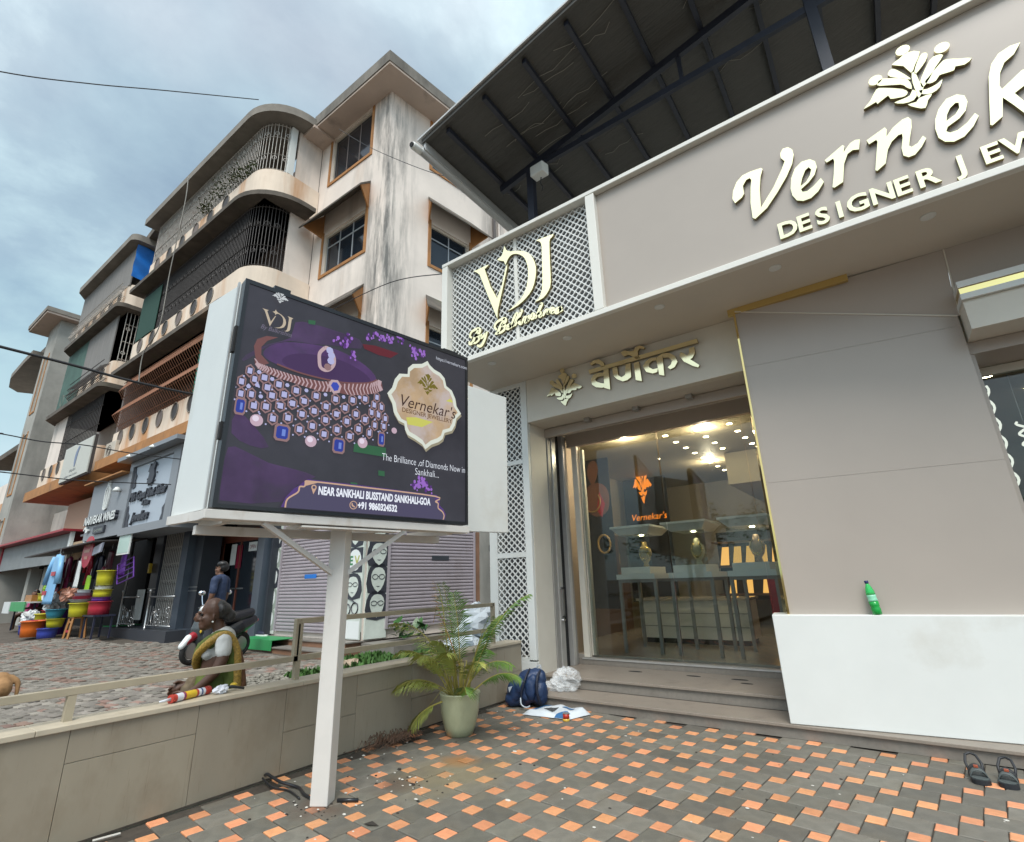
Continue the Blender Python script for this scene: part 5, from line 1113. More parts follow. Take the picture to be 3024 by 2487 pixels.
# long grey water stains down the outer corner
_t=M['apt'].node_tree; _b=_t.nodes['Principled BSDF']; _src=_b.inputs['Base Color'].links[0].from_socket
def corner_stain(m,px,py,w,col,amt,zs=.12,ns=2.4,lo=.40):
    t=m.node_tree; b=t.nodes['Principled BSDF']; src=b.inputs['Base Color'].links[0].from_socket; l=t.links.new; n=lambda k:t.nodes.new(k)
    g=n('ShaderNodeNewGeometry'); s=n('ShaderNodeSeparateXYZ'); l(g.outputs['Position'],s.inputs[0])
    cb=n('ShaderNodeCombineXYZ'); l(s.outputs[0],cb.inputs[0]); l(s.outputs[1],cb.inputs[1])
    d=n('ShaderNodeVectorMath'); d.operation='DISTANCE'; d.inputs[1].default_value=(px,py,0); l(cb.outputs[0],d.inputs[0])
    mr=n('ShaderNodeMapRange'); mr.inputs[1].default_value=w; mr.inputs[2].default_value=w*.15; l(d.outputs['Value'],mr.inputs[0])
    mp=n('ShaderNodeMapping'); mp.inputs['Scale'].default_value=(1,1,zs); l(g.outputs['Position'],mp.inputs[0])
    nz=n('ShaderNodeTexNoise'); nz.inputs['Scale'].default_value=ns; nz.inputs['Detail'].default_value=8; nz.inputs['Roughness'].default_value=.7; l(mp.outputs[0],nz.inputs['Vector'])
    r2=n('ShaderNodeMapRange'); r2.inputs[1].default_value=lo; r2.inputs[2].default_value=lo+.18; l(nz.outputs[0],r2.inputs[0])
    ml=n('ShaderNodeMath'); ml.operation='MULTIPLY'; l(mr.outputs[0],ml.inputs[0]); l(r2.outputs[0],ml.inputs[1])
    m2=n('ShaderNodeMath'); m2.operation='MULTIPLY'; m2.inputs[1].default_value=amt; l(ml.outputs[0],m2.inputs[0])
    mx=n('ShaderNodeMixRGB'); l(m2.outputs[0],mx.inputs[0]); l(src,mx.inputs[1]); mx.inputs[2].default_value=(*col,1); l(mx.outputs[0],b.inputs['Base Color'])
corner_stain(M['apt'],-9.9,7.8,1.15,(.15,.145,.135),.95,ns=3.0,lo=.42)
corner_stain(M['apt'],-9.2,12.0,.8,(.12,.11,.10),.7)
M['eave']=mat('eave_concrete',(.16,.145,.125),.9,var=.35,scale=1.6,bump=.3,bscale=10,stretch=(1,1,.4),stain=((.06,.055,.045),.7,1.3,(1,1,.4),.5))
M['eavesoff']=mat('eave_soffit',(.50,.40,.335),.85,var=.08,scale=1,stain=((.16,.14,.12),.7,.9,None,.60))
M['ochre']=mat('ochre_trim',(.36,.165,.055),.75,var=.15,scale=3,stain=((.12,.075,.05),.6,2,(1,1,.4),.55))
M['winf']=mat('window_frame',(.50,.45,.38),.6,var=.06,scale=4); M['winal']=mat('window_aluminium',(.42,.43,.44),.4,.4)
M['pane']=mat('window_glass_dark',(.014,.019,.026),.08,spec=.6,var=.3,scale=1.2)
M['slabm']=mat('mossy_slab',(.095,.08,.065),.9,var=.35,scale=2.2,bump=.4,bscale=12,stain=[((.07,.09,.03),.5,1.4,None,.56),((.25,.16,.10),.5,1.1,None,.58)])
M['slabtop']=mat('roof_slab_edge',(.20,.18,.155),.9,var=.2,scale=2,bump=.2,bscale=14)
M['para']=wallmat('rusty_parapet',(.70,.585,.475),[((.46,.20,.055),.85,.9,(1,1,.12),.50)],.3)
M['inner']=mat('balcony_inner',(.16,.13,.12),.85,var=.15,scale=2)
M['grillw']=mat('grill_white',(.46,.43,.39),.6,var=.25,scale=8,stain=((.18,.09,.05),.7,4,None,.54)); M['grillk']=mat('grill_black',(.045,.038,.036),.6); M['grillr']=mat('grill_rust',(.20,.085,.045),.8,var=.3,scale=6)
XC,YC=-9.8,7.72; a8=R(8); S8,C8=math.sin(a8),math.cos(a8)
FR=lambda u,z,d=0:(XC-u,YC-d,z)
SI=lambda u,z,d=0:(XC+S8*u+C8*d,YC+C8*u-S8*d,z)
apt=thing('apartment_building','four storey pink plastered apartment block with stained corner and caged balconies','apartment building',(XC,YC,0))
def holed(P_,u0,u1,z0,z1,holes,mb=None):
    us=sorted({u0,u1,*[h[0] for h in holes],*[h[1] for h in holes]}); zs=sorted({z0,z1,*[h[2] for h in holes],*[h[3] for h in holes]})
    mb=mb or MB()
    for i in range(len(us)-1):
        for j in range(len(zs)-1):
            c=((us[i]+us[i+1])/2,(zs[j]+zs[j+1])/2)
            if any(h[0]<c[0]<h[1] and h[2]<c[1]<h[3] for h in holes): continue
            mb.add([P_(us[i],zs[j]),P_(us[i+1],zs[j]),P_(us[i+1],zs[j+1]),P_(us[i],zs[j+1])],[(0,1,2,3)])
    for h in holes:
        q=[(h[0],h[2]),(h[1],h[2]),(h[1],h[3]),(h[0],h[3])]
        for k in range(4):
            a,b_=q[k],q[(k+1)%4]; mb.add([P_(*a),P_(*b_),P_(*b_,-.16),P_(*a,-.16)],[(0,1,2,3)])
    return mb
def fbox(P_,u0,u1,z0,z1,d0,d1,mb=None):
    mb=mb or MB(); return mb.hexa([P_(u0,z0,d1),P_(u1,z0,d1),P_(u1,z0,d0),P_(u0,z0,d0),P_(u0,z1,d1),P_(u1,z1,d1),P_(u1,z1,d0),P_(u0,z1,d0)])
def window(P_,u0,u1,z0,z1,root,cols=3,transom=True,top_open=False,border=True,alu='winal'):
    b=MB(); t=.07
    for q in ((u0+.001,u0+t,z0,z1),(u1-t,u1-.001,z0,z1),(u0+t,u1-t,z0,z0+t),(u0+t,u1-t,z1-t,z1)): fbox(P_,*q,-.15,-.06,b)
    w=b.build('window',M['winf'],root)
    zt=z1-t if not transom else z0+(z1-z0)*.70
    b=MB(); cw=(u1-u0-2*t)/cols
    for i in range(cols+1): fbox(P_,u0+t+cw*i-.02+(0.02 if i==0 else 0),u0+t+cw*i+.02-(.02 if i==cols else 0),z0+t,z1-t,-.13,-.10,b)
    if transom: fbox(P_,u0+t,u1-t,zt-.02,zt+.02,-.128,-.098,b)
    b.build('sash',M[alu],w)
    for i in range(cols):
        for za,zb in (((z0+t,zt-.02),(zt+.02,z1-t)) if transom else ((z0+t,z1-t),)):
            fbox(P_,u0+t+cw*i+.02,u0+t+cw*(i+1)-.02,za,zb,-.12,-.114).build('pane',M['pane'],w)
    if border:
        b=MB(); k=.10
        fbox(P_,u0-k,u0-.001,z0-k,z1+(0 if top_open else k),.0,.03,b); fbox(P_,u1+.001,u1+k,z0-k,z1+(0 if top_open else k),.0,.03,b); fbox(P_,u0-.001,u1+.001,z0-k,z0-.001,.0,.035,b)
        b.build('window_border',M['ochre'],root)
    return w
def hood(P_,u0,u1,z,root,pr=.62):
    # sloping concrete hood with ochre cheeks
    b=MB(); b.hexa([P_(u0-.5,z-.10,pr),P_(u1+.5,z-.10,pr),P_(u1+.12,z+.62,.0),P_(u0-.12,z+.62,.0),P_(u0-.5,z-.04,pr),P_(u1+.5,z-.04,pr),P_(u1+.12,z+.70,.0),P_(u0-.12,z+.70,.0)])
    h=b.build('window_hood',M['slabm'],root)
    for s,u in ((1,u0-.11),(-1,u1+.11)):
        b=MB(); b.add([P_(u,z+.60,.002),P_(u,z-.32,.002),P_(u-.3*s,z-.0,pr*.86),P_(u+.05*s,z+.60,.002),P_(u+.05*s,z-.32,.002),P_(u-.25*s,z-.0,pr*.86)],[(0,1,2),(5,4,3),(0,3,4,1),(1,4,5,2),(2,5,3,0)]); b.build('hood_cheek',M['ochre'],h)
fw=[(.88,2.98,14.30,16.17),(.88,2.98,10.72,12.22),(.88,2.98,7.12,8.62)]
sw=[(1.6,3.2,14.26,16.17),(1.62,3.2,10.64,12.14),(1.62,3.2,7.05,8.6),(6.4,8.2,10.64,12.14),(6.4,8.2,14.26,16.17),(6.4,8.2,7.05,8.6)]
holed(FR,0,3.6,.25,16.2,fw).build('wall',M['apt'],apt)
holed(SI,0,15,.25,16.2,sw).build('wall',M['apt'],apt)
MB().box(-23,-9.9,14,22,0,16.1).build('rear_block',M['apt'],apt)
for k,w in enumerate(fw):
    window(FR,*w,apt,3,k>0,k==0,alu='winal' if k else 'inner')
    if k: hood(FR,w[0],w[1],w[3]+.25,apt)
for k,w in enumerate(sw):
    window(SI,*w,apt,2,w[2]<14,w[2]>14,alu='winal')
    if w[2]<14: hood(SI,w[0],w[1],w[3]+.25,apt)
b=MB(); fbox(SI,2.5,3.15,14.3,14.9,-.05,.05,b); b.build('window_unit',M['pane'],apt)
# roof eaves
def eave(pts,z0,z1,name,m,root):
    b=MB(); n=len(pts); b.add([(x,y,z0) for x,y in pts]+[(x,y,z1) for x,y in pts],[tuple(range(n))[::-1],tuple(range(n,2*n))]+[(i,(i+1)%n,(i+1)%n+n,i+n) for i in range(n)]); return b.build(name,m,root)
ec=(-9.12,7.03); r0=(ec[0]+S8*15,ec[1]+C8*15)
eave([(-12.9,7.03),ec,r0,(r0[0]-4,r0[1]+.5),(-13.2,20)],16.28,16.68,'roof_edge',M['eave'],apt)
eave([(-13.35,7.06),(ec[0]-.02,ec[1]+.03),(r0[0]-.03,r0[1]),(r0[0]-4,r0[1]+.5),(-13.35,20)],16.2,16.28,'eave_soffit',M['eavesoff'],apt)
MB().box(-13.6,-12.75,6.95,8.2,16.10,16.19).build('eave_return',M['eavesoff'],apt)
# drain pipes
b=MB(); b.tube([SI(4.3,.3,.09),SI(4.3,14.9,.09)],.055,8); b.build('drain_pipe',M['grillk'],apt,smooth=True)
b=MB(); b.tube([SI(4.55,.3,.07),SI(4.55,16,.07)],.04,8); b.build('drain_pipe',M['apt'],apt,smooth=True)
fbox(SI,4.9,15,.3,16.2,.001,.02).build('wall_render',M['apt'],apt)
# ---- caged balcony blocks
def path(x0,x1,yf,r,yb,n=10):
    P_=[(x0,yf)]
    k=int((x1-r-x0)/.9)
    P_+= [(x0+(x1-r-x0)*i/k,yf) for i in range(1,k+1)]
    P_+= [(x1-r+r*math.sin(math.pi/2*i/n),yf+r-r*math.cos(math.pi/2*i/n)) for i in range(1,n+1)]
    P_.append((x1,yb)); return P_
def strip(P_,z0,z1,th,name,m,root):
    b=MB(); n=len(P_)
    b.add([(x,y,z0) for x,y in P_]+[(x,y,z1) for x,y in P_],[(i,i+1,n+i+1,n+i) for i in range(n-1)]); o=b.build(name,m,root); s=o.modifiers.new('thick','SOLIDIFY'); s.thickness=th; s.offset=0; return o
def resample(P_,d):
    out=[];acc=0; nxt=0
    for i in range(len(P_)-1):
        a,b_=Vector(P_[i]),Vector(P_[i+1]); L_=(b_-a).length
        while nxt<=acc+L_: out.append(tuple(a+(b_-a)*((nxt-acc)/L_))); nxt+=d
        acc+=L_
    return out
def cage(P_,z0,z1,d,r,name,m,root,rings=(),bulge=0,orn=0):
    b=MB(); pts=resample(P_,d)
    for k,(x,y) in enumerate(pts):
        if bulge:
            b.tube([(x,y+.25,z1),(x,y-.05,z1-.15),(x,y-bulge*.9,z0+(z1-z0)*.62),(x,y-bulge*.2,z0+(z1-z0)*.42),(x,y-bulge,z0+(z1-z0)*.18),(x,y-bulge*.3,z0-.05),(x,y+.2,z0-.08)],r,4,cap=False)
        else: b.tube([(x,y,z0),(x,y,z1)],r,4,cap=False)
    for z in rings: b.tube([(x,y-.012-(bulge*.6 if bulge else 0),z) for x,y in P_],r*1.1,4)
    if orn:
        for zc in orn:
            for k in range(1,len(pts)-1,3):
                a=Vector(pts[k-1]); c=Vector(pts[k+1]); m_=Vector(pts[k]); dx=(c-a).normalized()
                b.tube([(m_.x+dx.x*.07*math.cos(t),m_.y+dx.y*.07*math.cos(t)-.012,zc+.07*math.sin(t)) for t in [k2*math.pi/4 for k2 in range(8)]],r,4,closed=True)
    return b.build(name,m,root)
def discs(x0,x1,yf,z,root,rad=.27):
    n=int((x1-x0)/.95)
    for i in range(n):
        x=x0+.5+(x1-x0-1)*i/max(1,n-1)
        ext([(x+rad*.8*math.cos(t),z+rad*math.sin(t)) for t in [k*math.pi/8 for k in range(16)]],.02,lambda a,b_,d:(a,yf-.055-d,b_)).build('round_opening',M['grillk' if i%3 else 'inner'],root)
        MB().tube([(x+rad*.84*math.cos(t),yf-.085,z+rad*1.05*math.sin(t)) for t in [k*math.pi/8 for k in range(16)]],.018,5,closed=True).build('opening_rim',M['slabtop'],root)
LV=[(16.2,14.22,13.02),(12.9,10.62,9.42),(9.3,7.0,5.95)]
bal=path(-22.3,-13.4,5.95,.85,7.7); slabp=path(-22.75,-12.8,5.5,1.5,7.35)
for k,(zt,zp,zb) in enumerate(LV):
    out=slabp+[(-22.75,7.7)]
    eave(out,zt,zt+(.30 if k==0 else .16),'balcony_slab',M['slabtop' if k==0 else 'slabm'],apt)
    strip(bal,zb,zp,.14,'parapet',M['para'],apt)
    discs(-22,-15.4,5.95,zp-.28,apt)
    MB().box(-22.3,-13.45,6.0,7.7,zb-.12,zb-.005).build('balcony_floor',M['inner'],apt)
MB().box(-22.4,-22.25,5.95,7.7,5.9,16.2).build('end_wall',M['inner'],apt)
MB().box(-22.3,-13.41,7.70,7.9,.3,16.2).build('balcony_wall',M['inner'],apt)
MB().add([],[])
MB().box(-13.46,-13.40,6.85,7.70,9.42,16.19).build('side_wall',M['apt'],apt)
MB().box(-13.46,-13.40,6.85,7.70,5.95,9.40).build('side_wall',M['apt'],apt)
for x,y0,y1 in ((-13.395,6.87,6.93),): 
    for z0,z1 in ((13.02,14.22),(9.42,10.62)): MB().box(x,x+.03,y0,y1,z0,z1).build('ochre_band',M['ochre'],apt)
cage(bal[:-1],14.22,16.18,.115,.011,'balcony_grill',M['grillw'],apt,(14.3,14.9,15.6,16.1),orn=(15.75,14.75))
cage(bal[:-1],10.62,12.88,.10,.012,'balcony_grill',M['grillk'],apt,(10.7,11.4,12.1,12.8),orn=(12.2,11.2))
cage([(-21.4,5.9),(-13.9,5.9)],7.05,9.15,.15,.013,'balcony_grill',M['grillr'],apt,(7.0,7.5,8.1,8.7),bulge=.42)
MB().box(-13.50,-13.36,6.55,6.75,14.25,16.15).build('window_post',M['white'],apt)
MB().box(-22.2,-20.4,5.88,5.90,10.7,12.6).build('green_netting',mat('green_net',(.01,.05,.035),.8),apt)
MB().box(-16.2,-13.9,5.97,6.0,7.1,8.6).build('green_sheet',mat('green_sheet',(.02,.20,.13),.5),apt)
MB().box(-22.4,-13.2,5.55,7.7,5.58,5.92).build('ochre_beam',M['ochre'],apt)
# ---- second wing
wing=thing('apartment_wing','further wing of the pink block with sheeted balconies and a blue tarpaulin','apartment building',(-28,YC,0))
MB().box(-24.6,-22.5,7.75,14,.3,16.2).build('link_wall',M['apt'],wing)
MB().box(-32,-24.5,7.72,14,.3,16.2).build('wall',M['apt'],wing)
bw2=path(-31.6,-24.4,5.95,.25,7.7); sl2=path(-32.1,-24.0,5.5,.35,7.4)
for k,(zt,zp,zb) in enumerate(LV):
    o=sl2+[(-31.4,7.7)]; o[0]=(-31.9,6.0)
    eave(o,zt,zt+(.30 if k==0 else .18),'balcony_slab',M['slabtop' if k==0 else 'slabm'],wing)
    if k==0: eave([(-26,6.2),(-23.2,6.0),(-22.9,7.6),(-26,7.7)],16.51,16.85,'roof_upstand',M['slabm'],wing)
    strip(bw2,zb,zp,.14,'parapet',M['para'],wing); discs(-31.4,-25,5.95,zp-.28,wing)
    MB().box(-31.6,-24.45,6.0,7.7,zb-.12,zb-.005).build('balcony_floor',M['inner'],wing)
M['sheetg']=mat('grey_sheeting',(.19,.18,.17),.8,var=.2,scale=3,bump=.4,bscale=4,stretch=(8,8,.3)); M['netg']=mat('green_shade_net',(.055,.11,.09),.8,var=.2,scale=2)
MB().box(-31.5,-24.45,5.86,5.90,14.2,16.15).build('sheeting',M['sheetg'],wing)
MB().box(-28.6,-24.9,5.86,5.90,10.6,12.85).build('sheeting',M['sheetg'],wing); MB().box(-31.6,-28.62,5.86,5.90,9.8,12.85).build('shade_net',M['netg'],wing)
cage([(-24.36,6.0),(-24.36,7.6)],10.62,12.85,.14,.014,'balcony_grill',M['grillw'],wing,(10.7,11.5,12.3),orn=(12.1,11.0))
cage([(-29.4,5.95),(-24.6,5.95)],7.0,9.25,.20,.018,'balcony_grill',M['grillk'],wing,(7.0,7.9,8.7)); MB().box(-31.4,-29.5,5.95,6.1,5.95,9.28).build('cream_pier',M['apt'],wing)
cage([(-31.5,5.80),(-24.6,5.80)],13.7,14.25,.16,.015,'plant_cage',M['grillw'],wing,(13.7,14.25),bulge=.2)
cage([(-29,5.80),(-24.6,5.80)],9.9,10.6,.16,.015,'plant_cage',M['grillk'],wing,(9.9,10.6),bulge=.25)
MB().box(-31.7,-24.3,5.55,7.7,5.5,5.92).build('ochre_beam',M['ochre'],wing)
tp=thing('blue_tarpaulin','bright blue tarpaulin stretched over the end of the top balcony of the further wing','tarpaulin',(-24.4,6.5,15.4))
M['tarp']=mat('tarp_blue',(.012,.15,.52),.4,var=.15,scale=2,bump=.8,bscale=3)
b=MB(); g=random.Random(1); n=10
b.add([(-24.30+.05*math.sin(j*1.3+i*.7),5.80+1.45*i/n,14.55+(.35*i/n if 0 else .0)+(1.6+.0)*j/n-.10*math.sin(math.pi*i/n)*(1-j/n)) for j in range(n+1) for i in range(n+1)],[(j*(n+1)+i,j*(n+1)+i+1,(j+1)*(n+1)+i+1,(j+1)*(n+1)+i) for j in range(n) for i in range(n)]); b.build('tarp_sheet',M['tarp'],tp,smooth=True)
# plants in the cages
M['potplant']=mat('balcony_plant',(.05,.075,.02),.7,var=.3,scale=6)
bpn=thing('balcony_plants','straggly green plants growing out of the upper balcony grill','plant',(-16,5.8,14.3))
b=MB(); g=random.Random(12)
for c in ((-16.4,5.8,14.5,.5),(-15.2,5.8,14.4,.35),(-14.5,5.9,14.35,.3),(-17.4,5.8,14.35,.3)):
    for i in range(130):
        p=Vector((c[0]+g.gauss(0,c[3]*.7),c[1]+g.gauss(0,.12),c[2]+abs(g.gauss(0,c[3]*.6)))); a=g.uniform(0,6.28); e=g.uniform(-.6,.9); l=.10
        d=Vector((math.cos(a)*math.cos(e),math.sin(a)*math.cos(e),math.sin(e)))*l; s=d.cross(Vector((0,0,1)))*.25
        b.add([p,p+d*.5+s,p+d,p+d*.5-s],[(0,1,2,3)])
b.build('foliage',M['potplant'],bpn)
# ---- stair tower and what lies beyond
M['conc']=mat('weathered_concrete',(.33,.32,.29),.9,var=.25,scale=.5,bump=.2,bscale=6,stain=[((.11,.11,.10),.8,.35,(1,1,.3),.50),((.52,.48,.42),.6,.3,(1,1,.4),.55)])
tw=thing('stair_tower','pale weathered concrete stair tower with flat projecting roof beyond the further wing','tower',(-37,6,0))
tx0,tx1,ty=-38.4,-36.2,5.95
TF=lambda u,z,d=0:(tx0+u,ty-d,z)
holes=[(.7,1.5,11.2,14.6),(.7,1.5,6.6,9.9),(.7,1.5,1.6,5.2)]
holed(TF,0,tx1-tx0,-.2,16.6,holes).build('wall',M['conc'],tw)
MB().box(tx1-.02,tx1,ty+.001,13,-.2,16.6).build('wall',M['conc'],tw); MB().box(tx0,tx0+.02,ty+.001,13,-.2,16.6).build('wall',M['conc'],tw)
for h in holes: window(TF,*h,tw,1,True,border=True,alu='winal')
MB().box(tx0-1.1,tx1+.5,ty-.75,13,16.62,16.74).build('roof_soffit',M['eavesoff'],tw); MB().box(tx0-1.15,tx1+.55,ty-.8,13,16.742,17.0).build('roof_slab',M['slabtop'],tw)
fb=thing('distant_building','low building at the left edge with curved balcony slabs and a rounded roof canopy','building',(-44,6,0))
MB().box(-60,-39.5,8.2,16,-.2,9.6).build('wall',M['apt'],fb)
eave(path(-46,-39.4,6.2,.4,9)[::1]+[(-47.6,7.6),(-47.9,6.8)],9.6,9.95,'balcony_slab',M['slabm'],fb)
cv=[(-47.5,7.2),(-47.8,6.6),(-47,6.0),(-45,5.7),(-41,5.6),(-39.4,5.6),(-39.4,9),(-47,9)]
eave(cv,15.2,15.55,'canopy_slab',M['slabtop'],fb)
eave([(-43,6.2),(-39.4,6.2),(-39.4,9),(-43,9)],15.56,16.2,'canopy_upstand',M['slabm'],fb)
MB().box(-44,-39.5,7.5,12,9.95,15.19).build('stair_head',M['conc'],fb)
MB().box(-47,-39.5,6.4,8.19,5.2,6.6).build('balcony_front',M['para'],fb); MB().box(-47,-39.5,6.3,8.19,4.9,5.19).build('balcony_slab',M['slabm'],fb)
MB().box(-47,-39.5,7.9,8.19,6.62,9.58).build('dark_glazing',M['pane'],fb)
for x in (-46,-44.3,-42.6,-41): MB().box(x,x+.12,7.8,7.9,6.62,9.58).build('mullion',M['grillw'],fb)
MB().box(-47,-39.5,6.6,8.19,1.0,4.4).build('lower_storey',M['conc'],fb)
tk=thing('water_tank','pale blue roof tank and clutter on the roof of the distant low building','tank',(-42,8,10)) 
MB().box(-43.2,-40.6,7.2,7.49,10.0,12.2).build('tank_body',mat('tank_blue',(.42,.47,.55),.6),tk)
# ==== k_shops
# ------------------------------------------------------------------ shop fronts under the block
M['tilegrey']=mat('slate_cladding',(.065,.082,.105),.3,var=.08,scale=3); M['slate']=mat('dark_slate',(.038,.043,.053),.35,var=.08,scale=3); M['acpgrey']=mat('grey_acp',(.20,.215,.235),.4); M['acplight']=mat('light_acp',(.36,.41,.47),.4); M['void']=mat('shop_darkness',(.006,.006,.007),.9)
M['shut']=mat('pink_shutter',(.37,.33,.36),.5,.15,var=.08,scale=1.2,stain=((.25,.21,.21),.5,1.5,(1,1,.4),.53)); M['redstep']=mat('red_oxide_step',(.235,.125,.075),.7,var=.2,scale=3,stain=((.14,.10,.075),.6,2,None,.52)); M['stepgrey']=mat('step_grey',(.19,.175,.155),.75,var=.2,scale=3)
st=thing('shop_steps','red oxide stepped plinth running along the shop fronts','steps',(-13,7,0))
MB().box(-17.2,-9.75,6.93,7.32,-.15,.10).build('lower_step',M['redstep'],st); MB().box(-17.2,-9.75,6.90,7.32,.101,.125).build('step_slab',M['stepgrey'],st)
MB().box(-17.2,-9.8,7.33,9,-.1,.235).build('upper_step',M['redstep'],st); MB().box(-17.2,-9.75,7.30,9,.236,.26).build('step_slab',M['stepgrey'],st)
b=MB(); b.hexa([SI(0,-.1,1.3),SI(0,-.1,0),SI(14,-.1,0),SI(14,-.1,1.3),SI(0,.22,1.3),SI(0,.22,0),SI(14,.22,0),SI(14,.22,1.3)]); b.build('side_ledge',M['stepgrey'],st)
def shutter(P_,u0,u1,z0,z1,name,label,d=.06,pitch=.082):
    t=thing(name,label,'shutter',P_((u0+u1)/2,z0,0),'roller shutters of the optician shop')
    n=int((z1-z0)/pitch)
    for i in range(n):
        za=z0+i*pitch; m=MB(); k=pitch
        m.add([P_(u0,za+.002,d-.022),P_(u1,za+.002,d-.022),P_(u1,za+k*.35,d),P_(u0,za+k*.35,d),P_(u1,za+k*.75,d),P_(u0,za+k*.75,d),P_(u1,za+k-.003,d-.022),P_(u0,za+k-.003,d-.022)],[(0,1,2,3),(3,2,4,5),(5,4,6,7)]); m.build('shutter_slat',M['shut'],t)
    fbox(P_,u0,u1,z0-.04,z0-.002,d-.03,d+.01).build('bottom_bar',M['shut'],t)
    fbox(P_,u0-.06,u0-.002,z0-.04,z1,d-.02,d+.03).build('guide_rail',M['shut'],t); fbox(P_,u1+.002,u1+.06,z0-.04,z1,d-.02,d+.03).build('guide_rail',M['shut'],t)
    return t
s1=shutter(FR,.78,3.35,.42,3.05,'roller_shutter','closed lilac roller shutter facing the street, left of the poster pillar')
fbox(FR,1.75,2.25,1.62,1.72,.062,.066).build('shutter_label',M['tarp'],s1)
s2=shutter(SI,.62,3.25,.50,3.05,'roller_shutter','closed lilac roller shutter on the side wall, right of the poster pillar')
fbox(SI,1.85,2.4,1.98,2.09,.062,.066).build('shutter_label',M['slate'],s2)
fbox(SI,3.32,3.5,.25,3.2,.0,.04).build('brick_strip',M['redstep'],apt)
fbox(SI,3.5,5.2,.25,3.2,.0,.06).build('grey_pier',M['conc'],apt)
for u in (3.85,4.35): fbox(SI,u,u+.06,2.25,2.40,.06,.07).build('vent_slot',M['void'],apt)
fbox(FR,.0,.62,.26,.44,-.02,.02).build('base_strip',M['redstep'],apt)
# poster pillar at the corner: faces with spectacles
M['postp']=mat('poster_pale',(.55,.60,.55),.5,var=.12,scale=3); M['postk']=mat('poster_dark',(.035,.038,.05),.5); M['postg']=mat('poster_grey',(.30,.34,.30),.5); M['postw2']=mat('poster_white',(.70,.73,.72),.45); M['lemon2']=mat('poster_olive',(.42,.42,.12),.5); M['greenl']=mat('poster_green',(.05,.22,.09),.5)
pil=thing('poster_pillar','corner pillar pasted with pale posters of faces wearing spectacles','pillar',(XC,YC,.26))
fbox(FR,.0,.64,.28,3.05,.0,.05).build('poster_face',M['postp'],pil); fbox(SI,.052,.60,.28,3.05,.0,.05).build('poster_face',M['postp'],pil)
pdk=MB()
def pap(P_,pts,m,d,nm='print'): ext(pts,.002,lambda a,b_,dd:P_(a,b_,d+dd)).build(nm,M[m],pil)
def face(P_,u,z,w,h,d,hair='postk',glass=True):
    sm=lambda L_:smooth2(L_,2)
    pap(P_,sm([(u-w*.55,z-h*.5),(u-w*.6,z+h*.2),(u-w*.3,z+h*.55),(u+w*.3,z+h*.55),(u+w*.6,z+h*.2),(u+w*.55,z-h*.5)]),hair,d)
    pap(P_,sm([(u-w*.33,z-h*.2),(u-w*.4,z+h*.15),(u-w*.2,z+h*.4),(u+w*.2,z+h*.4),(u+w*.4,z+h*.15),(u+w*.3,z-h*.22),(u,z-h*.48)]),'postp',d+.003)
    if glass:
        mb=MB()
        for s in (-1,1): mb.tube([P_(u+s*w*.19+w*.16*math.cos(t),z+h*.08+h*.09*math.sin(t),d+.008) for t in [k*math.pi/5 for k in range(10)]],.008,4,closed=True)
        mb.tube([P_(u-w*.04,z+h*.1,d+.008),P_(u+w*.04,z+h*.1,d+.008)],.007,4); mb.build('spectacle_print',M['postk'],pil)
    pap(P_,[(u-w*.12,z-h*.26),(u+w*.12,z-h*.26),(u,z-h*.30)],'postk',d+.006)
for P_,seq in ((FR,[(.32,2.62,.5,.62),(.32,1.96,0,0),(.32,1.40,.5,.5),(.32,.82,0,0)]),(SI,[(.32,2.72,.5,.6),(.33,2.12,.5,.55),(.33,1.55,.46,.6),(.33,.98,.46,.55)])):
    for i,(u,z,w,h) in enumerate(seq):
        if w: 
            if P_ is SI: pap(P_,[(.06,z-h*.5),(.59,z-h*.5),(.59,z+h*.48),(.06,z+h*.48)],('postg','postk','postg','postp')[i],.052)
            face(P_,u,z,w,h,.056)
pap(FR,[(.02,1.70),(.62,1.70),(.62,2.26),(.02,2.26)],'postk',.052); pap(FR,[(.30+.23*math.cos(t),1.98+.24*math.sin(t)) for t in [k*math.pi/9 for k in range(18)]],'postw2',.056)
mb=MB(); 
for c_,u,m in (('E',.50,'greenl'),('V',.30,'lemon2')):
    mb=MB(); text_into(mb,c_,.28,lambda a,b_,d,u=u:FR(u-a,1.88+b_,.062),0,bold=.008); mb.build('printed_letter',M[m],pil)
mb=MB()
for cu in (.20,.47): mb.tube([FR(cu+.115*math.cos(t)*(1+.1*math.sin(t)),.92+.12*math.sin(t)-.1*(cu-.3),.064) for t in [k*math.pi/6 for k in range(12)]],.014,4,closed=True)
mb.tube([FR(.10,1.02,.064),FR(.62,1.22,.064)],.012,4); mb.build('spectacle_print',M['postk'],pil)
pap(FR,[(.02,.30),(.62,.30),(.62,.66),(.02,.66)],'postw2',.052)
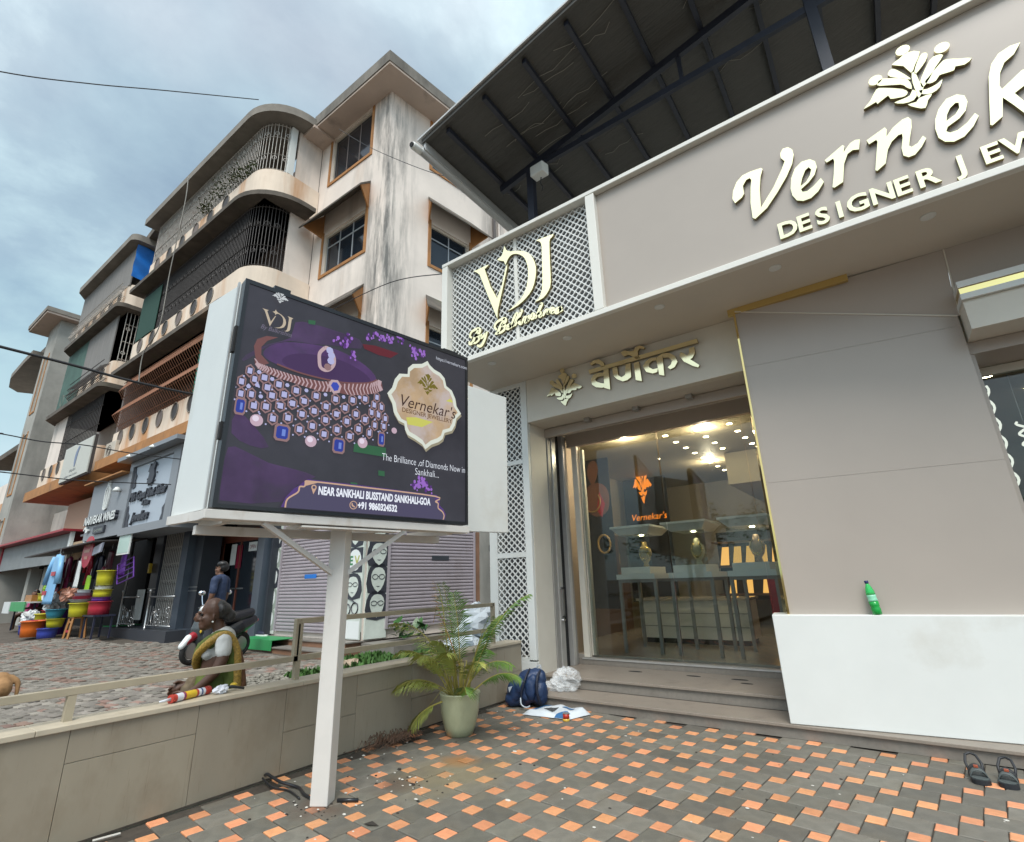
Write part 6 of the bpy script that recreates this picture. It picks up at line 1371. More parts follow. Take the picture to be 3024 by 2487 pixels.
# narrow poster strip beside the left shutter, facing the street
ps=thing('poster_strip','narrow vertical poster strip of model portraits left of the street shutter','poster',(-13.3,YC,.4))
fbox(FR,3.46,3.80,.30,3.05,.0,.04).build('strip_sheet',M['postp'],ps)
for i in range(5):
    z=2.72-.52*i
    for nm,L_,m,d in (('print',[(3.5,z-.24),(3.47,z+.1),(3.56,z+.24),(3.7,z+.24),(3.79,z+.1),(3.76,z-.24)],'postk' if i in (0,2) else ('tarp' if 0 else 'postg'),.042),('print',[(3.57,z-.1),(3.55,z+.08),(3.62,z+.18),(3.7,z+.16),(3.73,z),(3.66,z-.16)],'postw2',.045)):
        ext(smooth2(L_,2),.002,lambda a,b_,dd,d=d:FR(a,b_,d+dd)).build(nm,M[m],ps)
MB().box(-13.50,-13.42,7.5,7.70,.26,3.2).build('strip_return',M['slate'],ps)
# door of the shop with orange frame, grey pier
dsh=thing('glass_shop_door','dark glazed shop door in a rust red timber frame with notices taped to it','door',(-15.3,YC,.3))
M['rustw']=mat('rust_red_timber',(.16,.045,.025),.5,var=.2,scale=4)
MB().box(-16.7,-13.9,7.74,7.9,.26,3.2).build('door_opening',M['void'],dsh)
b=MB(); b.box(-16.55,-16.40,7.62,7.72,.3,3.1); b.box(-14.35,-14.2,7.62,7.72,.3,3.1); b.box(-16.40,-14.35,7.62,7.72,2.75,3.1); b.build('door_frame',M['rustw'],dsh)
MB().box(-16.40,-14.35,7.66,7.68,.62,2.75).build('door_glass',M['pane'],dsh); MB().box(-16.5,-14.2,7.6,7.72,.262,.60).build('door_kick',M['rustw'],dsh)
MB().box(-15.42,-15.36,7.63,7.66,.62,2.75).build('door_stile',M['rustw'],dsh)
MB().box(-16.2,-15.0,7.63,7.65,1.42,1.46).build('push_bar',M['steel'],dsh)
for x0,x1,z0,z1,m in ((-15.95,-15.65,2.1,2.7,'postw2'),(-15.6,-15.3,2.0,2.65,'redcab'),(-14.95,-14.5,2.45,2.7,'postw2'),(-16.25,-15.7,.66,.95,'postw2')):
    MB().box(x0,x1,7.64,7.648,z0,z1).build('notice',M[m],dsh)
mb=MB(); text_into(mb,'OPEN',.15,lambda a,b_,d:(-14.90+a,7.636,2.52+b_),0,width=.34); text_into(mb,'PUSH DOOR',.08,lambda a,b_,d:(-16.2+a,7.636,.84+b_),0,width=.42); text_into(mb,'SHOP OPEN',.08,lambda a,b_,d:(-16.2+a,7.636,.73+b_),0,width=.42); mb.build('notice_lettering',M['redcab'],dsh)
MB().box(-13.92,-13.58,7.35,7.70,.26,3.3).build('slate_pier',M['tilegrey'],dsh)
MB().box(-17.0,-16.6,6.7,7.7,.26,3.3).build('slate_pier',M['tilegrey'],dsh)
MB().box(-22.4,-13.3,5.6,7.7,3.3,3.36).build('walkway_ceiling',M['slate'],apt)
# jeweller's sign box
js=thing('jeweller_sign','pale blue sign panel in a grey frame with raised black script lettering','shop sign',(-17,5.5,3))
MB().box(-18.55,-15.0,5.62,6.4,3.02,5.25).build('sign_case',M['acpgrey'],js); b=MB()
b.box(-18.55,-15.0,5.5,5.62,3.02,3.24); b.box(-18.55,-15.0,5.5,5.62,5.08,5.25); b.box(-18.55,-18.3,5.5,5.62,3.24,5.08); b.box(-15.45,-15.0,5.5,5.62,3.24,5.08); b.build('sign_frame',M['acpgrey'],js)
MB().box(-18.29,-15.46,5.56,5.618,3.245,5.075).build('sign_panel',M['acplight'],js)
MB().box(-18.8,-14.6,5.2,5.62,5.26,5.38).build('sign_canopy',M['acpgrey'],js)
for x,z,s in ((-18.29,3.25,1),(-18.29,4.45,1),(-15.46,3.25,-1)):
    pts=[(x,z),(x+s*.30,z),(x+s*.22,z+.18),(x+s*.26,z+.34),(x+s*.12,z+.44),(x+s*.10,z+.58),(x,z+.62)]; ext(smooth2(pts,2),.02,lambda a,b_,d:(a,5.557-d,b_)).build('corner_ornament',M['postk'],js)
T3=lambda x,z:(lambda a,b_,d:(x+a,5.555-d,z+b_))
mb=MB(); text_into(mb,'M/s Gopal Shet Salkar',.34,T3(-18.2,4.02),.05,shear=.35,bold=.012,width=2.62); text_into(mb,'& Sons',.2,T3(-17.15,3.80),.05,shear=.3,bold=.008,width=.5); text_into(mb,'Jewellers',.36,T3(-17.75,3.38),.05,shear=.35,bold=.012,width=1.25); mb.build('raised_lettering',M['postk'],js)
em=[(-17.05,4.42),(-16.85,4.36),(-16.65,4.42),(-16.6,4.62),(-16.68,4.78),(-16.62,4.98),(-16.78,5.02),(-16.9,4.9),(-17.0,5.0),(-17.06,4.82),(-16.98,4.7)]
ext(em,.05,lambda a,b_,d:(a,5.555-d,b_)).build('crest',M['postk'],js)
mb=MB()
for i in range(9): a=i*.7; mb.ball((-16.83+.32*math.cos(a),5.54,4.68+.32*math.sin(a)*1.1),(.028,.02,.028),6,4)
mb.build('crest_dots',M['postk'],js)
for x in (-17.9,-16.2):
    MB().lathe([(0,.10),(.05,.10),(.12,.03),(.13,0),(.10,-.015),(0,-.01)],(x,5.25,5.28),12).build('sign_lamp',M['white'],js,smooth=True); MB().beam((x,5.25,5.36),(x,5.55,5.42),.03,.03).build('lamp_arm',M['alu'],js)
# wine shop sign
ws=thing('wine_shop_sign','tall slate grey sign with raised white bottle outline and capitals','shop sign',(-20.1,5.5,3))
MB().box(-21.75,-18.57,5.52,5.7,3.08,4.95).build('sign_panel',M['acpgrey'],ws); MB().box(-22.0,-18.57,5.3,5.75,4.955,5.0).build('rain_flashing',M['ochre'],ws)
T4=lambda x,z:(lambda a,b_,d:(x+a,5.518-d,z+b_))
for k,(t_,m_) in enumerate((('NARVEKAR WINES','postw2'),)):
    mb=MB(); text_into(mb,t_,.36,T4(-21.6,3.58),.10,bold=.012,width=2.75); o=mb.build('raised_lettering',[M['white'],M['postk']],ws)
    for pl in o.data.polygons: pl.material_index=0 if pl.normal.y<-.5 else 1
MB().box(-20.7,-19.75,5.46,5.518,3.24,3.46).build('name_plate',M['postk'],ws); mb=MB(); text_into(mb,'SHOPPE',.13,lambda a,b_,d:(-20.6+a,5.455,3.29+b_),0,width=.75); mb.build('plate_lettering',M['postg'],ws)
mb=MB()
for L_ in ([(-20.3,4.02),(-20.34,4.3),(-20.34,4.62),(-20.24,4.72),(-20.24,4.9)],[(-20.3,4.02),(-20.16,3.98),(-20.02,4.02)],[(-20.16,4.0),(-20.16,4.66),(-20.14,4.92)],[(-20.02,4.02),(-19.98,4.3),(-19.98,4.62),(-20.06,4.72),(-20.05,4.9)]):
    stroke(mb,L_,.022,lambda a,b_,d:(a,5.515-d,b_),.04,taper=False)
mb.build('bottle_outline',M['white'],ws)
mb=MB(); stroke(mb,[(-21.65,3.42),(-21.5,3.5),(-21.35,3.36),(-21.2,3.42)],.04,lambda a,b_,d:(a,5.515-d,b_),.06); mb.build('flourish',M['white'],ws)
MB().lathe([(0,.12),(.05,.11),(.12,.0),(.10,-.02),(0,-.02)],(-19.1,5.42,4.45),12).build('sign_lamp',M['white'],ws,smooth=True)
# stainless sliding grille, dark entrance, plinth
jl=thing('jeweller_entrance','dark slate jeweller entrance on a black plinth with folding steel gate','shop front',(-17.5,6.3,0))
MB().box(-21.0,-16.0,6.25,6.75,-.15,.40).build('plinth',M['slate'],jl); MB().box(-21.0,-16.0,6.751,7.7,-.1,.41).build('porch_floor',M['tilegrey'],jl)
MB().box(-16.7,-16.1,6.9,7.4,.41,3.28).build('slate_pillar',M['slate'],jl); MB().box(-19.5,-18.95,6.9,7.4,.41,3.28).build('slate_pillar',M['slate'],jl)
for x0,x1 in ((-16.72,-16.08),(-19.52,-18.93)):
    for z in (1.40,1.50): MB().box(x0,x1,6.885,6.9,z,z+.03).build('trim_line',M['steel'],jl)
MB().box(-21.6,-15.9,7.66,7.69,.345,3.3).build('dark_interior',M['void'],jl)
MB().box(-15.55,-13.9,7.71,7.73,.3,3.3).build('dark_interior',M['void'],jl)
M['gate']=mat('folding_gate_steel',(.52,.50,.47),.4,.3)
for i in range(17):
    x=-18.9+i*.128
    MB().box(x,x+.045,6.96,6.98,.42,3.25).build('gate_bar',M['gate'],jl)
b=MB()
for z in (.6,1.1,1.6,2.1,2.6):
    for i in range(16): b.beam((-18.88+i*.128,6.955,z),(-18.75+i*.128,6.955,z+.17),.012,.006)
b.build('gate_lattice',M['gate'],jl)
MB().box(-19.6,-19.5,6.82,6.9,2.0,2.3).build('yellow_sign',M['tyel'],jl)
MB().tube([(-20.2,6.5,.41),(-20.2,6.5,3.25)],.035,8).build('gate_post',M['steel'],jl,smooth=True)
MB().box(-19.9,-19.4,6.75,6.79,.6,1.5).build('poster_board',M['postw2'],jl)
for n_,(x0,x1) in enumerate(((-18.0,-16.3),(-20.1,-18.8))):
    r_=thing('steel_railing','polished steel railing panel with scroll ornament '+('in front of the folding gate' if n_==0 else 'in front of the dark doorway'),'railing',((x0+x1)/2,6.45,.40))
    for x in (x0,): MB().lathe([(.04,0),(.04,.02),(.03,.03),(.03,1.0),(.045,1.02),(.05,1.05),(.045,1.08),(0,1.1)],(x,6.45,.40),10).build('newel',M['steel'],r_,smooth=True)
    MB().tube([(x0,6.45,1.28),(x1,6.45,1.28)],.026,8).build('handrail',M['steel'],r_,smooth=True)
    MB().tube([(x0,6.45,.5),(x1,6.45,.5)],.02,8).build('bottom_rail',M['steel'],r_,smooth=True)
    k=0
    for i in range(1,9):
        x=x0+(x1-x0)*i/9; MB().tube([(x,6.45,.5),(x,6.45,.95+.1*math.sin(i*1.2))],.010,6).build('baluster',M['steel'],r_)
    b=MB(); g=random.Random(n_)
    for i in range(16): b.ball((g.uniform(x0+.1,x1-.1),6.435,g.uniform(.45,1.0)),.022,6,4)
    b.tube([(x0+.5+.2*math.cos(t)*(1-t/14),6.435,.72+.25*math.sin(t)*(1-t/14)) for t in [k*.5 for k in range(18)]],.012,5); b.build('scroll_ornament',M['steel'],r_)
# upper clutter: banded parapet shop signs further left
M['ledb']=mat('white_led_sign',(.55,.55,.50),.5)
lsn=thing('ribbed_white_sign','ribbed off white hoarding with small blue figure on the further wing first floor balcony','hoarding',(-24.2,5.4,6.2))
b=MB()
for i in range(26): 
    z=5.55+i*.052; b.box(-25.7,-22.5,5.38,5.41,z,z+.045)
MB().box(-25.75,-22.45,5.411,5.5,5.5,6.95).build('hoarding_back',M['grillk'],lsn)
for i in range(26):
    z=5.55+i*.052; MB().box(-25.7,-22.5,5.375,5.41,z,z+.045).build('hoarding_slat',M['ledb'],lsn)
M['figb']=mat('figure_blue',(.16,.20,.30),.5)
ext(smooth2([(-24.15,6.0),(-24.25,6.3),(-24.2,6.55),(-24.0,6.75),(-23.85,6.7),(-23.95,6.55),(-24.0,6.3),(-24.05,6.0)],2),.01,lambda a,b_,d:(a,5.372-d,b_)).build('printed_figure',M['figb'],lsn)
mb=MB(); text_into(mb,'SALON',.14,lambda a,b_,d:(-24.6+a,5.37,5.82+b_),0,width=.7); text_into(mb,'UNISEX HAIR STUDIO',.10,lambda a,b_,d:(-25.1+a,5.37,5.64+b_),0,width=1.5); mb.build('lettering',M['postk'],lsn)
ac=thing('air_conditioner','cream outdoor air conditioner unit on a bracket above the wine shop sign','air conditioner',(-22.3,6.0,6.1))
MB().box(-22.4,-21.4,5.75,6.1,5.95,6.6).build('casing',M['winf'],ac,bevel=.02); mb=MB()
for r_ in (.08,.15,.22): mb.tube([(-21.95+r_*math.cos(t),5.745,6.27+r_*math.sin(t)) for t in [k*math.pi/8 for k in range(16)]],.008,4,closed=True)
mb.build('fan_guard',M['grillk'],ac); MB().box(-22.45,-21.35,5.72,6.1,5.88,5.94).build('bracket',M['ledb'],ac)
# lean-to awning and its boarding on the left
M['sheetr']=mat('awning_sheet',(.20,.215,.22),.6,var=.12,scale=2); M['redsh']=mat('red_band',(.30,.02,.03),.5)
lw=thing('lean_to_awning','grey boarded lean to with red topped sheet roof over the street stall','awning',(-28,6,3))
MB().box(-36,-25.4,6.1,6.18,2.6,3.7).build('grey_boarding',M['sheetr'],lw); MB().box(-37.2,-36,6.05,6.17,2.55,3.75).build('red_panel',M['redsh'],lw)
MB().box(-40,-25,5.7,7.5,3.72,3.80).build('roof_sheet',M['redsh'],lw); MB().box(-25.35,-25.1,6.0,6.1,2.6,3.8).build('white_post',M['white'],lw)
MB().box(-25.05,-22.6,6.1,6.2,2.65,3.3).build('cream_boarding',mat('cream_board',(.42,.30,.19),.7,var=.2,scale=2),lw)
MB().box(-22.55,-21.9,5.75,5.85,3.1,3.75).build('white_notice',M['white'],lw)
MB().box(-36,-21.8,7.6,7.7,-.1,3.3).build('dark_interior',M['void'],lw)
MB().box(-45,-21.8,7.72,7.8,3.3,5.6).build('upper_boarding',M['conc'],lw)
MB().box(-29.0,-26.0,6.6,7.7,3.82,5.2).build('store_box',mat('peach_box',(.42,.28,.19),.7),lw)
b=MB(); b.hexa([(-25.5,4.9,2.72),(-18.8,5.0,2.86),(-18.8,6.4,3.0),(-25.5,6.4,2.9),(-25.5,4.9,2.76),(-18.8,5.0,2.9),(-18.8,6.4,3.04),(-25.5,6.4,2.94)]); b.build('stall_canopy',M['grillk'],lw)
for x in (-33,-30.5): MB().box(x,x+.5,6.6,7.0,-.1,2.6).build('pier',M['conc'],lw)
# ------------------------------------------------------------------ the street stall
_before=set(o.name for o in COL.objects)
def col(n,c,r=.4): M[n]=mat(n,c,r,var=.06,scale=6); return M[n]
for n,c in dict(plas_yellow=(.48,.44,.02),plas_red=(.38,.02,.04),plas_orange=(.62,.13,.015),plas_blue=(.03,.05,.30),plas_teal=(.03,.22,.30),plas_purple=(.11,.03,.26),plas_green=(.22,.42,.02),plas_grey=(.26,.27,.33),plas_brown=(.33,.15,.045),cloth_blue=(.20,.42,.66),cloth_pink=(.42,.05,.17),cloth_maroon=(.12,.012,.03),cloth_dark=(.02,.022,.045),cloth_white=(.58,.60,.60),cloth_green=(.03,.28,.09),cloth_peach=(.46,.22,.15)).items(): col(n,c)
GZ=-.02
def tub(x,y,z,r,h,m,name,label,cat,group=None,flare=.8,sy=1):
    t=thing(name,label,cat,(x,y,z),group)
    MB().lathe([(r*flare,0),(r*(flare+1)/2,h*.5),(r*.98,h*.94),(r*1.07,h*.95),(r*1.07,h),(r*.97,h),(r*.9,h*.6),(r*flare*.9,.02),(0,.02)],(x,y,z),18,sy=sy).build('bowl',M[m],t,smooth=True)
    mb=MB(); mb.tube([(x+r*1.07*math.cos(a),y+r*1.07*sy*math.sin(a),z+h*.975) for a in [k*math.pi/9 for k in range(18)]],h*.03,5,closed=True); mb.build('rim',M[m],t,smooth=True)
    return t
sx=-23.6
def stool(x,y,m,lab):
    t=thing('plastic_stool',lab,'stool',(x,y,GZ),'plastic stools at the stall')
    MB().box(x-.2,x+.2,y-.2,y+.2,.52,.57).build('seat',M[m],t,bevel=.02)
    for a,b_ in ((-1,-1),(1,-1),(1,1),(-1,1)):
        MB().beam((x+a*.24,y+b_*.24,GZ),(x+a*.18,y+b_*.18,.52),.06,.06).build('leg',M[m],t)
    for z,k in ((.15,.22),(.40,.19)): MB().box(x-k,x+k,y-k-.01,y-k+.03,z,z+.06).build('rail',M['plas_red' if z<.3 else m],t)
stool(-22.3,5.0,'plas_brown','brown plastic stool carrying the stack of washing tubs')
tub(-22.3,5.0,.57,.34,.38,'plas_yellow','wash_tub','yellow green round tub on the brown stool, lowest of its stack','tub','stacked tubs',.85)
for i,(m,lb) in enumerate((('plas_grey','grey basin resting on the yellow tub'),('plas_red','red basin in the middle of the stack on the stool'),('plas_grey','upper grey basin near the top of the stack on the stool'),('cloth_white','small pale bowl crowning the stack on the stool'))):
    tub(-22.3,5.0,.96+.09*i,.36-.05*i if i else .36,.09,m,'wash_basin',lb,'basin','stacked tubs',.85)
tub(-21.6,5.25,.62,.46,.36,'plas_red','red_tub','wide dark red oblong tub on the stall table beside the doorway','tub',None,.92,.7)
tub(-21.6,5.25,.99,.40,.10,'plas_purple','purple_tray','purple tray lying on the wide red tub','tray',None,.95,.7)
tub(-21.6,5.25,1.10,.38,.20,'plas_yellow','yellow_basket','flat yellow basket stacked above the purple tray','basket',None,.95,.7)
tub(-21.6,5.25,1.31,.35,.08,'cloth_white','white_tray','white and red tray between the yellow baskets','tray',None,.95,.7)
tub(-21.6,5.25,1.42,.38,.42,'plas_yellow','laundry_basket','tall yellow basket on top of its stack by the dark doorway','basket',None,.88,.7)
tb=thing('stall_table','dark plank table under the tubs beside the doorway','table',(-21.6,5.25,GZ))
MB().box(-22.1,-21.0,4.95,5.6,.57,.615).build('table_top',M['cloth_dark'],tb)
for x in (-22.05,-21.1): 
    for y in (5.0,5.5): MB().box(x,x+.05,y,y+.05,GZ,.57).build('leg',M['cloth_dark'],tb)
tub(-23.5,4.75,.52,.38,.26,'plas_teal','teal_basin','teal oval basin heaped with goods in the middle of the stall','basin',None,.7,.8)
tub(-23.5,4.8,.26,.28,.25,'plas_yellow','yellow_bucket','pale yellow bucket under the teal basin','bucket')
tub(-23.45,4.65,-.02,.30,.27,'plas_blue','blue_tub','dark blue tub with white print standing on the paving','tub',None,.9)
tub(-24.6,4.55,-.02,.36,.46,'plas_orange','orange_bucket','bright orange round bucket standing on the paving in front of the stall','bucket',None,.85)
tub(-25.1,4.7,-.02,.32,.46,'plas_red','crimson_bucket','crimson bucket standing just left of the bright orange one','bucket',None,.85)
tub(-24.6,5.1,.0,.33,.75,'plas_purple','purple_drum','tall purple drum behind the orange bucket','drum',None,.9)
tub(-25.6,5.0,.0,.28,.62,'plas_yellow','olive_pail','olive yellow pail at the back of the bucket group','pail',None,.9)
tub(-26.3,4.8,-.03,.26,.28,'plas_blue','small_blue_tub','small violet blue tub at the left of the bucket group','tub',None,.85)
tub(-27.0,5.0,-.03,.28,.30,'cloth_maroon','maroon_tub','maroon tub at the far left of the bucket group','tub',None,.85)
tub(-26.6,5.4,.3,.30,.40,'plas_red','wine_red_basket','wine red basket raised behind the small tubs','basket',None,.9)
def sack(x,y,z,r,m,name,label,cat,sd):
    t=thing(name,label,cat,(x,y,z)); crumple('cloth_mass',(x,y,z+r[2]),r,M[m],t,sd,.7,(18,12)); return t
sack(-24.4,4.9,.72,(.42,.3,.25),'cloth_white','white_bundle','heap of white cloth and wrappers on the purple drum','cloth bundle',4)
sack(-24.1,5.1,1.05,(.36,.28,.16),'plas_orange','orange_bundle','vivid orange cloth bundle on the heap','cloth bundle',6)
sack(-23.5,5.0,.98,(.34,.25,.2),'cloth_peach','mixed_bundle','multicoloured bundle of packets above the teal basin','bundle',7)
sack(-26.6,4.9,.25,(.35,.28,.22),'cloth_white','white_sack','white sack slumped among the tubs at the left','sack',8)
gt=thing('cloth_covered_table','trestle table covered with white and green cloth at the left of the stall','table',(-28.2,5.1,GZ))
MB().box(-30,-26.6,4.7,5.7,.95,1.0).build('table_top',M['cloth_white'],gt); MB().box(-28.9,-26.6,4.66,4.69,.68,1.0).build('green_cloth',M['cloth_green'],gt); MB().box(-30.05,-28.95,4.64,4.69,.6,1.0).build('white_cloth',M['cloth_white'],gt)
for x in (-29.8,-26.8): MB().box(x,x+.06,5.0,5.06,GZ,.95).build('leg',M['cloth_dark'],gt)
bx_=thing('cardboard_box','brown cardboard box standing on the cloth covered table','box',(-27.4,5.1,1.0)); MB().box(-27.9,-26.9,4.85,5.3,1.0,1.22).build('carton',M['plas_brown'],bx_)
tub(-26.6,5.2,1.0,.42,.26,'plas_yellow','yellow_tray','yellow and white tray with a pink scoop on the table','tray',None,.9,.7)
sack(-27.0,5.3,1.22,(.2,.18,.18),'plas_green','lime_bag','lime green bag behind the yellow tray','bag',13)
def garment(x,y,z0,z1,w,m,name,label,sl=.0,sd=1,slv=True):
    t=thing(name,label,'garment',(x,y,z1)); n=14; g=random.Random(sd); H=z1-z0
    prof=[(0,.25),(.03,.75),(.12,.8),(.45,.74),(.75,.85),(1,.95)]
    def wd(u):
        for (a,b_),(c,d) in zip(prof,prof[1:]):
            if a<=u<=c: return b_+(d-b_)*(u-a)/(c-a)
        return .6
    V=[];k=10
    for j in range(n+1):
        u=j/n
        for i in range(k+1):
            s=i/k*2-1; V.append((x+s*wd(u)*w+sl*u,y-.05*math.cos(s*1.5)-.025*math.sin(i*2.3+u*3)*u,z1-H*u))
    mb=MB(); mb.add(V,[(j*(k+1)+i,j*(k+1)+i+1,(j+1)*(k+1)+i+1,(j+1)*(k+1)+i) for j in range(n) for i in range(k)]); o=mb.build('cloth_body',M[m],t,smooth=True); s_=o.modifiers.new('thick','SOLIDIFY'); s_.thickness=.02
    if slv:
        for s in (-1,1): 
            mb=MB(); mb.tube([(x+s*.68*w,y-.02,z1-.05*H),(x+s*1.0*w,y-.04,z1-.28*H),(x+s*1.18*w+sl*.4,y-.04,z1-.60*H)],[.13*w,.14*w,.17*w],8); mb.build('sleeve',M[m],t,smooth=True)
    mb=MB(); mb.tube([(x-.3*w,y,z1-.01),(x,y,z1+.06),(x+.3*w,y,z1-.01)],.01,5); mb.tube([(x,y,z1+.06),(x,y,z1+.16),(x+.03,y,z1+.2)],.008,5); mb.build('hanger',M['steel'],t)
    return t
kt=garment(-23.75,4.55,.95,2.42,.52,'cloth_blue','blue_tunic','long pale blue tunic with red pocket flaps hanging in front of the stall',-.12,3)
for x,z in ((-23.55,1.78),(-24.05,1.22)): MB().box(x-.2,x+.2,4.44,4.455,z,z+.12).build('pocket_flap',M['plas_red'],kt)
garment(-25.4,4.9,1.0,2.5,.36,'cloth_pink','pink_dress','pink and maroon dress hanging at the left end of the clothes line',0,4)
garment(-24.85,4.85,1.4,2.45,.30,'cloth_dark','navy_shirt','dark navy garment hanging beside the pink dress',0,5)
garment(-24.5,4.8,1.75,2.45,.26,'plas_orange','coral_top','small coral top hanging behind the blue tunic',0,6)
garment(-26.0,5.2,.9,2.3,.3,'cloth_maroon','maroon_cloth','maroon cloth hanging behind the pink dress',0,7)
garment(-22.95,4.9,1.4,2.2,.16,'cloth_white','white_towel','white carrier bag hanging right of the blue tunic',0,8,False)
garment(-22.55,5.1,1.3,1.75,.18,'plas_green','green_bag','lime green bag hanging among the goods',0,9,False)
garment(-22.2,5.3,1.1,2.0,.3,'cloth_maroon','dark_red_bag','dark red shopping bag hanging at the back of the stall',0,10,False)
garment(-21.9,5.25,1.2,1.75,.26,'plas_grey','grey_bag','grey bag hanging near the stacked baskets',0,11,False)
for i,(x,y,z0,z1,w,m,nm,lb) in enumerate(((-25.9,5.4,1.3,2.5,.3,'cloth_pink','magenta_top','magenta top hanging at the far left end of the clothes line'),(-25.1,5.45,1.1,2.4,.3,'cloth_maroon','wine_kurta','wine coloured tunic hanging behind the pink dress'),(-24.2,5.5,1.5,2.5,.28,'plas_red','red_blouse','red blouse hanging above the bundles'),(-23.2,5.5,1.2,2.4,.3,'cloth_dark','black_trousers','black trousers hanging right of the pale blue tunic'),(-22.5,5.5,1.9,2.5,.3,'cloth_maroon','dark_red_cloth','dark red cloth hanging under the round red sign'),(-21.7,5.6,1.7,2.4,.28,'plas_purple','purple_bag','purple bag hanging by the stacked baskets'))):
    garment(x,y,z0,z1,w,m,nm,lb,0,30+i,i<4)
cr=thing('red_round_sign','round red sign with pale lettering hung under the stall canopy','sign',(-22.5,4.9,2.6))
ext([(-22.45+.45*math.cos(t),2.52+.47*math.sin(t)) for t in [k*math.pi/14 for k in range(28)]],.03,lambda a,b_,d:(a,4.9-d,b_)).build('disc',M['plas_red'],cr)
mb=MB()
for z,w_ in ((2.68,.4),(2.5,.5),(2.30,.3)): mb.box(-22.47-w_/2,-22.47+w_/2,4.862,4.868,z,z+.09)
mb.build('pale_print',M['cloth_peach'],cr)
pl_=thing('name_board','small slanted grey name board hung beside the red round sign','sign',(-21.7,4.9,2.5)); b=MB(); b.hexa([(-22.0,4.86,2.38),(-21.3,4.86,2.46),(-21.3,4.9,2.46),(-22.0,4.9,2.38),(-21.95,4.86,2.62),(-21.25,4.86,2.72),(-21.25,4.9,2.72),(-21.95,4.9,2.62)]); b.build('board',M['plas_grey'],pl_)
wb=thing('pale_notice_board','pale green notice board hanging under the wine shop sign','board',(-20.7,5.2,2.7)); b=MB(); b.box(-21.15,-20.25,5.2,5.23,2.35,3.0); b.build('board_frame',M['white'],wb); MB().box(-21.10,-20.30,5.193,5.199,2.4,2.92).build('board_face',mat('board_green',(.42,.55,.50),.4),wb)
rk=thing('purple_rack','tilted purple wire rack hanging in the doorway under the notice board','rack',(-20.8,5.4,2.0))
b=MB()
for i in range(5): b.tube([(-21.5+.06*i,5.4,2.1-.14*i),(-20.35+.06*i,5.4,2.28-.14*i)],.016,5)
for x in (0,1.15): b.tube([(-21.5+x,5.4,2.1+.157*x),(-21.26+x,5.4,1.54+.157*x)],.018,5)
b.build('rack_wires',M['plas_purple'],rk)
for o in list(COL.objects):
    if o.name in _before or o.parent is not None: continue
    x,y,z=o.location; nx=-19.7+1.05*(x+22.3)
    if o.get('category') in ('garment','sign','board','rack'): o.location=(nx,y+.35,z+(.2 if o.get('category')=='garment' else .12))
    else: o.location=(nx,5.3+1.0*(y-5),.2+1.0*(z-GZ)); o.scale=(.82,.82,1.0)
gm_=thing('green_floor_mat','green doormat at the wine shop threshold','mat',(-20.6,6.6,.41)); MB().box(-20.9,-20.25,6.3,7.2,.4105,.425).build('mat_pile',M['cloth_green'],gm_)
gm2=thing('green_step_mat','green mat draped over the step before the lilac shutter','mat',(-12.8,7.2,.26)); b=MB(); b.box(-13.5,-11.9,6.885,7.5,.262,.275); b.box(-13.5,-11.9,6.87,6.884,.05,.275); b.build('mat_pile',M['cloth_green'],gm2)
sh_=thing('canvas_shoe','dark green canvas shoe with white sole left on the step beside the poster strip','shoe',(-13.4,7.45,.26)); ext(smooth2([(-13.62,7.40),(-13.3,7.36),(-13.12,7.40),(-13.1,7.46),(-13.3,7.5),(-13.6,7.48)],2),.04,lambda a,b_,d:(a,b_,.262+d)).build('sole',M['white'],sh_); MB().ball((-13.42,7.43,.33),(.19,.05,.055),12,7).build('upper',M['cloth_dark'],sh_,smooth=True)
# leafy plant at the pillar foot, stone on the weeds
M['broad']=mat('broad_leaf',(.03,.095,.02),.4,var=.25,scale=5)
lp_=thing('leafy_weed','dark broad leaved plant growing at the foot of the poster pillar','plant',SI(.9,.2,.3))
g=random.Random(14); 
for i in range(26):
    c=Vector(SI(.55+g.random()*.9,.22,.25+g.random()*.3)); a=g.uniform(0,6.28); e=g.uniform(.2,1.2); l=g.uniform(.16,.34); z=g.uniform(0,.35)
    d=Vector((math.cos(a)*math.cos(e),math.sin(a)*math.cos(e),math.sin(e))); s=d.cross(Vector((0,0,1))).normalized()*l*.32; p=c+Vector((0,0,z)); n_=s.cross(d)*.15
    b=MB(); b.add([p,p+d*l*.4+s+n_,p+d*l*.75+s*.7,p+d*l*1.05,p+d*l*.75-s*.7,p+d*l*.4-s+n_,p+d*l*.5],[(0,1,6),(1,2,6),(2,3,6),(3,4,6),(4,5,6),(5,0,6)]); b.build('leaf',M['broad'],lp_)
sn=thing('loose_stone','single pale stone lying on the weeds behind the wall','stone',(-8.3,6.35,0)); crumple('stone_body',(-8.3,6.35,.06),(.17,.12,.09),mat('stone_pale',(.34,.26,.19),.9,var=.2,scale=5),sn,2,.5,(12,8))
wbag=thing('white_sacks','pile of white cement sacks behind the railing by the shop corner','sack',(-6.2,7.4,0))
for i,(x,y,z) in enumerate(((-6.3,7.3,.3),(-5.9,7.6,.35),(-6.1,7.45,.75),(-6.5,7.8,.5),(-5.8,7.2,.2))): crumple('sack_body',(x,y,z),(.42,.35,.27),M['sackw'],wbag,20+i,.5,(16,10))
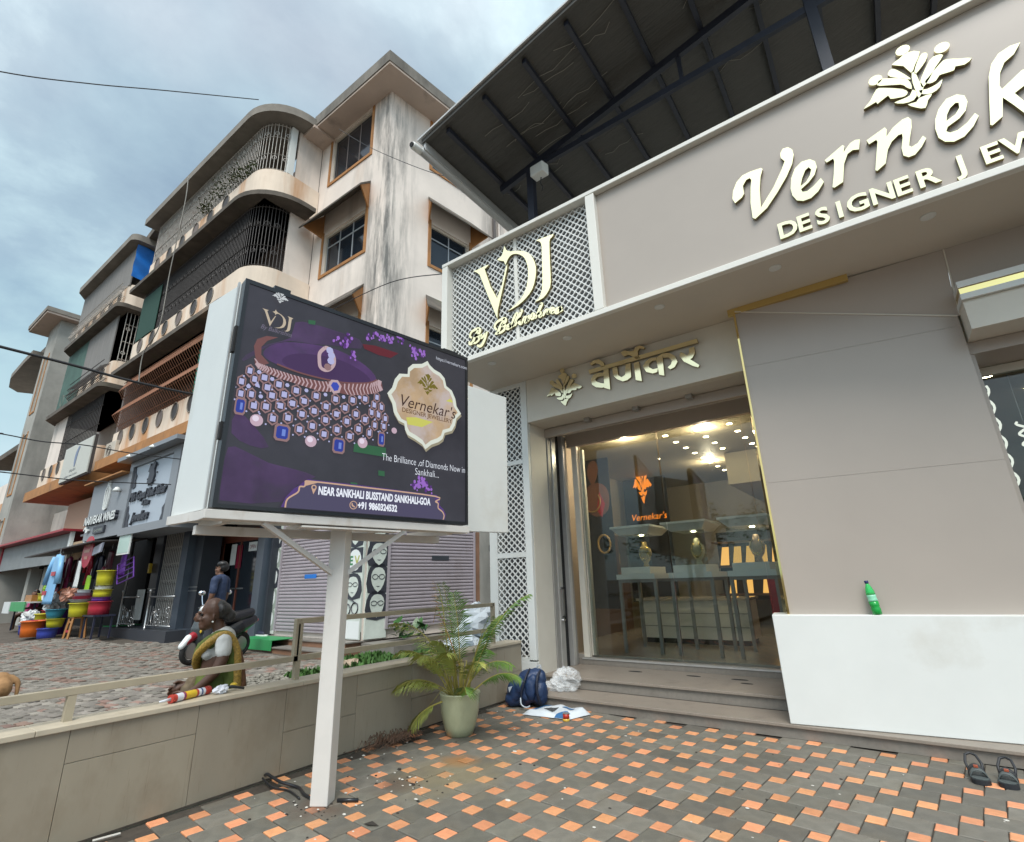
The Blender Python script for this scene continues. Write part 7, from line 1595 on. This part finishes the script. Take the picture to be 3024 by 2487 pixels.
# ==== l_people
# ------------------------------------------------------------------ people, dog, scooter
M['skin']=mat('skin_dark_brown',(.085,.040,.024),.5,var=.12,scale=14); M['skin2']=mat('skin_brown',(.13,.062,.036),.5,var=.1,scale=14)
M['hair']=mat('hair_black',(.012,.011,.011),.45,var=.3,scale=30); M['hairg']=mat('hair_greying',(.035,.033,.033),.5,var=.5,scale=50,stretch=(1,6,6))
M['blouse']=mat('blouse_white',(.55,.55,.53),.8,var=.08,scale=12)
M['sari']=mat('sari_olive',(.085,.115,.012),.7,var=.3,scale=9,stain=((.12,.085,.02),.4,4,None,.52))
M['sarib']=mat('sari_gold_border',(.36,.22,.04),.55,var=.45,scale=60,stain=((.13,.10,.012),.8,45,None,.5))
M['sarid']=mat('sari_brown_pleat',(.12,.085,.045),.7,var=.3,scale=14); M['sarir']=mat('sari_rust_edge',(.13,.055,.022),.7,var=.25,scale=30)
def local(o,yaw):
    f=Vector((math.cos(yaw),math.sin(yaw),0)); l=Vector((-f.y,f.x,0)); o=Vector(o)
    return lambda a,b_,z:tuple(o+f*a+l*b_+Vector((0,0,z)))
def hand(q,p,d,n,s,curl=.5,thumb=1):
    """list of capsules: palm and five fingers. p wrist (local), d finger direction, n palm normal, s size"""
    d=Vector(d).normalized(); n=Vector(n).normalized(); w=d.cross(n).normalized(); p=Vector(p); out=[]
    out.append(('c',[q(*(p+d*s*.05)),q(*(p+d*s*.42))],[s*.16,s*.17])); 
    for k in (-1,1): out.append(('c',[q(*(p+d*s*.1+w*k*s*.10)),q(*(p+d*s*.45+w*k*s*.15))],[s*.11,s*.10]))
    for i,(off,ln) in enumerate(((-.22,.42),(-.075,.5),(.07,.47),(.21,.36))):
        a=p+d*s*.45+w*off*s; b_=a+(d*(1-curl*.2)+n*curl*.35).normalized()*ln*s*.45; c=b_+(d*(1-curl*.6)+n*curl).normalized()*ln*s*.38; e=c+(d*(1-curl)+n*curl*1.3).normalized()*ln*s*.25
        out.append(('c',[q(*a),q(*b_),q(*c),q(*e)],[s*.062,s*.056,s*.05,s*.042]))
    a=p+d*s*.12+w*-.13*s*thumb; b_=a+(d*.6-w*.7*thumb+n*.3).normalized()*s*.25; c=b_+(d*.9-w*.2*thumb+n*.4).normalized()*s*.22
    out.append(('c',[q(*a),q(*b_),q(*c)],[s*.085,s*.07,s*.055])); return out
def head(q,c,s,tilt=0):
    """face looks along +a"""
    a,b_,z=c; P=lambda x,y,h:q(a+x*s+h*s*tilt,b_+y*s,z+h*s)
    L_=[('b',P(-.02,0,.05),(.092*s,.078*s,.10*s)),('b',P(.02,0,-.03),(.072*s,.064*s,.085*s)),('b',P(.045,0,-.085),(.045*s,.048*s,.035*s)),
     ('c',[P(.078,0,.03),P(.098,0,-.02),P(.088,0,-.032)],[.010*s,.015*s,.013*s]),('b',P(.084,.014,-.03),(.010*s,.010*s,.009*s)),('b',P(.084,-.014,-.03),(.010*s,.010*s,.009*s)),
     ('c',[P(.080,-.022,-.060),P(.086,0,-.058),P(.080,.022,-.060)],[.006*s,.010*s,.006*s]),('c',[P(.078,-.02,-.071),P(.083,0,-.072),P(.078,.02,-.071)],[.006*s,.009*s,.006*s]),
     ('c',[P(.072,-.05,.03),P(.088,-.02,.034),P(.088,.02,.034),P(.072,.05,.03)],[.008*s,.011*s,.011*s,.008*s]),('b',P(.06,.04,-.02),(.022*s,.018*s,.02*s)),('b',P(.06,-.04,-.02),(.022*s,.018*s,.02*s)),
     ('b',P(-.015,.078,-.01),(.018*s,.010*s,.032*s)),('b',P(-.015,-.078,-.01),(.018*s,.010*s,.032*s))]
    return L_
def eyes(q,c,s,root):
    a,b_,z=c; mb=MB()
    for k in (-1,1): mb.ball(q(a+.070*s,b_+k*.031*s,z+.012*s),(.012*s,.012*s,.010*s),8,6)
    mb.build('eye',M['dark'],root,smooth=True)
# --- woman in a sari walking past behind the wall
W0=(-4.995,2.365,-.13); q=local(W0,R(-112))
wo=thing('person','older woman in an olive and gold sari with white blouse walking past behind the wall','person',W0)
hc=(.065,0,1.318)
B_=head(q,hc,1.02,.1)+[('c',[q(0,0,1.25),q(-.035,0,1.13)],[.050,.058]),('c',[q(-.05,0,1.12),q(-.03,0,.98),q(-.02,0,.86),q(-.03,0,.74)],[.10,.118,.112,.135]),('c',[q(-.05,-.13,1.12),q(-.05,.13,1.12)],[.065,.065]),
 ('c',[q(-.05,.165,1.11),q(-.055,.205,.985),q(-.01,.215,.87)],[.056,.050,.042]),('c',[q(-.01,.215,.87),q(.07,.20,.79),q(.155,.17,.725)],[.042,.036,.026]),
 ('c',[q(-.05,-.165,1.11),q(-.02,-.20,.97),q(.02,-.20,.86)],[.054,.046,.040]),('c',[q(.02,-.20,.86),q(.10,-.18,.80),q(.17,-.15,.76)],[.038,.033,.025]),
 ('c',[q(-.03,.08,.74),q(.03,.09,.42),q(.0,.09,.07)],[.10,.07,.042]),('c',[q(-.03,-.08,.74),q(-.02,-.09,.42),q(-.10,-.09,.09)],[.10,.07,.042]),('c',[q(0,.09,.05),q(.14,.09,.03)],[.035,.03]),('c',[q(-.10,-.09,.06),q(.03,-.09,.03)],[.035,.03])]
B_+=hand(q,(.155,.17,.725),(.85,-.12,-.5),(-.1,-1,.1),.185,.55)+hand(q,(.17,-.15,.76),(.9,.1,-.4),(-.1,1,0),.175,.6,-1)
blob('body',B_,M['skin'],wo,.0075,2); eyes(q,hc,1.02,wo)
blob('hair',[('b',q(.025,0,1.398),(.085,.080,.058)),('b',q(-.015,0,1.356),(.080,.083,.073)),('b',q(-.085,0,1.31),(.048,.052,.052)),('b',q(.0,.066,1.372),(.052,.022,.042)),('b',q(.0,-.066,1.372),(.052,.022,.042))],M['hairg'],wo,.008,3)
blob('blouse',[('c',[q(-.05,0,1.12),q(-.03,0,1.03),q(-.025,0,.99)],[.108,.126,.118]),('c',[q(-.05,-.14,1.125),q(-.05,.14,1.125)],[.068,.068]),('c',[q(-.05,.165,1.115),q(-.055,.20,1.03)],[.066,.062]),('c',[q(-.05,-.165,1.115),q(-.03,-.19,1.03)],[.066,.060]),('b',q(.055,.07,1.02),(.055,.055,.055)),('b',q(.055,-.07,1.02),(.055,.055,.055))],M['blouse'],wo,.009,3,disp=(.010,.04))
def shell(name,rings,m,close=True,th=.012,folds=0,nf=9):
    """loft through elliptical rings: (centre a,b,z, ra, rb)"""
    mb=MB(); n=36
    V=[]
    for j,(a,b_,z,ra,rb) in enumerate(rings):
        for i in range(n):
            t=2*math.pi*i/n; k=1+folds*math.sin(t*nf+j*.6)*(j/len(rings))
            V.append(q(a+ra*k*math.cos(t),b_+rb*k*math.sin(t),z))
    mb.add(V,[(j*n+i,j*n+(i+1)%n,(j+1)*n+(i+1)%n,(j+1)*n+i) for j in range(len(rings)-1) for i in range(n)]); o=mb.build(name,m,wo,smooth=True); s=o.modifiers.new('thick','SOLIDIFY'); s.thickness=th; return o
shell('sari_skirt',[(-.03,0,.885,.128,.140),(-.035,0,.80,.160,.170),(-.04,0,.70,.185,.185),(-.03,0,.55,.185,.19),(-.02,0,.35,.19,.20),(0,0,.15,.21,.215),(0,0,.05,.22,.22)],M['sari'],folds=.05,nf=11)
# drape across the chest, over the left shoulder and down the back
def drape(name,L_,rs,m,disp=None):
    return blob(name,[('c',[q(*p) for p in L_],rs)],m,wo,.009,3,disp=disp)
drape('sari_drape',[(.06,-.13,.88),(.088,-.06,.97),(.085,.03,1.06),(.02,.12,1.13),(-.06,.135,1.15),(-.125,.12,1.05),(-.14,.11,.85),(-.14,.10,.55),(-.13,.10,.25)],[.06,.06,.058,.055,.05,.055,.075,.11,.125],M['sari'],(.012,.05))
drape('sari_border',[(.095,-.11,.86),(.125,-.04,.93),(.125,.06,1.01),(.06,.145,1.105),(-.05,.165,1.165),(-.14,.150,1.08),(-.175,.15,.9),(-.19,.15,.6),(-.18,.15,.3)],[.026,.034,.034,.034,.034,.034,.04,.05,.055],M['sarib'],(.008,.03))
drape('sari_edge',[(-.18,.12,1.02),(-.215,.12,.85),(-.24,.13,.6),(-.23,.13,.3)],[.025,.038,.05,.055],M['sarir'],(.01,.04))
drape('sari_pleats',[(.10,-.03,.82),(.145,.0,.70),(.16,.02,.45),(.16,.02,.15)],[.06,.08,.095,.11],M['sarid'],(.02,.045))
drape('sari_front_fold',[(.11,.0,1.08),(.115,-.06,1.0),(.10,-.11,.92)],[.03,.045,.05],M['sari'],(.01,.04))
MB().ball(q(.05,.087,1.27),.009,8,6).build('earring',M['white'],wo,smooth=True)
# --- man in a navy shirt by the step
N0=(-11.35,5.28,.02); q=local(N0,R(-140)); k=1.13
mn=thing('person','man in navy polo shirt standing in profile by the shop step, wristwatch on his arm','person',N0)
K=lambda a,b_,z:q(a*k,b_*k,z*k)
hc=(.0,0,1.60)
B_=head(K,hc,1.0)+[('c',[K(0,0,1.50),K(-.02,0,1.42)],[.064,.07]),('c',[K(-.02,0,1.38),K(0,0,1.2),K(0,0,1.0),K(-.01,0,.92)],[.13,.15,.145,.15]),('c',[K(-.02,-.17,1.40),K(-.02,.17,1.40)],[.07,.07]),
 ('c',[K(-.02,.215,1.38),K(-.03,.25,1.2),K(-.01,.255,1.08)],[.062,.056,.046]),('c',[K(-.01,.255,1.08),K(.06,.25,.95),K(.13,.22,.85)],[.046,.04,.031]),('c',[K(-.02,-.215,1.38),K(-.03,-.25,1.1),K(.08,-.23,.9)],[.06,.05,.033]),
 ('c',[K(-.0,.09,.92),K(.01,.10,.5),K(-.01,.10,.09)],[.10,.07,.048]),('c',[K(-.0,-.09,.92),K(.01,-.10,.5),K(-.01,-.10,.09)],[.10,.07,.048])]+hand(K,(.13,.22,.85),(.6,-.05,-.8),(0,-1,0),.2,.5)+hand(K,(.08,-.23,.9),(.4,0,-.9),(0,1,0),.2,.5,-1)
blob('body',B_,M['skin2'],mn,.011,2); eyes(K,hc,1.0*k,mn)
M['navys']=mat('shirt_navy',(.018,.032,.075),.75,var=.15,scale=7); M['trous']=mat('trousers_dark',(.03,.032,.04),.8)
blob('hair',[('b',K(-.015,0,1.685),(.098*k,.088*k,.06*k)),('b',K(-.055,0,1.63),(.07*k,.085*k,.085*k))],M['hair'],mn,.011,2)
blob('shirt',[('c',[K(-.02,0,1.39),K(0,0,1.2),K(0,0,1.0),K(-.005,0,.88)],[.142,.164,.16,.165]),('c',[K(-.02,-.18,1.41),K(-.02,.18,1.41)],[.08,.08]),('c',[K(-.02,.215,1.40),K(-.03,.25,1.21)],[.076,.072]),('c',[K(-.02,-.215,1.40),K(-.03,-.25,1.21)],[.076,.072]),('c',[K(-.03,-.05,1.47),K(.03,0,1.455),K(-.03,.05,1.47)],[.045,.04,.045])],M['navys'],mn,.013,2,disp=(.015,.07))
blob('trousers',[('c',[K(-.005,0,.93),K(-.005,0,.86)],[.155,.155]),('c',[K(0,.09,.88),K(.01,.10,.5),K(-.01,.10,.08)],[.112,.085,.075]),('c',[K(0,-.09,.88),K(.01,-.10,.5),K(-.01,-.10,.08)],[.112,.085,.075])],M['trous'],mn,.014,2)
for s in (-1,1): ext(smooth2([(-.10,-.045),(.05,-.05),(.17,-.03),(.19,0),(.17,.03),(.05,.05),(-.10,.045)],2),.09,lambda a,b_,d,s=s:K(a,s*.10+b_,.0+d)).build('shoe',M['bezel'],mn)
mb=MB(); w0=Vector(K(.115,.225,.87)); mb.tube([w0+Vector((.042*math.cos(t),.042*math.sin(t),.02*math.cos(t))) for t in [i*math.pi/5 for i in range(10)]],.012,5,closed=True); mb.build('wristwatch',M['steel'],mn)
# --- two people seated behind the covered table
for i,(x,y,cl,hr,lb) in enumerate(((-27.6,5.9,'cloth_pink','hair','person with black hair and a pink scarf seated behind the covered table'),(-26.5,6.0,'trous','cloth_white','person in dark clothes and a pale cap seated behind the covered table'))):
    O=(x,y,.2); q=local(O,R(-100)); p_=thing('person',lb,'person',O)
    blob('body',head(q,(0,0,1.30),1.05)+[('c',[q(0,0,1.2),q(0,0,1.1)],[.06,.07]),('c',[q(-.02,0,1.05),q(0,0,.6)],[.15,.17]),('c',[q(0,.2,1.05),q(.05,.26,.8),q(.25,.2,.75)],[.06,.05,.035]),('c',[q(0,-.2,1.05),q(.05,-.26,.8),q(.25,-.2,.75)],[.06,.05,.035]),('c',[q(0,.1,.5),q(.4,.12,.5),q(.42,.12,.05)],[.09,.08,.05]),('c',[q(0,-.1,.5),q(.4,-.12,.5),q(.42,-.12,.05)],[.09,.08,.05])],M['skin2'],p_,.018,2)
    blob('top',[('c',[q(-.02,0,1.05),q(0,0,.5)],[.17,.19]),('c',[q(0,-.19,1.08),q(0,.19,1.08)],[.09,.09]),('c',[q(0,.2,1.06),q(.05,.26,.82)],[.08,.07]),('c',[q(0,-.2,1.06),q(.05,-.26,.82)],[.08,.07])],M[cl],p_,.02,2)
    blob('hair' if i==0 else 'cap',[('b',q(-.02,0,1.38),(.10,.09,.07)),('b',q(-.06,0,1.32),(.08,.09,.09))],M[hr],p_,.016,2)
# --- tan dog, only the hindquarters reach the picture
D0=(-8.35,1.36,-.12); q=local(D0,R(-112))
M['fur']=mat('fur_tan',(.30,.165,.07),.85,var=.25,scale=10); M['furw']=mat('fur_white',(.55,.50,.43),.85)
dg=thing('dog','tan short haired dog walking out of the picture, one hind paw white','dog',D0)
z=.02
blob('body',[('c',[q(-.26,0,.60),q(.0,0,.58),q(.28,0,.60)],[.125,.12,.155]),('b',q(-.30,0,.60),(.11,.115,.13)),('c',[q(.30,0,.62),q(.46,0,.76)],[.12,.085]),('b',q(.52,0,.82),(.10,.078,.085)),('c',[q(.56,0,.80),q(.70,0,.77)],[.058,.038]),('c',[q(.48,.06,.88),q(.46,.07,.97)],[.03,.012]),('c',[q(.48,-.06,.88),q(.46,-.07,.97)],[.03,.012]),
 ('c',[q(-.33,.08,.56),q(-.24,.09,.42),q(-.33,.09,.25),q(-.36,.09,.20)],[.11,.075,.042,.032]),('c',[q(-.36,.09,.20),q(-.40,.09,.08),q(-.38,.09,.04)],[.030,.027,.03]),
 ('c',[q(-.30,-.08,.56),q(-.16,-.09,.42),q(-.22,-.09,.25)],[.11,.075,.042]),('c',[q(-.22,-.09,.25),q(-.20,-.09,.10),q(-.15,-.09,.035)],[.032,.027,.03]),
 ('c',[q(.28,.09,.55),q(.30,.09,.32),q(.28,.09,.04)],[.075,.042,.03]),('c',[q(.26,-.09,.55),q(.36,-.09,.32),q(.38,-.09,.05)],[.075,.042,.03]),
 ('c',[q(-.39,0,.66),q(-.46,.01,.60),q(-.47,.02,.42)],[.035,.026,.016])],M['fur'],dg,.013,3)
blob('paw',[('c',[q(-.40,.09,.12),q(-.385,.09,.03),q(-.33,.09,.028)],[.032,.036,.034])],M['furw'],dg,.01,2)
# --- scooter parked nose to the street
O=(-12.0,5.72,.0); q=local(O,R(-72))
M['scoot']=mat('scooter_black',(.012,.013,.016),.18); M['scootg']=mat('scooter_grey',(.05,.06,.065),.3); M['scootr']=mat('scooter_red',(.30,.02,.03),.3); M['chrome']=mat('chrome_mirror',(.85,.87,.9),.05,1); M['tyre']=mat('tyre_rubber',(.018,.018,.018),.85); M['lampw']=mat('lamp_lens',(.65,.68,.68),.1)
sc_=thing('motor_scooter','black motor scooter with red and white front panel parked by the step','scooter',O)
for a,nm in ((.62,'front'),(-.62,'rear')):
    w_=MB(); w_.tube([q(a+.21*math.cos(t),0,.25+.21*math.sin(t)) for t in [i*math.pi/12 for i in range(24)]],.05,8,closed=True); tw_=w_.build('tyre',M['tyre'],sc_,smooth=True)
    MB().tube([q(a,-.03,.25),q(a,.03,.25)],.15,16).build('rim',M['steel'],tw_)
blob('front_apron',[('c',[q(.42,0,.35),q(.46,0,.65),q(.36,0,.98)],[.13,.19,.13]),('c',[q(.44,-.13,.5),q(.44,.13,.5)],[.11,.11])],M['scootg'],sc_,.016,4)
blob('front_fender',[('c',[q(.45,0,.52),q(.62,0,.53),q(.78,0,.42)],[.085,.09,.07])],M['scootr'],sc_,.014,3)
blob('fender_tip',[('c',[q(.72,0,.50),q(.86,0,.36)],[.075,.06])],M['lampw'],sc_,.014,3)
blob('rear_body',[('c',[q(-.15,0,.48),q(-.5,0,.62),q(-.92,0,.74)],[.16,.19,.10]),('c',[q(.1,0,.34),q(-.3,0,.38)],[.13,.15]),('c',[q(.4,0,.30),q(.05,0,.30)],[.11,.11])],M['scoot'],sc_,.018,4)
blob('seat',[('c',[q(-.02,0,.80),q(-.4,0,.82),q(-.82,0,.90)],[.10,.14,.10])],M['bezel'],sc_,.018,4)
blob('handlebar_cowl',[('c',[q(.30,-.12,1.04),q(.36,0,1.08),q(.30,.12,1.04)],[.07,.10,.07])],M['scoot'],sc_,.014,3)
MB().tube([q(.27,-.36,1.06),q(.31,-.15,1.04),q(.31,.15,1.04),q(.27,.36,1.06)],.02,8).build('handlebar',M['bezel'],sc_,smooth=True)
lm=MB().ball(q(.46,0,1.03),(.06,.075,.075),14,9).build('headlight',M['lampw'],sc_,smooth=True); MB().tube([q(.49,.08*math.cos(t),1.03+.085*math.sin(t)) for t in [i*math.pi/10 for i in range(20)]],.012,5,closed=True).build('headlight_ring',M['chrome'],lm)
for s in (-1,1):
    m_=MB().ball(q(.24,s*.36,1.36),(.05,.075,.055),14,9).build('mirror',M['chrome'],sc_,smooth=True); MB().tube([q(.28,s*.24,1.07),q(.26,s*.31,1.22),q(.24,s*.35,1.32)],.009,6).build('mirror_stem',M['chrome'],m_)
MB().ball(q(.60,.16,.62),(.03,.02,.04),8,6).build('indicator',M['tyel'],sc_); MB().ball(q(-1.0,0,.72),(.03,.07,.04),8,6).build('tail_light',M['scootr'],sc_)
# ==== m_cables
# ------------------------------------------------------------------ overhead cables
M['cable']=mat('cable_black',(.015,.015,.017),.6); M['cablep']=mat('rope_grey',(.22,.21,.19),.8)
def cable(pts,r,name,label,m='cable',g='overhead cables across the street'):
    c=thing(name,label,'cable',pts[0],g); MB().tube(smooth2(pts,8,False) if len(pts)>2 else pts,r,6).build('cable_run',M[m],c,smooth=True)
cable([(-13.6,-12,6.35),(-13.6,-3,6.2),(-13.6,1.42,6.18),(-13.6,2.66,6.17),(-13.6,3.72,6.14),(-13.6,4.99,6.19),(-13.6,5.9,6.3)],.030,'power_cable','thick black cable crossing the street towards the back of the sign board')
cable([(-13.35,-9,8.5),(-13.35,-1.5,11.2),(-13.35,.21,12.12),(-13.35,1.6,13.15),(-13.35,3.0,14.3),(-13.35,5.35,16.2)],.013,'telephone_wire','thin wire running from the top balcony roof up across the open sky')
cable([(-14,-9,4.3),(-14,.8,4.52),(-14,1.86,4.53),(-14,2.5,4.50),(-14,3.2,4.56),(-14,4.1,4.54),(-14,5.2,4.58)],.012,'service_wire','thin slack wire passing before the ribbed white hoarding')
cable([(-15,-9,3.7),(-15,1.2,3.92),(-15,2.15,3.94),(-15,3.4,3.94),(-15,4.5,4.02),(-15,5.4,4.1)],.013,'service_wire','thin slack wire passing just above the wine shop sign')
cable([(-18.45,5.42,16.2),(-18.25,5.42,14.85),(-18.35,5.42,12.06),(-18.3,5.42,9.92),(-19.3,5.42,9.2),(-19.15,5.42,8.0)],.018,'hanging_rope','pale rope hanging from the top balcony roof down the front of the cages','cablep',None)
cable([(-10.7,6.6,14.3),(-9.12,6.6,12.6),(-6.96,6.6,10.55),(-5.5,6.6,9.35),(-4.5,6.4,8.2)],.008,'thin_wire','fine wire from the corner window down to the canopy')
cable([(-8.6,5.4,6.9),(-6.36,5.2,6.61),(-5.0,5.15,6.2)],.008,'thin_wire','fine wire rising behind the sign board to the lattice corner')
# ==== m_trees
# ------------------------------------------------------------------ trees across the road behind the viewer, mirrored in glass and brass
M['bark']=mat('tree_bark',(.10,.075,.05),.9,var=.3,scale=6); M['treeleaf']=mat('tree_leaf',(.055,.10,.025),.6,var=.35,scale=2)
def leafy_tree(name,label,x,y,h,r,sd):
    g=random.Random(sd); t=thing(name,label,'tree',(x,y,-.2),'trees across the road'); b=MB(); b.tube([(x,y,-.2),(x+.1,y,h*.35),(x+.3,y+.1,h*.62)],[.24,.18,.10],8)
    for k in range(5):
        a=k*1.3+g.random(); b.tube([(x+.1,y,h*.4),(x+math.cos(a)*r*.5,y+math.sin(a)*r*.5,h*.62),(x+math.cos(a)*r*.8,y+math.sin(a)*r*.8,h*.78)],[.11,.07,.03],6)
    b.build('trunk',M['bark'],t,smooth=True); b=MB()
    cl=[(x+g.gauss(0,r*.5),y+g.gauss(0,r*.5),h*.68+g.gauss(0,h*.13),r*g.uniform(.22,.42)) for _ in range(17)]
    for c in cl:
        for i in range(150):
            d=Vector((g.gauss(0,1),g.gauss(0,1),g.gauss(0,.8))).normalized()*c[3]*g.uniform(.55,1.05); p=Vector(c[:3])+d; a=g.uniform(0,6.28); l=g.uniform(.12,.26); u=Vector((math.cos(a),math.sin(a),g.uniform(-.6,.4)))*l; v=u.cross(Vector((g.gauss(0,1),g.gauss(0,1),1))).normalized()*l*.45
            b.add([p-u,p+v,p+u,p-v],[(0,1,2,3)])
    b.build('crown',M['treeleaf'],t)
leafy_tree('street_tree','wide dark green tree across the road, mirrored on the shop glass',-14,-30,7.0,4.2,1)
leafy_tree('street_tree','taller rounded tree across the road, mirrored beside the sky gap',3,-31,8.0,4.0,2)
leafy_tree('street_tree','low spreading tree across the road, mirrored at the brass edge',-24,-24,6.6,3.6,3)
leafy_tree('street_tree','bushy tree across the road on the far right, mirrored in the brass band',12,-24,7.2,3.6,4)
# ==== z_end
# ------------------------------------------------------------------ litter on the paving
M['chip']=mat('litter_pale',(.55,.53,.48),.8,rnd=.2); M['crumb']=mat('litter_dark',(.03,.025,.02),.9)
g=random.Random(31); a_,b2=MB(),MB()
spots_=[(-3.24,3.0,.22,46),(-3.45,2.45,.2,40),(-4.0,3.5,.3,24),(-2.4,3.6,1.2,50),(-.8,4.4,.9,34),(-3.9,5.0,.4,14)]
for x,y,s,n in spots_:
    for i in range(n):
        p=(g.gauss(x,s),g.gauss(y,s*.7)); 
        if p[0]<-4.18 or p[1]>5.55: continue
        r=g.uniform(.003,.011)*(1.6 if g.random()<.08 else 1)
        (a_ if g.random()<.55 else b2).ball((p[0],p[1],.002),(r*g.uniform(.7,1.8),r,r*.4),6,4)
a_.build('paper_chips',M['chip'])['kind']='stuff'; b2.build('soil_crumbs',M['crumb'])['kind']='stuff'
lf=thing('dead_leaf','single curled black dead leaf lying on the front paving','leaf',(-2.91,2.45,0)); b=MB(); b.add([(-2.97,2.44,.004),(-2.93,2.475,.016),(-2.86,2.47,.006),(-2.92,2.435,.012)],[(0,1,3),(1,2,3)]); b.build('leaf_blade',M['crumb'],lf)
cg_=thing('paper_roll','thin white paper roll lying at the wall foot','paper',(-4.12,1.5,0)); MB().tube([(-4.17,1.42,.008),(-4.14,1.55,.008)],.007,6).build('roll',M['chip'],cg_)
# stains with their own shape on the paving
def spot_stain(m,px,py,rad,colr,amt):
    t=m.node_tree; b=t.nodes['Principled BSDF']; src=b.inputs['Base Color'].links[0].from_socket; l=t.links.new; n=lambda k:t.nodes.new(k)
    gq=n('ShaderNodeNewGeometry'); nz=n('ShaderNodeTexNoise'); nz.inputs['Scale'].default_value=6; nz.inputs['Detail'].default_value=6; l(gq.outputs['Position'],nz.inputs['Vector'])
    d=n('ShaderNodeVectorMath'); d.operation='DISTANCE'; d.inputs[1].default_value=(px,py,0); l(gq.outputs['Position'],d.inputs[0])
    ad=n('ShaderNodeMath'); ad.operation='MULTIPLY_ADD'; ad.inputs[1].default_value=rad*1.1; ad.inputs[2].default_value=-rad*.55; l(nz.outputs[0],ad.inputs[0])
    sm=n('ShaderNodeMath'); sm.operation='ADD'; l(d.outputs['Value'],sm.inputs[0]); l(ad.outputs[0],sm.inputs[1])
    mr=n('ShaderNodeMapRange'); mr.inputs[1].default_value=rad; mr.inputs[2].default_value=rad*.25; mr.inputs[3].default_value=0; mr.inputs[4].default_value=amt; l(sm.outputs[0],mr.inputs[0])
    mx=n('ShaderNodeMixRGB'); l(mr.outputs[0],mx.inputs[0]); l(src,mx.inputs[1]); mx.inputs[2].default_value=(*colr,1); l(mx.outputs[0],b.inputs['Base Color'])
for mm in ('greytile','orangetile'):
    spot_stain(M[mm],-3.24,3.63,.20,(.30,.11,.02),.75); spot_stain(M[mm],-3.1,3.35,.55,(.26,.21,.11),.45); spot_stain(M[mm],-3.42,2.44,.22,(.10,.065,.045),.8); spot_stain(M[mm],-3.3,2.98,.22,(.09,.06,.045),.65); spot_stain(M[mm],-4.1,3.55,.25,(.07,.045,.03),.6)
